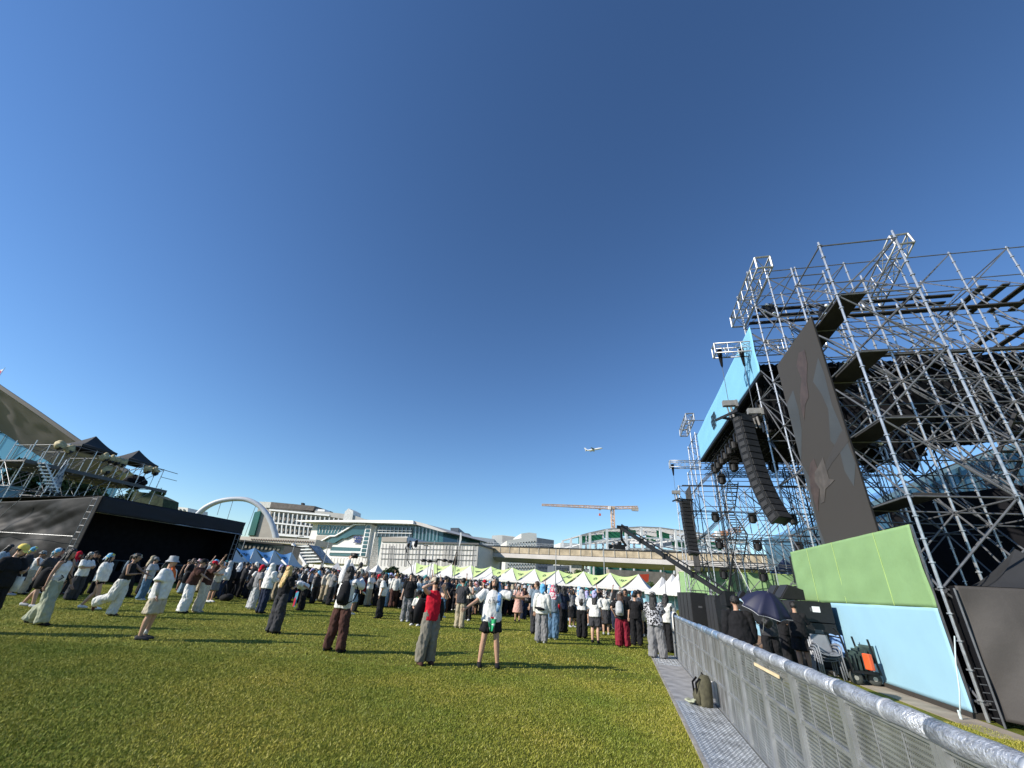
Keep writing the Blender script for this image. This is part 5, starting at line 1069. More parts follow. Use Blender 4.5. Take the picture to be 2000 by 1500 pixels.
# light blue panel at the left edge and its barrier
PB = thing('banner', 'light blue cloth panel at the left edge above the black sheet', 'banner', W(0, 0), SROT); x_ = tM - 14
q = [att(px, py, x_) for px, py in ((-60, 948), (48, 950), (30, 978), (-60, 1000))]; MB().prism([(t - 0, s, z) for s, t, z in q], (-.05, 0, 0)).build('banner_cloth', BLUEC, PB)
def stdbar(lab, loc, rz, blue=True, group=None, L=2.1):
    T = thing('crowd_barrier', lab, 'barrier', loc, rz, group); b = MB()
    b.tube((-L / 2, 0, .12), (-L / 2, 0, 1.12), .022, 6); b.tube((L / 2, 0, .12), (L / 2, 0, 1.12), .022, 6); b.tube((-L / 2, 0, 1.12), (L / 2, 0, 1.12), .022, 6); b.tube((-L / 2, 0, .2), (L / 2, 0, .2), .018, 6)
    b.build('frame', STEEL, T); b = MB()
    for i in range(1, 15): x = -L / 2 + L * i / 15; b.tube((x, 0, .2), (x, 0, 1.12), .009, 5)
    b.build('bars', STEEL, T); b = MB()
    for x in (-L * .4, L * .4): b.bar((x, -.3, .02), (x, .3, .02), .04, .04); b.bar((x, 0, .02), (x, 0, .2), .04, .04)
    b.build('foot', STEEL, T)
    if blue: MB().grid(lambda u, v: ((u - .5) * L * .94, -.03 + .015 * math.sin(u * 20), .3 + v * .78), 20, 4).build('banner_cloth', BLUEC, T)
    return T
for i in range(3): c = g(62 - i * 44, 1120 - i * 5); stdbar('steel crowd barrier with light blue cover at the left, %s from the black marquee corner' % order[i], Vector((c.x, c.y, 0)) * .78, .25, True, 'barriers in front of the black sheet')
for i, (x, y) in enumerate([(752, 1172), (712, 1168), (690, 1166), (874, 1180), (846, 1180)]): c = g(x, y); stdbar('plain steel crowd barrier standing within the middle of the crowd, %s from the left' % order[[2, 1, 0, 4, 3][i]], c, .05, False, 'barriers in the crowd')
# ------------------------------------------------------------------ poles, lamps, flags
def lamp(lab, px, yt, yb, Y, arms, r=.1, kind='street_lamp', cat='street lamp'):
    q = aty(px, yt, Y); T = thing(kind, lab, cat, Vector((q.x, q.y, 0))); MB().tube((0, 0, 0), (0, 0, q.z), r, 8, r * .6).build('pole', STEELD if Y < 70 else mat('lamp_pole_grey', (.35, .36, .37), .5, .3), T)
    for a, ln in arms:
        MB().bar((0, 0, q.z - .1), (a * ln, 0, q.z + .15), .08, .08).build('arm', STEELD, T); MB().box((a * ln, 0, q.z + .15), (.9, .3, .14)).build('lamp_head', BLACKM, T)
    return T
lamp('tall pale lamp post in front of the glass hall right of the covered stair', 643, 1056, 0, 100, [], .12)
lamp('tall grey pole in front of the white panel block', 849, 1056, 0, 95, [], .12, 'pole', 'pole')
lamp('grey street lamp with one arm in front of the panel block', 842, 1068, 0, 95, [(-1, 1.1)], .09)
lamp('thin lamp post near the left part of the panel block', 815, 1064, 0, 98, [(-1, .4)], .08)
lamp('thin lamp post at the right end of the panel block', 929, 1067, 0, 98, [(1, .3)], .09)
lamp('tall white pole in front of the beige viaduct', 1086, 1072, 0, 90, [(-.6, 1.5), (.6, 1.0)], .13)
lamp('tall white mast in front of the viaduct, right of the crane', 1179, 1071, 0, 88, [], .13, 'pole', 'pole')
lamp('dark thin pole beside the white tents right of the crowd', 1296, 1108, 0, 48, [], .05, 'pole', 'pole')
lamp('pole beside the light blue tents with a banner arm', 580, 1048, 0, 105, [(.7, 1.6)], .1, 'pole', 'pole')
lamp('thin light pole standing left of the blue tents', 479, 1054, 0, 100, [], .1, 'pole', 'pole')
q = aty(800, 1052, 60); T = thing('flag', 'black and white lettered flag on a bent pole over the crowd', 'flag', Vector((q.x, q.y, 0)))
def fpx(x, y, Y=60): return aty(x, y, Y) - T.location
MB().loft([fpx(806, 1130), fpx(803, 1105), fpx(796, 1095), fpx(798, 1070), fpx(801, 1060)], [(.05, .05)] * 5, 6).build('staff', BLACKM, T)
MB().grid(lambda u, v: fpx(797 + 20 * u - 2 * v, 1053 + 15 * v + 5 * math.sin(u * 3.1)) + Vector((0, .3 * math.sin(u * 6), 0)), 16, 10).build('flag_cloth', cloth('bwflag', (.025, .025, .028), (.6, .6, .6), 'noise', 2.2), T, smooth=True)
MB().tube(fpx(792, 1069), fpx(795, 1080), .08, 5).build('ribbon', BLACKM, T)
q = aty(897, 1052, 70); T = thing('flag', 'thin white pennant on a tall pole over the green bannered tents', 'flag', Vector((q.x, q.y, 0))); MB().tube((0, 0, 0), (-.2, 0, q.z), .05, 6).build('staff', STEELD, T)
MB().grid(lambda u, v: aty(897 + 4 * u * (1 - abs(v - .5)) + 2 - 3 * v, 1040 + 26 * v, 70) - T.location, 4, 12).build('pennant', WHITE, T, smooth=True)
q = aty(888, 1070, 70); T = thing('flag', 'furled beige and dark flag hanging on a pole left of the white pennant', 'flag', Vector((q.x, q.y, 0)))
MB().grid(lambda u, v: aty(893 - 10 * v + 10 * u * v ** .8, 1070 + 34 * v, 70) - T.location + Vector((0, .3 * math.sin(u * 9), 0)), 12, 12).build('flag_cloth', cloth('beigeflag', (.42, .36, .30), (.10, .08, .07), 'noise', .8), T, smooth=True); MB().tube((0, 0, 0), aty(894, 1068, 70) - T.location, .05, 6).build('staff', STEELD, T)
q = aty(854, 1093, 75); T = thing('boom_pole', 'dark horizontal boom with round lamps above the tent peaks', 'boom', Vector((q.x, q.y, 0))); f_ = lambda x, y: aty(x, y, 75) - T.location
MB().bar(f_(822, 1094), f_(852, 1097.5), .18, .18).build('boom', BLACKM, T); MB().bar(f_(855, 1092), f_(884, 1097.5), .18, .18).build('boom', BLACKM, T); MB().bar(f_(855, 1091), f_(853, 1099), .22, .22).build('bracket', BLACKM, T); MB().bar(f_(854, 1099), f_(854, 1150), .12, .12).build('post', BLACKM, T)
for x, y in ((827, 1094.5), (839, 1096), (868, 1094.5), (879, 1096.5)): MB().ell(f_(x, y), (.5, .3, .26), 10, 6).build('lamp', BLACKM, T)
# ------------------------------------------------------------------ trees
LEAF = mat('leaf_green', (.05, .08, .022), .7, 0, .6, 1.2, spec=.2); LEAFD = mat('leaf_dark', (.03, .05, .018), .75, 0, .6, 1., spec=.2); BARK = mat('bark', (.09, .07, .05), .9, 0, .3, 4)
def tree(lab, base, h, rx, rz, n, leaf, m=LEAF, seed=0, clumps=14, zc=None, group=None, kind='tree', ry=None):
    T = thing(kind, lab, 'tree', Vector((base.x, base.y, 0)), 0, group); r = np.random.RandomState(seed); zc = zc or h - rz; ry = ry or rx
    b = MB(); b.loft([(0, 0, 0), (.05 * rx, 0, zc * .6), (0, .04 * rx, zc + rz * .5)], [(h * .035,) * 2, (h * .025,) * 2, (h * .008,) * 2], 8)
    cs = []
    for i in range(clumps):
        a = r.rand() * 6.283; e = r.rand() ** .5; u = r.uniform(-1, 1); k = math.sqrt(max(0, 1 - u * u * .8)); c = np.array([math.cos(a) * e * rx * k * .8, math.sin(a) * e * ry * k * .8, zc + u * rz * .8]); cs.append((c, r.uniform(.25, .45) * rx))
        b.tube((0, 0, zc * (.5 + .4 * r.rand())), tuple(c), h * .012, 5, h * .004)
    b.build('trunk', BARK, T)
    ci = r.randint(0, clumps, n); C_ = np.array([c for c, _ in cs])[ci]; S_ = np.array([s for _, s in cs])[ci]
    d = r.randn(n, 3); d /= np.linalg.norm(d, axis=1)[:, None]; d *= (r.rand(n) ** .45)[:, None] * S_[:, None]; d[:, 2] *= .75 * min(1.5, rz / rx + .3); P = C_ + d
    a = r.randn(n, 3); a /= np.linalg.norm(a, axis=1)[:, None]; b2 = np.cross(a, r.randn(n, 3)); b2 /= np.linalg.norm(b2, axis=1)[:, None]; s = leaf * (.6 + .8 * r.rand(n))[:, None]
    v = np.stack([P - a * s, P + b2 * s * .5, P + a * s, P - b2 * s * .5], 1).reshape(-1, 3); me = bpy.data.meshes.new('crown'); me.from_pydata(v.tolist(), [], [(4 * i, 4 * i + 1, 4 * i + 2, 4 * i + 3) for i in range(n)]); me.materials.append(m)
    o = bpy.data.objects.new('crown', me); C.objects.link(o); o.parent = T; return T
for k, (x, yt, Y, rx) in enumerate([(-30, 893, 52, 3.4), (30, 892, 54, 3.6), (75, 902, 56, 3.2), (112, 918, 58, 3.0), (150, 930, 58, 2.8), (185, 945, 60, 2.5)]):
    q = aty(x, yt, Y); tree('dark green pine tree below the hall roof behind the black marquee, %s from the left' % order[k], q, q.z, rx, q.z * .4, 5200, .28, LEAFD, k, 16, group='trees behind the marquee')
for k, (x, yt, Y, rx) in enumerate([(225, 955, 60, 2.2), (262, 958, 62, 2.4), (300, 953, 62, 2.4)]):
    q = aty(x, yt, Y); tree('lighter leafy tree behind the right end of the platform, %s from the left' % order[k], q, q.z, rx, q.z * .35, 3600, .22, LEAF, 20 + k, 14, group='trees right of the platform')
T = thing('hedge', 'dark clipped hedge box above the black marquee roof', 'hedge', aty(285, 975, 58)); T.location.z = 0; PQ = Plane(58, 0); slab_ground(T, 'foliage', PQ, [(262, 960), (296, 963), (319, 974), (317, 990)], 3, mat('hedge_dark', (.03, .045, .02), .9, 0, .5, 3, .6, 5))
for k, (x, yt, Y, rx) in enumerate([(693, 1113, 105, 2.2), (770, 1107, 92, 2.6), (762, 1112, 96, 2.2), (635, 1108, 110, 2.6), (608, 1110, 100, 2.), (458, 1052, 115, 3.5), (1112, 1110, 120, 4.5), (1135, 1114, 115, 3.5), (1275, 1140, 97, 3.)]):
    q = aty(x, yt, Y); tree('%s behind the festival tents, %s from the left' % ('small pine tree' if k < 5 else 'bushy tree', ['third', 'fifth', 'fourth', 'second', 'first', 'first', 'second', 'third', 'fourth'][k]), q, q.z, rx, max(1, q.z * .4), 1500, .25, LEAFD if k < 5 else LEAF, 40 + k, 10, group='small trees behind the tents' if k < 5 else 'bushy trees in the background')
# ------------------------------------------------------------------ people
def remesh(mb, name, vox, smooth=3, sf=.5):
    me = mb.mesh(name); o = bpy.data.objects.new('tmp', me); C.objects.link(o)
    m = o.modifiers.new('r', 'REMESH'); m.mode = 'VOXEL'; m.voxel_size = vox; m.use_smooth_shade = True
    if smooth: s = o.modifiers.new('s', 'SMOOTH'); s.factor = sf; s.iterations = smooth
    dg = bpy.context.evaluated_depsgraph_get(); n = bpy.data.meshes.new_from_object(o.evaluated_get(dg)); bpy.data.objects.remove(o); n.name = name; return n
def join_mesh(me, mb, mats):
    # append closed islands of mb to mesh me
    if not mb.v: 
        return me
    b2 = mb.mesh('x', True); bm = bmesh.new(); bm.from_mesh(me); bm.from_mesh(b2); bm.to_mesh(me); bm.free(); bpy.data.meshes.remove(b2); return me
def ik(s, w_, l1, l2, pole):
    s = Vector(s); w_ = Vector(w_); d = w_ - s; L = min(d.length, (l1 + l2) * .995); d.normalize(); w_ = s + d * L
    a = (l1 * l1 - l2 * l2 + L * L) / (2 * L); h = math.sqrt(max(0, l1 * l1 - a * a)); p = Vector(pole); p = (p - d * p.dot(d)).normalized(); return s + d * a + p * h, w_
# wrist target (x outwards, y forward, z) and elbow pole for each arm pose
ARM = dict(down=((.27, .03, .84), (.2, -1, 0)), phone=((.07, .30, 1.20), (.6, -.2, -1)), phonehigh=((.08, .36, 1.50), (.8, 0, -1)), shade=((.12, .14, 1.60), (1, .1, -.3)), up=((.22, .16, 1.90), (1, 0, 0)),
           cross=((-.10, .20, 1.14), (1, .1, -1)), hip=((.22, .02, 1.0), (1, -.6, 0)), out=((.72, .06, 1.36), (0, 0, -1)), outlow=((.60, .16, 1.06), (0, -.3, -1)), pocket=((.21, .06, .90), (1, -.6, 0)), back=((.08, -.17, .98), (1, -.6, 0)), swing=((.25, .22, .90), (0, -1, -.3)), swingb=((.25, -.20, .88), (0, -1, -.3)),
           neck=((.1, -.02, 1.52), (1, 0, .2)), rail=((.16, .42, 1.08), (.5, 0, -1)), reach=((.14, .50, 1.20), (.4, 0, -1)), grass=((.20, .42, .45), (.5, 0, -1)))
SKINS = [mat('skin_light', (.55, .34, .24), .55, 0, .06, 8), mat('skin_mid', (.46, .27, .18), .55, 0, .06, 8), mat('skin_tan', (.36, .20, .125), .55, 0, .06, 8)]
EYE = mat('eye_dark', (.02, .015, .012), .3, 0, 0); LIP = mat('lip', (.36, .11, .09), .5, 0, 0); SOLE = mat('shoe_sole', (.7, .7, .68), .6, 0, .05)
HAIRM = dict(black=mat('hair_black', (.010, .009, .009), .5, 0, .5, 30, .6, 90), brown=mat('hair_brown', (.06, .03, .018), .5, 0, .5, 30, .6, 90), blond=mat('hair_blond', (.62, .42, .16), .45, 0, .35, 24, .6, 80))
def figure(arms=('down', 'down'), legs='stand', lean=0., turn=0., h=1.70, build=1., headturn=0., headtilt=0., top='tee', topl=.02, bottom='pants', leg_w=.1, hem=.06, skirt_h=.5, hair='short', hat=None, vox=.016, shoes=True, sl=None, shortlen=.55, hem_top=None, seed=0, dress=False):
    """returns dict part -> mesh. Faces +y, origin between the feet; standing height about 1.72 scaled by h"""
    rn = random.Random(seed); M = {}
    st = dict(stand=((.09, 0), (.10, .02), (.11, 0)), wide=((.10, 0), (.15, .03), (.19, 0)), contra=((.09, 0), (.11, .05), (.13, .06)), step=((.09, 0), (.10, .12), (.10, .26)))
    hz = .92; hip = {}; knee = {}; ank = {}
    for sx in (-1, 1):
        hip[sx] = Vector((sx * .085, 0, hz)); knee[sx] = Vector((sx * .10, .015, .49)); ank[sx] = Vector((sx * .105, -.01, .085))
        if legs == 'wide': knee[sx].x = sx * .14; ank[sx].x = sx * .19
    if legs == 'contra': knee[1] = Vector((.13, .07, .50)); ank[1] = Vector((.17, .06, .085))
    if legs == 'step': knee[1] = Vector((.10, .14, .51)); ank[1] = Vector((.10, .22, .10)); knee[-1] = Vector((-.1, -.03, .49)); ank[-1] = Vector((-.1, -.24, .11))
    if legs == 'kick': knee[1] = Vector((.10, -.10, .50)); ank[1] = Vector((.10, -.46, .36))
    if legs == 'sit':
        for sx in (-1, 1): knee[sx] = Vector((sx * .13, .40, .80)); ank[sx] = Vector((sx * .13, .36, .40))
    if legs == 'crouch':
        for sx in (-1, 1): hip[sx] = Vector((sx * .09, -.18, .42)); knee[sx] = Vector((sx * .16, .22, .46)); ank[sx] = Vector((sx * .14, .0, .085))
    pel = (hip[1] + hip[-1]) / 2; RL = Matrix.Rotation(-lean, 3, 'X') @ Matrix.Rotation(turn, 3, 'Z'); off = pel - Vector((0, 0, .92))
    def U(v): v = Vector(v) + off; return pel + RL @ (v - pel)
    bw = build
    sh = {sx: U((sx * .175 * bw, 0, 1.395)) for sx in (-1, 1)}; el = {}; wr = {}
    for i, sx in enumerate((-1, 1)):
        t_, p_ = ARM[arms[i]] if isinstance(arms[i], str) else arms[i]
        t3 = U((sx * t_[0], t_[1], t_[2])); pp = RL @ Vector((sx * p_[0], p_[1], p_[2])); el[sx], wr[sx] = ik(sh[sx], t3, .275, .25, pp)
    HR = RL @ Matrix.Rotation(headturn, 3, 'Z') @ Matrix.Rotation(headtilt, 3, 'X'); neck = U((0, -.005, 1.46)); hc = neck + HR @ Vector((0, .025, .155)); head = lambda v: hc + HR @ Vector(v)
    X = RL @ Vector((1, 0, 0))
    # --- body
    b = MB()
    b.loft([U((0, 0, .84)), U((0, 0, .93)), U((0, 0, 1.06)), U((0, .005, 1.2)), U((0, 0, 1.33)), U((0, -.005, 1.42)), U((0, -.005, 1.47))], [(.10, .07), (.155 * bw, .10), (.125 * bw, .085), (.145 * bw, .10), (.165 * bw, .10), (.09, .07), (.05, .05)], 16, hint=X)
    for sx in (-1, 1):
        b.loft([hip[sx] + Vector((0, 0, .03)), hip[sx].lerp(knee[sx], .3), knee[sx], knee[sx].lerp(ank[sx], .3) + Vector((0, -.012, 0)), ank[sx], ank[sx] - Vector((0, .0, .05))], [.09, .086, .060, .064, .040, .038], 12)
        fdir = Vector((0, 1, 0)) if legs not in ('sit', 'kick') else (Vector((0, .7, -.7)))
        if legs == 'kick' and sx == -1: fdir = Vector((0, 1, 0))
        b.loft([ank[sx] + fdir * -.05 + Vector((0, 0, -.045)), ank[sx] + fdir * .03 + Vector((0, 0, -.045)), ank[sx] + fdir * .15 + Vector((0, 0, -.06))], [(.032, .035), (.04, .04), (.035, .02)], 10, hint=(1, 0, 0))
        b.loft([sh[sx].lerp(U((0, 0, 1.42)), .35), sh[sx], sh[sx].lerp(el[sx], .4), el[sx], el[sx].lerp(wr[sx], .35), wr[sx]], [.045, .053, .045, .037, .036, .024], 12)
    b.loft([U((0, -.005, 1.40)), neck, head((0, -.02, -.05))], [.062, .052, .052], 12)
    b.ell(head((0, -.012, .022)), (.074, .094, .098), 16, 12, rot=HR); b.ell(head((0, .028, -.05)), (.052, .056, .062), 12, 10, rot=HR); b.ell(head((0, .086, -.018)), (.013, .017, .024), 8, 6, rot=HR)
    for sx in (-1, 1): b.ell(head((sx * .076, -.012, -.008)), (.010, .018, .028), 8, 6, rot=HR)
    F_ = MB(); hands = {}
    for sx in (-1, 1):
        d = (wr[sx] - el[sx]).normalized(); side = d.cross(RL @ Vector((0, 1, 0)) if abs(d.y) < .8 else Vector((0, 0, 1))).normalized(); nrm = side.cross(d)
        kn = wr[sx] + d * .085; hands[sx] = (kn, d, side, nrm); b.loft([wr[sx] - d * .02, wr[sx] + d * .03, kn], [(.022, .02), (.034, .016), (.038, .014)], 10, hint=side)
        for k, (o_, l_) in enumerate(((-.028, .055), (-.010, .066), (.009, .070), (.027, .062))):
            q0 = kn + side * o_ - d * .012; c_ = .5 if arms[0 if sx < 0 else 1] not in ('out', 'outlow') else .12
            q1 = q0 + d * l_ * .5 + side * o_ * .2; q2 = q1 + (d + nrm * c_ * sx * (1 if nrm.y * sx > 0 else -1) * .8).normalized() * l_ * .5; F_.loft([q0, q1, q2], [.0088, .0082, .0062], 7, mi=0)
        ts = side * (-1 if (side.dot(RL @ Vector((0, 1, 0))) < 0) else 1); q0 = wr[sx] + d * .03 + ts * .025; F_.loft([q0, q0 + ts * .028 + d * .028, q0 + ts * .036 + d * .058], [.011, .0095, .007], 7, mi=0)
    for sx in (-1, 1): F_.ell(head((sx * .031, .079, .008)), (.013, .008, .006), 8, 6, 1, HR); F_.ell(head((sx * .031, .082, .027)), (.017, .006, .0035), 8, 4, 1, HR)
    F_.ell(head((0, .083, -.062)), (.021, .007, .006), 8, 5, 2, HR)
    me = remesh(b, 'body', vox, 2); join_mesh(me, F_, None); M['body'] = me
    # --- bottom
    def legtube(mb, r0, r1, r2, upto, extra=.0):
        for sx in (-1, 1):
            pts = [hip[sx] + Vector((0, 0, .06)), hip[sx].lerp(knee[sx], .45), knee[sx]]; rr_ = [.098 + extra, (r0 + .098) / 2 + .0, r1]
            if upto <= 1: k = upto; pts = [hip[sx] + Vector((0, 0, .06)), hip[sx].lerp(knee[sx], k * .6), hip[sx].lerp(knee[sx], k)]; rr_ = [.100 + extra, r0, r0 * 1.04]
            else: pts += [knee[sx].lerp(ank[sx], .5), ank[sx].lerp(knee[sx], -.0) + Vector((0, 0, -.02 if legs != 'sit' else 0))]; rr_ += [(r1 + r2) / 2, r2]
            mb.loft(pts, rr_, 14)
    if bottom:
        b = MB(); b.loft([U((0, 0, .84)), U((0, 0, .93)), U((0, 0, 1.02)), U((0, 0, 1.05))], [(.12, .10), (.175 * bw, .118), (.148 * bw, .108), (.142 * bw, .102)], 16, hint=X)
        if bottom == 'pants': legtube(b, leg_w, leg_w * .9, hem, 2)
        elif bottom == 'shorts': legtube(b, leg_w, 0, 0, shortlen)
        elif bottom == 'skirt':
            b.loft([U((0, 0, 1.03)), U((0, 0, .9)), Vector((0, off.y, skirt_h + .2)), Vector((0, off.y, skirt_h))], [(.145, .105), (.185, .14), (.215, .19), (.235, .21)], 20, hint=(1, 0, 0))
        me = remesh(b, 'trousers' if bottom == 'pants' else bottom, max(vox, .013), 3); disp(me, .03, 7, seed, (1.3, 1.3, .6)); disp(me, .016, 20, seed + 3, (1.2, 1.2, .6)); M[{'pants': 'trousers', 'shorts': 'shorts', 'skirt': 'skirt'}[bottom]] = me
    # --- top
    if top:
        zt = hem_top or (.86 if top in ('tee', 'long') else .93); L = topl; b = MB()
        if dress: b.loft([U((0, 0, skirt_h)), U((0, 0, skirt_h + .25)), U((0, 0, 1.0))], [(.26, .23), (.22, .19), (.15, .12)], 18, hint=X); zt = 1.0
        b.loft([U((0, 0, zt)), U((0, 0, zt + .1)), U((0, 0, 1.1)), U((0, .004, 1.22)), U((0, 0, 1.33)), U((0, -.003, 1.40)), U((0, -.005, 1.445))], [(.165 * bw + L, .115 + L), (.165 * bw + L, .115 + L), (.15 * bw + L, .108 + L), (.158 * bw + L, .115 + L), (.17 * bw + L * .5, .112 + L * .4), (.125 * bw, .085), (.068, .062)], 18, hint=X)
        sl_ = sl if sl is not None else {'tee': .8, 'long': 1.95, 'tank': 0}[top]
        if sl_:
            for sx in (-1, 1):
                e = sh[sx].lerp(el[sx], min(sl_, 1)); pts = [sh[sx].lerp(U((0, 0, 1.40)), .4), sh[sx] + Vector((0, 0, -.003)), sh[sx].lerp(e, .5), e]; rr_ = [.06, .066 + L * .4, .066 + L * .6, .068 + L * .8 if sl_ <= 1 else .056 + L * .4]
                if sl_ > 1: pts += [el[sx].lerp(wr[sx], .5), el[sx].lerp(wr[sx], sl_ - 1)]; rr_ += [.05 + L * .3, .036 + L * .2]
                b.loft(pts, rr_, 14)
        else:
            for sx in (-1, 1): b.loft([U((sx * .09, -.06, 1.34)), U((sx * .085, -.0, 1.425)), U((sx * .085, .06, 1.33))], [(.025, .02)] * 3, 8)
        me = remesh(b, 'shirt', max(vox, .013), 3); disp(me, .018, 6, seed + 9, (1, 1, .7)); disp(me, .010, 18, seed + 5, (1, 1, .8)); M['dress' if dress else 'shirt'] = me
    # --- shoes
    if shoes:
        b = MB()
        for sx in (-1, 1):
            f = Vector((0, 1, 0)); dz = Vector((0, 0, -.045)); 
            if legs == 'sit' or (legs == 'kick' and sx == 1): f = Vector((0, .25, -.95)) if legs == 'kick' else Vector((0, .8, -.5))
            b = MB(); b.loft([ank[sx] - f * .075 + dz, ank[sx] - f * .03 + dz * .7, ank[sx] + f * .06 + dz * 1.0, ank[sx] + f * .15 + dz * 1.25, ank[sx] + f * .195 + dz * 1.35], [(.036, .04), (.048, .055), (.052, .044), (.05, .034), (.03, .02)], 12, hint=(1, 0, 0))
            M['shoe#%d' % sx] = b.mesh('shoe', True)
    # --- hair
    b = MB(); hb = MB()
    if hair in ('short', 'long', 'tied', 'bob'):
        b.ell(head((0, -.022, .035)), (.088, .100, .100), 18, 14, rot=HR)
        vs = []
        inv = HR.inverted()
        for v in b.v:
            q = inv @ (Vector(v) - hc)
            if q.y > .02 and q.z < .06: q = q * .80
            elif hair == 'short' and q.z < -.03: q = q * .86
            vs.append(tuple(hc + HR @ q))
        b.v = vs
        if hair in ('long', 'bob'):
            dn = 1.16 if hair == 'long' else 1.37; b.loft([head((0, -.05, .04)), head((0, -.07, -.06)), U((0, -.10, 1.40)), U((0, -.13, (1.40 + dn) / 2)), U((0, -.125, dn))], [(.085, .05), (.092, .045), (.10, .042), (.095, .038), (.05, .02)], 14, hint=X)
            for sx in (-1, 1): b.loft([head((sx * .07, -.01, .03)), head((sx * .082, .0, -.07)), U((sx * .09, .02, 1.38))], [(.022, .04), (.02, .04), (.015, .03)], 8)
        if hair == 'tied': b.loft([head((0, -.10, .06)), head((0, -.16, .02)), head((0, -.15, -.10)), head((0, -.13, -.20))], [.028, .035, .03, .012], 10)
        me = remesh(b, 'hair', max(vox * .8, .010), 2, .4); disp(me, .014, 30, seed, (1, 1, .35)); M['hair'] = me
    if hat == 'cap':
        b = MB(); prof = [(.098, -.0), (.099, .03), (.085, .075), (.05, .10), (.0, .108)]; b.lathe(head((0, -.015, .035)), prof, 18, rot=HR, cap=False); b.grid(lambda u, v: head(((u - .5) * .15 * (1 - .25 * v), .07 + v * .085, .042 - .02 * v - .03 * (u - .5) ** 2 * 4)), 8, 3); M['cap'] = b.mesh('cap', True)
    elif hat == 'bucket':
        b = MB(); b.lathe(head((0, -.012, .03)), [(.15, -.035), (.102, .01), (.092, .08), (.085, .095), (0, .10)], 20, rot=HR, cap=False); M['bucket_hat'] = b.mesh('bucket_hat', True)
    elif hat == 'kerchief':
        b = MB(); b.ell(head((0, -.022, .04)), (.095, .107, .105), 18, 14, rot=HR); inv = HR.inverted(); vs = []
        for v in b.v:
            q = inv @ (Vector(v) - hc)
            if q.y > .03 and q.z < .065: q = q * .8
            vs.append(tuple(hc + HR @ q))
        b.v = vs; b.loft([head((0, -.05, .05)), head((0, -.085, -.03)), head((0, -.11, -.12)), head((0, -.12, -.17))], [(.09, .05), (.095, .045), (.06, .03), (.015, .01)], 14, hint=X); me = remesh(b, 'kerchief', .012, 2); disp(me, .014, 14, seed); M['kerchief'] = me
    elif hat == 'towel':
        b = MB(); b.ell(head((0, -.02, .04)), (.102, .115, .11), 18, 14, rot=HR); inv = HR.inverted(); vs = []
        for v in b.v:
            q = inv @ (Vector(v) - hc)
            if q.y > .04 and q.z < .06: q = q * .75
            vs.append(tuple(hc + HR @ q))
        b.v = vs; b.loft([head((0, -.04, .03)), head((0, -.07, -.08)), U((0, -.08, 1.40)), U((0, -.13, 1.27))], [(.105, .07), (.12, .07), (.16, .06), (.12, .02)], 16, hint=X)
        for sx in (-1, 1): b.loft([head((sx * .085, 0, .02)), head((sx * .10, .02, -.09)), U((sx * .11, .09, 1.30))], [(.03, .05), (.03, .05), (.025, .04)], 8)
        me = remesh(b, 'towel', .013, 2); disp(me, .02, 9, seed); M['towel'] = me
    info = dict(hands=hands, head=hc, HR=HR, U=U, sh=sh, el=el, wr=wr, RL=RL)
    return M, info
def person(label, loc, face, M, mats, group=None, h=1.70, name='person'):
    """face: heading in degrees, 0 = away from the camera (+y), 90 = to the right"""
    T = thing(name, label, 'person', Vector((loc[0], loc[1], loc[2] if len(loc) > 2 else 0)), -R_(face), group); T.scale = (h / 1.72,) * 3
    for k, me in M.items():
        if len(me.materials) == 0:
            me.materials.append(mats.get('shoes' if k[:4] == 'shoe' else k) or mats['skin'])
            if k == 'body': me.materials.append(EYE); me.materials.append(LIP)
            o = bpy.data.objects.new(k.split('#')[0], me)
        else:
            o = bpy.data.objects.new(k.split('#')[0], me); 
            o.material_slots[0].link = 'OBJECT'; o.material_slots[0].material = mats.get('shoes' if k[:4] == 'shoe' else k) or mats['skin']
        C.objects.link(o); o.parent = T
    return T
COL = dict(white=(.72, .72, .72), cream=(.62, .57, .47), black=(.014, .014, .016), charcoal=(.045, .045, .05), grey=(.20, .20, .205), lightgrey=(.42, .43, .44), navy=(.02, .028, .055), sage=(.19, .26, .24), khaki=(.36, .31, .22), beige=(.48, .42, .32), brown=(.075, .035, .028), maroon=(.22, .018, .035), red=(.50, .012, .03), denim=(.10, .18, .28), paledenim=(.28, .37, .45), slate=(.16, .21, .26), pink=(.62, .36, .30), olive=(.10, .10, .05), lavender=(.40, .38, .62), skyblue=(.14, .42, .70), yellow=(.75, .60, .15), teal=(.06, .25, .26), green=(.03, .32, .10), orange=(.7, .15, .04), offwhite=(.66, .65, .60))
def cm(n):
    if n in COL: return cloth(n, COL[n])
    P_ = dict(spots_bw=((.02, .02, .022), (.55, .55, .55), 'spots', 26), paisley=((.62, .6, .58), (.03, .03, .03), 'noise', 24), darkpaisley=((.02, .02, .022), (.5, .5, .48), 'noise', 34), redwhite=((.65, .6, .6), (.5, .06, .12), 'noise', 16), stripe=((.4, .4, .4), (.06, .06, .07), 'stripe', 10), bluewhite=((.12, .40, .68), (.65, .68, .7), 'noise', 12), knit=((.028, .028, .032), (.48, .48, .5), 'noise', 22), yellowblue=((.1, .32, .5), (.66, .58, .12), 'noise', 8))
    a = P_[n]; return cloth(n, *a)
def ms(skin=0, **k):
    d = {'skin': SKINS[skin], 'body': SKINS[skin]}
    for a, b in k.items(): d[a] = HAIRM[b] if a == 'hair' else cm(b)
    return d
def key(label, foot, face, h, spec, m, loc=None, group=None):
    p = loc if loc is not None else at_ground(*foot); M, inf = figure(vox=.0125, **spec); return person(label, p, face, M, m, group, h), inf
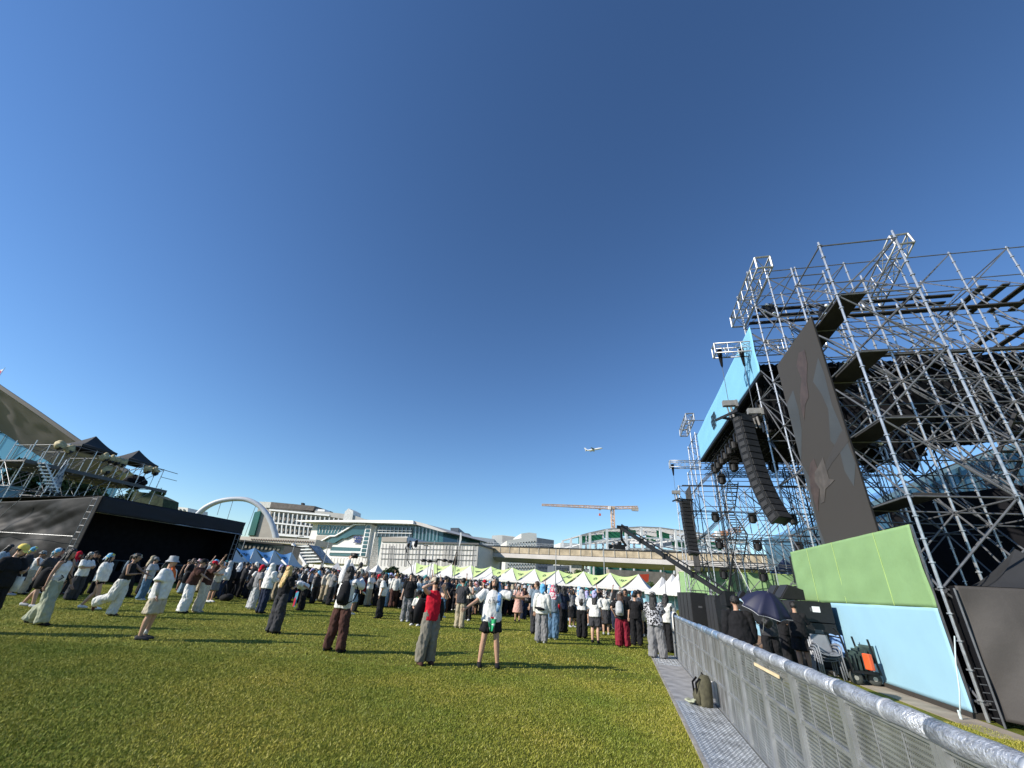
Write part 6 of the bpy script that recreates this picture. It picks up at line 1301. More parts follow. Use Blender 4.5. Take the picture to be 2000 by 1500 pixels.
def on_person(T, inf, name, label, category, pos, build, m, top=True):
    """thing carried by a person: placed at pos (figure frame) with the person's heading"""
    MW = Matrix.Translation(T.location) @ T.rotation_euler.to_matrix().to_4x4() @ Matrix.Diagonal((*T.scale, 1)); o = build(); p = MW @ Vector(pos); ob = None
    me = o.mesh(name, True); me.materials.append(m); ob = bpy.data.objects.new(name, me); C.objects.link(ob); ob.location = p; ob.rotation_euler = T.rotation_euler.copy(); ob.scale = T.scale; tag(ob, label, category); return ob
def bag_mb(w_=.26, h_=.40, d=.15):
    b = MB(); b.loft([(0, 0, -h_ / 2), (0, 0, -h_ * .42), (0, -.01, -h_ * .1), (0, -.01, h_ * .3), (0, 0, h_ * .5)], [(w_ * .35, d * .35), (w_ * .5, d * .55), (w_ * .52, d * .6), (w_ * .46, d * .5), (w_ * .2, d * .25)], 16)
    b.loft([(0, -d * .5, -h_ * .38), (0, -d * .62, -h_ * .2), (0, -d * .55, 0)], [(w_ * .34, .03), (w_ * .38, .05), (w_ * .3, .03)], 12)
    for sx in (-1, 1): b.loft([(sx * w_ * .3, d * .3, h_ * .42), (sx * w_ * .36, d * 1.1, h_ * .42), (sx * w_ * .40, d * 1.9, h_ * .1), (sx * w_ * .42, d * 1.2, -h_ * .3), (sx * w_ * .4, d * .3, -h_ * .4)], [(.022, .008)] * 5, 6)
    return b
def disc_mb(r):
    b = MB(); b.lathe((0, 0, 0), [(r * .6, -.004), (r, -.004), (r, .004), (r * .6, .004)], 20, rot=Matrix.Rotation(R_(90), 3, 'X')); b.tube((0, 0, -r), (-.05, 0, -r - .12), .008, 6); return b
def phone_mb(): b = MB(); b.box((0, 0, 0), (.075, .01, .15)); return b
BAGS = {}
# 1 man with open arms
T, inf = key('person with arms spread wide in white printed tee, black shorts and dark bandana', (953, 1303), 176, 1.77, dict(arms=('out', 'outlow'), legs='wide', build=1.12, topl=.03, bottom='shorts', leg_w=.115, shortlen=.62, hair='long', hat='kerchief', seed=1, sl=.72, hem_top=.84), ms(1, shirt='white', shorts='black', shoes='black', hair='black', kerchief='darkpaisley'))
b = MB(); b.ell((0, .075, 1.535), (.04, .03, .042), 12, 8); b.build('beard', HAIRM['black'], T, smooth=True)
b = MB(); scribble(b, (0, .203, 1.31), (1, 0, 0), (0, 0, 1), .10, (.5,), .05, random.Random(31), .008)
# three block syllables of the chest print
for cx_, st_ in ((-.085, [((-.03, .03), (.012, .03)), ((-.009, .03), (-.03, -.008)), ((-.009, .03), (.012, -.008)), ((.026, .036), (.026, -.014)), ((.012, .012), (.026, .012)), ((-.024, -.018), (-.024, -.036)), ((-.024, -.036), (.026, -.036))]), (-.0, [((-.03, .03), (.01, .03)), ((-.01, .03), (-.03, -.02)), ((-.01, .03), (.01, -.02)), ((.024, .036), (.024, -.036)), ((.024, 0), (.036, 0))]), (.085, [((-.02, .02), (.0, .02)), ((-.02, .02), (-.02, -.01)), ((-.02, -.01), (0, -.01)), ((0, .02), (0, -.01)), ((.02, .036), (.02, -.036))])):
    for (x0, z0), (x1, z1) in st_: b.bar((-(cx_ + x0), .206, 1.235 + z0), (-(cx_ + x1), .206, 1.235 + z1), .009, .009)
b.build('chest_print', INK, T)
b = MB(); b.grid(lambda u, v: ((u - .5) * .22 * (1 - v * .75), .19 + .02 * math.sin(u * 7), .93 - v * .26), 10, 10); b.build('waist_bandana', cloth('greenband', (.05, .42, .17), (.7, .72, .7), 'noise', 9), T, smooth=True, solid=.006)
b = MB(); b.box((0, .20, .925), (.07, .02, .03)); b.build('red_knot', cm('red'), T)
b = MB(); b.loft([(-.10, -.08, 1.62), (-.13, -.02, 1.45), (-.13, .15, 1.33), (-.12, .21, 1.18), (-.10, .21, 1.04)], [(.05, .04), (.05, .02), (.04, .015), (.045, .012), (.03, .01)], 10); b.build('scarf', cloth('bluescarf', (.08, .22, .48), (.3, .45, .6), 'noise', 10), T, smooth=True)
kn, d_, s_, n_ = inf['hands'][-1]; on_person(T, inf, 'camera', 'small black camera in the outstretched hand of the person with open arms', 'camera', kn + Vector((.02, .02, -.06)), lambda: MB().box((0, 0, 0), (.14, .08, .11)).lathe((0, .04, 0), [(.04, 0), (.04, .06)], 12, rot=Matrix.Rotation(R_(-90), 3, 'X')), BLACKP)
# 2 woman in red tank top
T, inf = key('person in bright red tank top, grey cargo trousers and pale cap', (830, 1297), 150, 1.66, dict(arms=('phonehigh', 'shade'), legs='contra', top='tank', topl=.022, build=.92, bottom='pants', leg_w=.115, hem=.10, hair='short', hat='cap', headtilt=.25, seed=2, hem_top=.85), ms(0, shirt='red', trousers='olivegrey' if 0 else 'khaki', shoes='brown', hair='brown', cap='beige'))
for c in T.children:
    if c.name.startswith('trousers'): c.data.materials[0] = cloth('greycargo', (.20, .185, .15))
b = MB(); b.loft([(-.20, -.14, 1.25), (-.24, -.16, 1.05), (-.22, -.17, .85)], [(.10, .06), (.13, .07), (.12, .05)], 12); b.loft([(.20, -.14, 1.25), (.25, -.15, 1.05), (.23, -.16, .78)], [(.10, .06), (.13, .07), (.12, .05)], 12); b.loft([(-.2, -.16, 1.2), (0, -.17, 1.22), (.2, -.16, 1.2)], [(.1, .03)] * 3, 10); me = b.mesh('jacket', True); disp(me, .03, 6, 1); me.materials.append(cm('black')); o = bpy.data.objects.new('jacket', me); C.objects.link(o); o.parent = T
hd = inf['head']; b = MB(); HRm = inf['HR']
for sx in (-1, 1): b.ell(hd + HRm @ Vector((sx * .032, .088, .01)), (.026, .01, .018), 10, 6, 0, HRm)
b.build('sunglasses', BLACKP, T, smooth=True); on_person(T, inf, 'phone', 'black phone held up by the person in the red tank top', 'phone', inf['hands'][1][0] + Vector((0, .03, .03)), phone_mb, BLACKP)
# 3 crouching
T, inf = key('person in white patterned shirt and sunglasses crouching behind the red tank top', (812, 1222), 200, 1.72, dict(arms=('grass', 'phone'), legs='crouch', lean=.35, topl=.03, bottom='pants', leg_w=.10, hem=.07, hair='short', hat='cap', seed=3), ms(0, shirt='offwhite', trousers='black', shoes='white', hair='black', cap='black'))
# 4 brown trousers, filming
T, inf = key('person in white sweatshirt and dark brown trousers raising both arms to film', (650, 1273), 20, 1.76, dict(arms=('up', 'phonehigh'), legs='wide', top='long', topl=.035, leg_w=.105, hem=.085, hair='bob', seed=4), ms(0, shirt='white', trousers='brown', shoes='black', hair='black'))
on_person(T, inf, 'backpack', 'black backpack with blue strap slung on the person filming in brown trousers', 'backpack', (.14, -.22, 1.18), lambda: bag_mb(.28, .5, .18), cm('black')); on_person(T, inf, 'camera', 'black camera held over the head by the person in brown trousers', 'camera', inf['hands'][-1][0] + Vector((.06, .04, .02)), lambda: MB().box((0, 0, 0), (.16, .09, .12)), BLACKP)
# 5 blond
T, inf = key('person with long blond hair, black top and wide dark grey trousers', (531, 1237), 28, 1.68, dict(arms=('phone', 'phone'), legs='stand', top='tee', topl=.012, leg_w=.125, hem=.115, hair='long', seed=5, hem_top=.95), ms(0, shirt='black', trousers='charcoal', shoes='black', hair='blond'))
on_person(T, inf, 'shoulder_bag', 'cream shoulder bag on the person with long blond hair', 'bag', (-.2, .06, 1.28), lambda: bag_mb(.2, .42, .12), cm('cream'))
# 6 hat
T, inf = key('person in white tee, grey cargo shorts and floppy grey bucket hat', (276, 1249), 78, 1.70, dict(arms=('pocket', 'pocket'), legs='stand', topl=.05, bottom='shorts', leg_w=.13, shortlen=.92, hair='short', hat='bucket', seed=6, hem_top=.82), ms(1, shirt='white', shorts='beige', shoes='charcoal', hair='black', bucket_hat='lightgrey'))
for sx in (-1, 1): MB().loft([(sx * .10, -.01, .10), (sx * .10, -.01, .20)], [.042, .045], 10).build('sock', cm('white'), T, smooth=True)
b = MB(); b.loft([(0, .06, 1.50), (-.05, .13, 1.36), (-.1, .16, 1.22)], [(.07, .03), (.06, .02), (.02, .01)], 10); b.build('scarf', cm('orange'), T, smooth=True)
for sx in (-1, 1): b = MB(); b.loft([inf['el'][sx].lerp(inf['sh'][sx], .1), inf['el'][sx].lerp(inf['wr'][sx], .5), inf['wr'][sx]], [.046, .045, .034], 12); b.build('sleeve', cm('lightgrey'), T, smooth=True)
# 7 sage trousers
T, inf = key('person with big black shoulder bag, white tank top and sage wide trousers', (66, 1221), 84, 1.70, dict(arms=('swing', 'down'), legs='step', lean=.05, top='tank', topl=.01, leg_w=.125, hem=.12, hair='long', seed=7, hem_top=.98), ms(2, shirt='white', trousers='sage', shoes='black', hair='black'))
on_person(T, inf, 'shoulder_bag', 'large slouchy black bag on the back of the person in sage trousers', 'bag', (-.05, -.30, 1.02), lambda: bag_mb(.34, .5, .26), cm('black'))
# 8 far left
T, inf = key('person in black tee at the left edge carrying a white tote bag', None, 88, 1.72, dict(arms=('phone', 'down'), legs='stand', topl=.03, leg_w=.11, hem=.09, hair='short', hat='cap', headtilt=-.3, seed=8), ms(0, shirt='black', trousers='black', shoes='black', hair='black', cap='yellow'), loc=g(30, 1078, 1.68) * 0 + Vector((at_ground(-52, 1236).x, at_ground(-52, 1236).y, 0)))
on_person(T, inf, 'tote_bag', 'white tote bag at the hip of the person at the left edge', 'bag', (-.22, .02, .92), lambda: MB().box((0, 0, 0), (.06, .36, .30)).loft([(0, -.12, .15), (.03, 0, .5), (0, .12, .15)], [(.012, .008)] * 3, 6), cm('offwhite'))
# 9..  other identifiable people: (label, foot, face, h, spec, mats)
KEYS = [
 ('person in dark tank top striding in loose off white trousers', (212, 1203), 80, 1.72, dict(arms=('reach', 'phone'), legs='kick', lean=.1, top='tank', build=.92, leg_w=.13, hem=.12, hair='tied', seed=9, hem_top=1.0), ms(2, shirt='black', trousers='offwhite', shoes='brown', hair='black')),
 ('person in loose white shirt and black shorts left of the striding person', (170, 1190), 70, 1.66, dict(arms=('down', 'down'), legs='step', top='long', topl=.06, bottom='shorts', leg_w=.10, shortlen=.3, hair='long', hat='kerchief', seed=10), ms(1, shirt='white', shorts='black', shoes='white', hair='black', kerchief='yellowblue')),
 ('person in black tee and black shorts stretching one leg behind the sage trousers', (52, 1186), 86, 1.7, dict(arms=('phone', 'down'), legs='step', lean=.1, bottom='shorts', leg_w=.115, shortlen=.8, hair='short', hat='kerchief', seed=11), ms(1, shirt='charcoal', shorts='black', shoes='lightgrey', hair='black', kerchief='bluewhite')),
 ('person in white and black top with dark wide trousers near the blue covered barrier', (135, 1172), 95, 1.66, dict(arms=('phone', 'phone'), legs='stand', topl=.04, leg_w=.14, hem=.13, hair='bob', hat='kerchief', seed=12), ms(1, shirt='white', trousers='charcoal', shoes='black', hair='black', kerchief='paisley')),
 ('person in black tee reading a phone with bent head near the open marquee', (178, 1160), 95, 1.68, dict(arms=('phone', 'phone'), headtilt=-.4, leg_w=.1, hem=.08, hair='short', hat='towel', seed=13), ms(1, shirt='black', trousers='black', shoes='black', hair='black', towel='bluewhite')),
 ('person in light grey tee and teal trousers with cap, seen from behind', (272, 1172), 75, 1.66, dict(arms=('phone', 'down'), topl=.05, leg_w=.12, hem=.1, hair='short', hat='cap', seed=14), ms(1, shirt='lightgrey', trousers='denim', shoes='white', hair='black', cap='grey')),
 ('person in black tee with yellow back print and black trousers, one leg stepping', (238, 1166), 60, 1.72, dict(arms=('phone', 'hip'), legs='step', topl=.03, leg_w=.1, hem=.075, hair='short', hat='bucket', seed=15), ms(1, shirt='black', trousers='black', shoes='black', hair='black', bucket_hat='khaki')),
 ('person in dark top and flowing white trousers stretching an arm backwards', (353, 1197), 82, 1.72, dict(arms=('back', 'reach'), legs='contra', lean=.18, topl=.05, leg_w=.14, hem=.13, hair='short', hat='cap', seed=16, hem_top=.9), ms(1, shirt='brown', trousers='white', shoes='black', hair='black', cap='black')),
 ('person in cream trousers and red cap raising an arm to film', (383, 1196), 84, 1.68, dict(arms=('up', 'phonehigh'), lean=.05, topl=.03, leg_w=.12, hem=.11, hair='short', hat='cap', seed=17, hem_top=.92), ms(1, shirt='brown', trousers='cream', shoes='beige', hair='black', cap='red')),
 ('person in pale tee and grey shorts holding a sheet of paper', (408, 1176), 100, 1.68, dict(arms=('phone', 'phone'), topl=.04, bottom='shorts', leg_w=.12, shortlen=.95, hair='short', seed=18), ms(1, shirt='cream', shorts='grey', shoes='white', hair='black')),
 ('person in light blue shirt and black trousers standing apart near the tents', (447, 1148), 100, 1.7, dict(arms=('phone', 'pocket'), legs='step', topl=.04, leg_w=.1, hem=.08, hair='short', seed=19), ms(1, shirt='paledenim', trousers='black', shoes='white', hair='black')),
 ('person in striped shirt, red head scarf and wide grey trousers with dark backpack', (488, 1190), 40, 1.66, dict(arms=('phone', 'down'), topl=.04, leg_w=.14, hem=.13, hair='short', hat='kerchief', seed=20), ms(1, shirt='stripe', trousers='lightgrey', shoes='white', hair='black', kerchief='red')),
 ('person in white hooded top and navy trousers left of the blond hair', (506, 1198), 35, 1.74, dict(arms=('phone', 'phone'), topl=.06, top='long', leg_w=.105, hem=.085, hair='short', hat='towel', seed=21), ms(1, shirt='white', trousers='navy', shoes='black', hair='black', towel='offwhite')),
 ('person in white shirt bending down with a red and blue scarf hanging', (586, 1192), 225, 1.7, dict(arms=('down', 'down'), lean=1.25, topl=.04, leg_w=.1, hem=.08, hair='short', seed=22), ms(1, shirt='white', trousers='black', shoes='black', hair='black')),
 ('person in black top with red tote bag left of the brown trousers', (640, 1182), 60, 1.72, dict(arms=('down', 'phone'), leg_w=.11, hem=.1, hair='short', seed=23, topl=.03), ms(1, shirt='grey', trousers='black', shoes='black', hair='black')),
 ('person in navy shirt and pale blue shorts with white sneakers', (684, 1200), 60, 1.7, dict(arms=('phone', 'phone'), topl=.05, bottom='shorts', leg_w=.14, shortlen=1.0, hair='bob', seed=24), ms(1, shirt='navy', shorts='paledenim', shoes='white', hair='black')),
 ('person with long black hair, white tee and black trousers turned to the left', (739, 1208), 275, 1.68, dict(arms=('down', 'down'), topl=.045, leg_w=.11, hem=.10, hair='long', seed=25), ms(1, shirt='white', trousers='black', shoes='black', hair='black')),
 ('person in black tee and grey jeans holding a small green fan', (790, 1214), 172, 1.76, dict(arms=('down', 'down'), topl=.035, leg_w=.095, hem=.075, hair='short', headtilt=-.15, seed=26), ms(0, shirt='black', trousers='grey', shoes='lightgrey', hair='black')),
 ('person in charcoal tee with bare forearm turned right behind the red tank top', (862, 1206), 75, 1.78, dict(arms=('down', 'swing'), topl=.04, leg_w=.1, hem=.08, hair='short', seed=27), ms(1, shirt='charcoal', trousers='denim', shoes='white', hair='black')),
 ('person in dark shirt and khaki trousers seen from behind, left of the open arms', (896, 1227), 30, 1.72, dict(arms=('down', 'phone'), topl=.05, leg_w=.105, hem=.09, hair='short', hat='cap', seed=28), ms(1, shirt='charcoal', trousers='khaki', shoes='beige', hair='black', cap='black')),
 ('person in beige top with yellow bag and black trousers', (912, 1212), 200, 1.66, dict(arms=('phone', 'down'), top='tank', leg_w=.09, hem=.07, hair='bob', seed=29), ms(1, shirt='cream', trousers='black', shoes='white', hair='black')),
 ('person in long salmon pink dress with patterned head towel', (1010, 1214), 185, 1.64, dict(arms=('phone', 'phone'), dress=True, bottom=None, skirt_h=.42, topl=.01, hair='long', hat='towel', seed=30), ms(1, dress='pink', shoes='black', hair='black', towel='paisley')),
 ('person in slate blue tee and black trousers right of the pink dress', (1046, 1238), 200, 1.80, dict(arms=('down', 'down'), topl=.05, leg_w=.11, hem=.10, hair='short', headturn=-1.2, seed=31), ms(1, shirt='slate', trousers='charcoal', shoes='black', hair='brown')),
 ('person in white long sleeves, grey jeans and blue kerchief with waist bag', (1057, 1256), 15, 1.70, dict(arms=('down', 'down'), top='long', topl=.05, leg_w=.12, hem=.10, hair='short', hat='kerchief', seed=32, hem_top=.85), ms(1, shirt='offwhite', trousers='grey', shoes='lightgrey', hair='black', kerchief='skyblue')),
 ('person in grey tee and denim overalls with red and white head towel', (1079, 1249), 20, 1.70, dict(arms=('down', 'phone'), topl=.03, leg_w=.12, hem=.10, hair='short', hat='towel', seed=33), ms(1, shirt='slate', trousers='denim', shoes='white', hair='black', towel='redwhite')),
 ('person in dark blue top and black trousers holding a small red bag', (1100, 1236), 330, 1.70, dict(arms=('down', 'down'), topl=.03, leg_w=.11, hem=.10, hair='bob', seed=34), ms(1, shirt='navy', trousers='black', shoes='black', hair='black')),
 ('person in white cropped top and black trousers with pale hood', (1137, 1247), 25, 1.62, dict(arms=('phone', 'phone'), topl=.02, leg_w=.11, hem=.1, hair='long', hat='towel', seed=35, hem_top=1.0), ms(1, shirt='white', trousers='black', shoes='black', hair='black', towel='lightgrey')),
 ('person in white tee, dark shorts, black boots and lavender kerchief', (1163, 1256), 20, 1.62, dict(arms=('phone', 'down'), topl=.05, bottom='shorts', leg_w=.13, shortlen=.85, hair='long', hat='kerchief', seed=36), ms(0, shirt='white', shorts='charcoal', shoes='black', hair='black', kerchief='lavender')),
 ('person in pale top with blue waistband and dark pleated skirt', (1184, 1240), 15, 1.62, dict(arms=('phone', 'phone'), topl=.02, bottom='skirt', skirt_h=.45, hair='short', hat='kerchief', seed=37, hem_top=1.0), ms(0, shirt='offwhite', skirt='charcoal', shoes='lightgrey', hair='black', kerchief='paisley')),
 ('person in loose maroon trousers with long brown hair and black top', (1216, 1265), 12, 1.66, dict(arms=('hip', 'phone'), legs='contra', topl=.03, leg_w=.135, hem=.12, hair='long', hat='cap', seed=38), ms(0, shirt='black', trousers='maroon', shoes='brown', hair='brown', cap='darkpaisley')),
 ('person in black tee and black trousers with a cross strap, right of the maroon trousers', (1245, 1262), 20, 1.66, dict(arms=('down', 'phone'), topl=.03, leg_w=.11, hem=.09, hair='short', seed=39), ms(0, shirt='black', trousers='black', shoes='black', hair='black')),
 ('person in black and white patterned shirt and wide grey jeans by the foot plates', (1284, 1288), 30, 1.70, dict(arms=('phone', 'phone'), legs='contra', topl=.06, leg_w=.135, hem=.12, hair='long', hat='cap', seed=40), ms(0, shirt='knit', trousers='grey', shoes='black', hair='black', cap='darkpaisley')),
 ('person in loose white top and black trousers leaning on the metal barrier', (1306, 1274), 55, 1.68, dict(arms=('rail', 'rail'), lean=.12, topl=.07, leg_w=.11, hem=.10, hair='long', seed=41, top='tee', hem_top=.86), ms(0, shirt='offwhite', trousers='black', shoes='black', hair='black')),
]
occupied = []
HAND = {}
for rec in KEYS:
    T, inf = key(*rec[:5], rec[5]); occupied.append(T.location.copy()); HAND[rec[0]] = (T, inf)
def hk(s):
    for k in HAND:
        if s in k: return HAND[k]
T, inf = hk('small green fan'); on_person(T, inf, 'hand_fan', 'small round green hand fan held by the person in black tee and grey jeans', 'fan', inf['hands'][-1][0] + Vector((-.1, .04, .0)), lambda: disc_mb(.10), mat('fan_green', (.03, .50, .14), .4, 0, .05))
T, inf = hk('striped shirt'); on_person(T, inf, 'backpack', 'dark backpack on the person in striped shirt and red head scarf', 'backpack', (-.2, -.16, 1.0), lambda: bag_mb(.28, .5, .2), cm('charcoal'))
T, inf = hk('red tote bag'); on_person(T, inf, 'tote_bag', 'bright red tote bag left of the person filming in brown trousers', 'bag', (-.22, .05, 1.08), lambda: MB().loft([(0, 0, -.16), (0, 0, 0), (0, 0, .16)], [(.16, .08), (.15, .07), (.10, .03)], 12), cm('red'))
T, inf = hk('bending down'); on_person(T, inf, 'scarf', 'red and blue scarf hanging from the bending person in white', 'scarf', (-.1, .35, .75), lambda: MB().grid(lambda u, v: ((u - .5) * .26, .03 * math.sin(u * 9), -v * .6), 8, 8), cloth('redblue', (.5, .03, .07), (.08, .30, .42), 'noise', 2.5))
T, inf = hk('yellow bag'); on_person(T, inf, 'bag', 'yellow bag in front of the person in beige top behind the open arms', 'bag', (.02, -.18, 1.12), lambda: MB().loft([(0, 0, -.12), (0, 0, 0), (0, 0, .14)], [(.09, .05), (.11, .06), (.06, .03)], 12), cm('yellow'))
T, inf = hk('waist bag'); on_person(T, inf, 'waist_bag', 'black waist bag across the back of the person in white long sleeves', 'bag', (-.05, -.19, 1.0), lambda: MB().loft([(-.16, 0, .02), (0, -.03, 0), (.16, 0, -.02)], [(.05, .03), (.075, .05), (.05, .03)], 10), cm('black'))
T, inf = hk('small red bag'); on_person(T, inf, 'bag', 'small crimson bag held low by the person in dark blue top', 'bag', (-.2, .02, 1.0), lambda: MB().loft([(0, 0, -.14), (0, 0, 0), (0, 0, .12)], [(.08, .05), (.10, .06), (.07, .03)], 12), cm('red'))
T, inf = hk('maroon'); on_person(T, inf, 'backpack', 'light grey beige backpack on the person in maroon trousers', 'backpack', (-.06, -.23, 1.2), lambda: bag_mb(.27, .46, .18), cm('khaki' if 0 else 'lightgrey'))
T, inf = hk('metal barrier'); on_person(T, inf, 'shoulder_bag', 'olive bag on the hip of the person in white leaning on the barrier', 'bag', (-.26, -.05, 1.15), lambda: bag_mb(.16, .36, .12), cm('khaki'))
T, inf = hk('sheet of paper'); on_person(T, inf, 'paper', 'white sheet of paper held by the person in pale tee and grey shorts', 'paper', inf['hands'][1][0] + Vector((0, .03, -.06)), lambda: MB().box((0, 0, 0), (.2, .004, .28)), WHITE)
T, inf = hk('flowing white'); on_person(T, inf, 'shoulder_bag', 'black bag on the person in flowing white trousers', 'bag', (-.12, -.28, 1.1), lambda: bag_mb(.26, .4, .2), cm('black'))
o = place(bag_mb(.5, .7, .3).build('backpack', cm('black'), smooth=True), at_ground(441, 1174) + Vector((0, 0, .16))); o.rotation_euler = (R_(80), 0, .8); tag(o, 'black backpack lying alone on the grass between the standing people', 'backpack')
# crew behind the barrier (feet hidden by it)
def crew(lab, px, py, z, face, h, spec, m): p = g(px, py, z); return key(lab, None, face, h, spec, m, loc=Vector((p.x, p.y, 0)))
crew('stout person in black long sleeved shirt standing behind the barrier, back turned', 1446, 1243, .98, 20, 1.73, dict(arms=('down', 'down'), legs='wide', top='long', topl=.045, build=1.25, leg_w=.115, hem=.1, hair='short', seed=50), ms(1, shirt='black', trousers='black', shoes='black', hair='black'))
T, inf = crew('person in dark grey tee under the navy umbrella behind the barrier', 1503, 1240, .88, 15, 1.72, dict(arms=('phone', 'cross'), legs='contra', topl=.045, leg_w=.105, hem=.085, hair='short', seed=51), ms(1, shirt='charcoal', trousers='black', shoes='black', hair='black')); UP = T.location.copy()
crew('person in black shorts with bare calves beside the black subwoofers', 1568, 1272, .52, 25, 1.72, dict(arms=('phone', 'phone'), topl=.05, bottom='shorts', leg_w=.13, shortlen=.85, hair='short', hat='cap', seed=52), ms(1, shirt='black', shorts='black', shoes='black', hair='black', cap='black'))
crew('person all in black between the umbrella and the subwoofers', 1535, 1240, .85, 330, 1.70, dict(arms=('phone', 'hip'), topl=.04, leg_w=.11, hem=.09, hair='short', seed=53), ms(1, shirt='black', trousers='black', shoes='black', hair='black'))
crew('security person in black with folded hands before the distant black cases', 1338, 1175, 1.45, 230, 1.75, dict(arms=('cross', 'cross'), topl=.03, top='long', leg_w=.11, hem=.08, hair='short', seed=54), ms(1, shirt='black', trousers='black', shoes='black', hair='black')) if False else key('security person in black with folded hands before the distant black cases', (1382, 1228), 240, 1.75, dict(arms=('cross', 'cross'), topl=.03, top='long', leg_w=.11, hem=.08, hair='short', seed=54), ms(1, shirt='black', trousers='black', shoes='black', hair='black'))
# umbrella
T = thing('umbrella', 'dark navy umbrella with pale trim held up behind the barrier', 'umbrella', UP); RT = Euler((R_(24), R_(4), 0)).to_matrix(); ctr = dpt(1499, 1156, 8.6) - UP
n8 = 8; vs = []
def um(u, v):
    k = u * n8; i = int(k) % n8; f = k - int(k); a0 = 2 * math.pi * i / n8; a1 = 2 * math.pi * (i + 1) / n8; r = .49 * v; sag = 1 - .10 * math.sin(f * math.pi) * v; p = Vector((math.cos(a0), math.sin(a0), 0)).lerp(Vector((math.cos(a1), math.sin(a1), 0)), f) * r * sag; p.z = -.36 * v ** 1.9 + .0; return ctr + RT @ p
MB().grid(um, 48, 10).build('canopy', mat('navy_canopy', (.012, .014, .042), .6, 0, .1, 3), T, smooth=True, solid=.003)
b = MB()
for i in range(48): b.tube(um(i / 48, 1.0), um(min(.9999, (i + 1) / 48), 1.0), .006, 4)
b.build('trim', cm('lightgrey'), T); b = MB(); b.tube(ctr + RT @ Vector((0, 0, .06)), ctr + RT @ Vector((0, 0, -.85)), .007, 6); b.build('shaft', STEEL, T)
b = MB()
for i in range(8): b.tube(um(i / 8, .05) , um(i / 8, .98) - Vector((0, 0, .012)), .004, 4)
b.build('ribs', STEELD, T)
# person riding on shoulders over the crowd
q = aty(700, 1120, 21); rid = g(700, 1150, 1.3)
pp = aty(699, 1160, 22); M_, inf_ = figure(arms=('down', 'down'), hair='short', seed=61, topl=.03, vox=.016); carrier = person('person carrying another on the shoulders in the middle of the crowd', (pp.x, pp.y), 60, M_, ms(1, shirt='black', trousers='black', shoes='black', hair='black'), None, 1.76)
M_, inf_ = figure(arms=('phone', 'phone'), legs='sit', hair='bob', seed=62, topl=.02, vox=.014, leg_w=.09, hem=.07); person('person sitting on someone\'s shoulders above the crowd, pale top', (pp.x - .12, pp.y - .05, .52), 60, M_, ms(1, shirt='cream', trousers='maroon', shoes='white', hair='black'), None, 1.58)
occupied.append(Vector((pp.x, pp.y, 0)))
# ---- the crowd
VAR = []
vr = random.Random(77)
hats = [None, None, None, None, 'cap', 'bucket', 'kerchief', 'towel']
armp = [('phone', 'phone'), ('down', 'down'), ('phone', 'down'), ('cross', 'cross'), ('hip', 'down'), ('down', 'phone'), ('phonehigh', 'phonehigh'), ('up', 'down'), ('pocket', 'pocket'), ('back', 'back')]
for i in range(26):
    bt = vr.choice(['pants', 'pants', 'pants', 'shorts', 'skirt']); ht = hats[i % 8]; hr = vr.choice(['short', 'short', 'long', 'bob', 'tied']) if ht != 'towel' else 'short'; tp_ = vr.choice(['tee', 'tee', 'long', 'tank']); ap_ = armp[i % len(armp)]
    M, inf = figure(arms=ap_, legs=vr.choice(['stand', 'contra', 'stand', 'step']), top=tp_, topl=vr.uniform(.01, .05), bottom=bt, leg_w=vr.uniform(.09, .13), hem=vr.uniform(.06, .115), shortlen=vr.uniform(.6, .95), skirt_h=vr.uniform(.3, .6), hair=hr, hat=ht, seed=100 + i, vox=.021, build=vr.uniform(.9, 1.1), headtilt=vr.uniform(-.3, .1), headturn=vr.uniform(-.5, .5))
    VAR.append((M, dict(bt=bt, ht=ht, hr=hr, tp=tp_, ap=ap_)))
tops = ['white', 'white', 'black', 'black', 'black', 'black', 'black', 'black', 'charcoal', 'charcoal', 'navy', 'lightgrey', 'navy', 'cream', 'slate', 'grey', 'pink', 'brown', 'paledenim', 'stripe', 'offwhite', 'olive', 'teal']
bots = ['black', 'black', 'black', 'black', 'black', 'black', 'charcoal', 'charcoal', 'charcoal', 'denim', 'grey', 'khaki', 'navy', 'beige', 'paledenim', 'brown']
hatc = ['black', 'white', 'black', 'skyblue', 'charcoal', 'lightgrey', 'lightgrey', 'navy', 'khaki', 'red', 'paisley', 'redwhite', 'bluewhite', 'darkpaisley', 'beige', 'teal', 'lavender', 'yellowblue']
NAMEC = dict(lightgrey='light grey', paledenim='pale denim', offwhite='off white', skyblue='sky blue', paisley='patterned', redwhite='red patterned', bluewhite='blue patterned', darkpaisley='dark patterned', yellowblue='yellow patterned', slate='slate blue', stripe='striped')
cn = lambda c: NAMEC.get(c, c)
def front(x):
    return np.interp(x, [-60, 60, 150, 260, 330, 440, 520, 600, 700, 800, 900, 1000, 1080, 1200, 1260, 1310], [1165, 1162, 1162, 1160, 1160, 1158, 1168, 1172, 1180, 1192, 1200, 1206, 1220, 1236, 1248, 1250])
crowd = []; tries = 0; XR = random.Random(5)
while len(crowd) < 256 and tries < 40000:
    tries += 1; x = XR.choice([XR.uniform(-40, 1305), XR.uniform(380, 1305)]); f0 = g(x, front(x)); d0 = math.hypot(f0.x, f0.y); k = XR.random() ** 1.9
    dmax = 38 if x > 330 else 28
    dd_ = d0 + (dmax - d0) * k; p = Vector((f0.x, f0.y, 0)) * (dd_ / d0)
    t = p.dot(E2); s = p.dot(E1)
    if t < tM + 1.6: continue
    if t > 1.0 and s < 60: continue
    md = .42 if x > 600 else .55
    if any((p - q).length < md for q in occupied): continue
    occupied.append(p); crowd.append((x, dd_, p))
crowd.sort(key=lambda c: c[0])
recs = []; free = list(range(len(VAR)))
first = set()
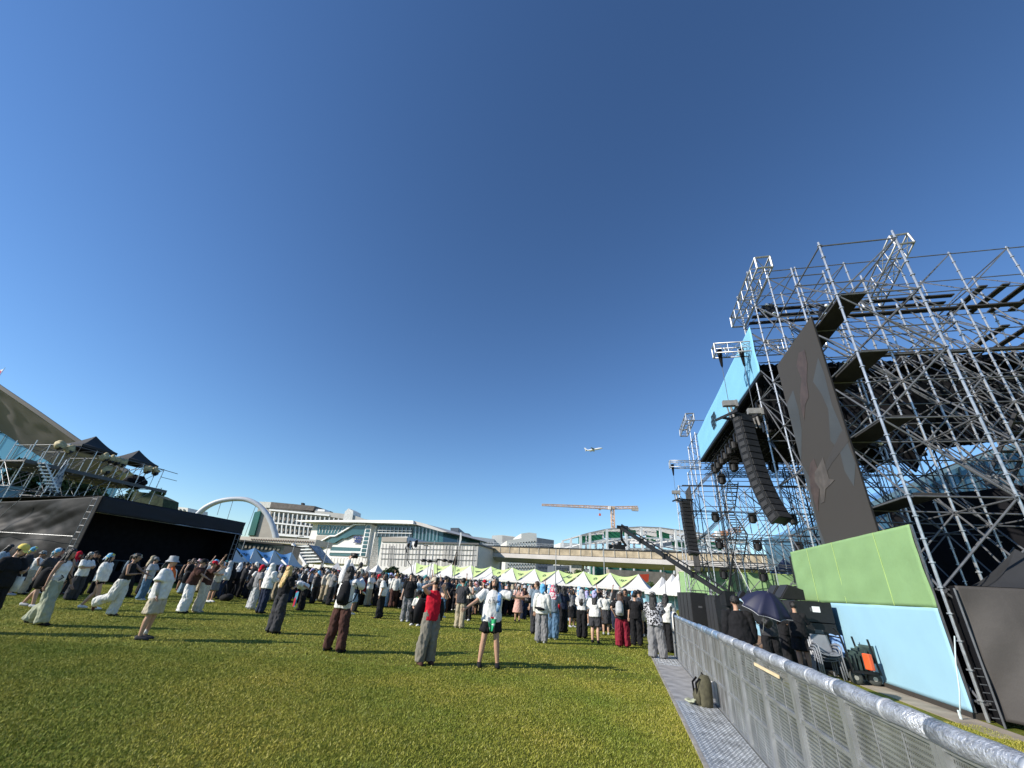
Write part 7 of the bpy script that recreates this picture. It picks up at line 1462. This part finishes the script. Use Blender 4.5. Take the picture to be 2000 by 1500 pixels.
for x, d_, p in crowd:
    vi = XR.randrange(len(VAR)); M, v = VAR[vi]; tc = XR.choice(tops); bc = XR.choice(bots); hc_ = XR.choice(hatc); hr_ = XR.choice(['black'] * 7 + ['brown'] * 2 + ['blond'] * (1 if XR.random() < .2 else 0) or ['black']); 
    face = XR.gauss(62, 45) if x < 620 else (XR.gauss(25, 50) if XR.random() < .75 else XR.uniform(120, 240))
    m = ms(XR.choice([0, 1, 1, 2]), shirt=tc, trousers=bc, shorts=bc, skirt=bc, shoes=XR.choice(['black', 'white', 'lightgrey', 'brown']), hair=hr_, cap=hc_, bucket_hat=hc_, kerchief=hc_, towel=hc_)
    nb = {'pants': 'trousers', 'shorts': 'shorts', 'skirt': 'skirt'}[v['bt']]; nt_ = {'tee': 'tee', 'long': 'sweater', 'tank': 'tank top'}[v['tp']]
    hd = ('%s %s' % (cn(hc_), {'cap': 'cap', 'bucket': 'bucket hat', 'kerchief': 'kerchief', 'towel': 'head towel'}[v['ht']])) if v['ht'] else ({'short': 'short %s hair', 'long': 'long %s hair', 'bob': '%s bob', 'tied': 'tied %s hair'}[v['hr']] % hr_)
    lab = '%s %s, %s %s, %s' % (cn(tc), nt_, cn(bc), nb, hd)
    recs.append([x, d_, p, M, m, face, lab])
ZONES = [(140, 'near the black sheet'), (330, 'before the open marquee'), (460, 'left of the arch foot'), (600, 'below the blue tents'), (730, 'below the station hall'), (860, 'below the panel block'), (1000, 'before the left green banners'), (1150, 'before the middle green banners'), (2000, 'before the right green banners')]
def zone(x): return [z for a, z in ZONES if x < a][0]
from collections import Counter
for r in recs: r.append(r[6] + ', ' + zone(r[0]))
ct = Counter(r[7] for r in recs); seen = Counter()
for r in recs:
    lab = r[7]
    if ct[lab] > 1: seen[lab] += 1; lab += ', %s from left' % order[min(10, seen[lab] - 1)]
    if len(lab.split()) > 16: lab = lab.replace(' patterned', '').replace(' denim', ' blue')
    o = person(lab, (r[2].x, r[2].y), r[5], r[3], r[4], 'people standing in the festival crowd', XR.uniform(1.56, 1.80))

# ---- the dense crowd behind them, too many to tell apart: one mesh
LOW = []
for i in range(9):
    M, inf = figure(arms=[('phone', 'phone'), ('down', 'down'), ('cross', 'cross')][i % 3], legs='stand', top=['tee', 'long', 'tee'][i % 3], topl=.04, bottom='pants', leg_w=.11, hem=.1, hair=['short', 'bob', 'short'][i % 3], hat=[None, None, 'cap', None, 'kerchief', None, None, 'towel', None][i], seed=300 + i, vox=.04)
    LOW.append(M)
pal = [SKINS[0], SKINS[1], HAIRM['black'], cm('black'), cm('charcoal'), cm('white'), cm('navy'), cm('lightgrey'), cm('cream'), cm('slate'), cm('khaki'), cm('skyblue'), cm('red'), cm('offwhite')]
vv = []; ff = []; mi = []; nv = 0; FR = random.Random(12)
cache = []
for M in LOW:
    L = []
    for k, me in M.items():
        n = len(me.vertices); co = np.empty(n * 3); me.vertices.foreach_get('co', co); L.append((k.split('#')[0], co.reshape(-1, 3), [tuple(p.vertices) for p in me.polygons]))
    cache.append(L)
made = 0; tries = 0
while made < 420 and tries < 20000:
    tries += 1; x = FR.uniform(345, 1330); d = 27 + 33 * FR.random() ** 1.3; f0 = g(x, 1300); p = Vector((f0.x, f0.y, 0)).normalized() * d
    if p.dot(E2) > 1.2 and p.dot(E1) < 62 or p.dot(E2) < tM + 2: continue
    if any((p - q).length < .42 for q in occupied): continue
    occupied.append(p); made += 1; a = FR.uniform(0, 6.28); s = FR.uniform(.90, 1.04); c_, s_ = math.cos(a) * s, math.sin(a) * s
    tpi = FR.choice([3, 3, 3, 4, 4, 5, 5, 5, 13, 7, 9, 8]); bti = FR.choice([3, 3, 4, 6, 10]); hti = FR.choice([3, 3, 5, 7, 4, 13, 11])
    for k, co, fs in FR.choice(cache):
        q = np.stack([co[:, 0] * c_ - co[:, 1] * s_ + p.x, co[:, 0] * s_ + co[:, 1] * c_ + p.y, co[:, 2] * s], 1); vv.append(q)
        ff += [tuple(i + nv for i in f) for f in fs]; m_ = {'body': FR.choice([0, 1]), 'hair': 2, 'shirt': tpi, 'trousers': bti, 'shoe': 3}.get(k, hti); mi += [m_] * len(fs); nv += len(co)
me = bpy.data.meshes.new('distant_crowd'); me.from_pydata(np.concatenate(vv).tolist(), [], ff); me.polygons.foreach_set('material_index', mi); me.polygons.foreach_set('use_smooth', [True] * len(ff))
for m in pal: me.materials.append(m)
o = bpy.data.objects.new('distant_crowd', me); C.objects.link(o); o['kind'] = 'stuff'; o['label'] = 'dense mass of distant people in front of the white tents'; o['category'] = 'crowd'
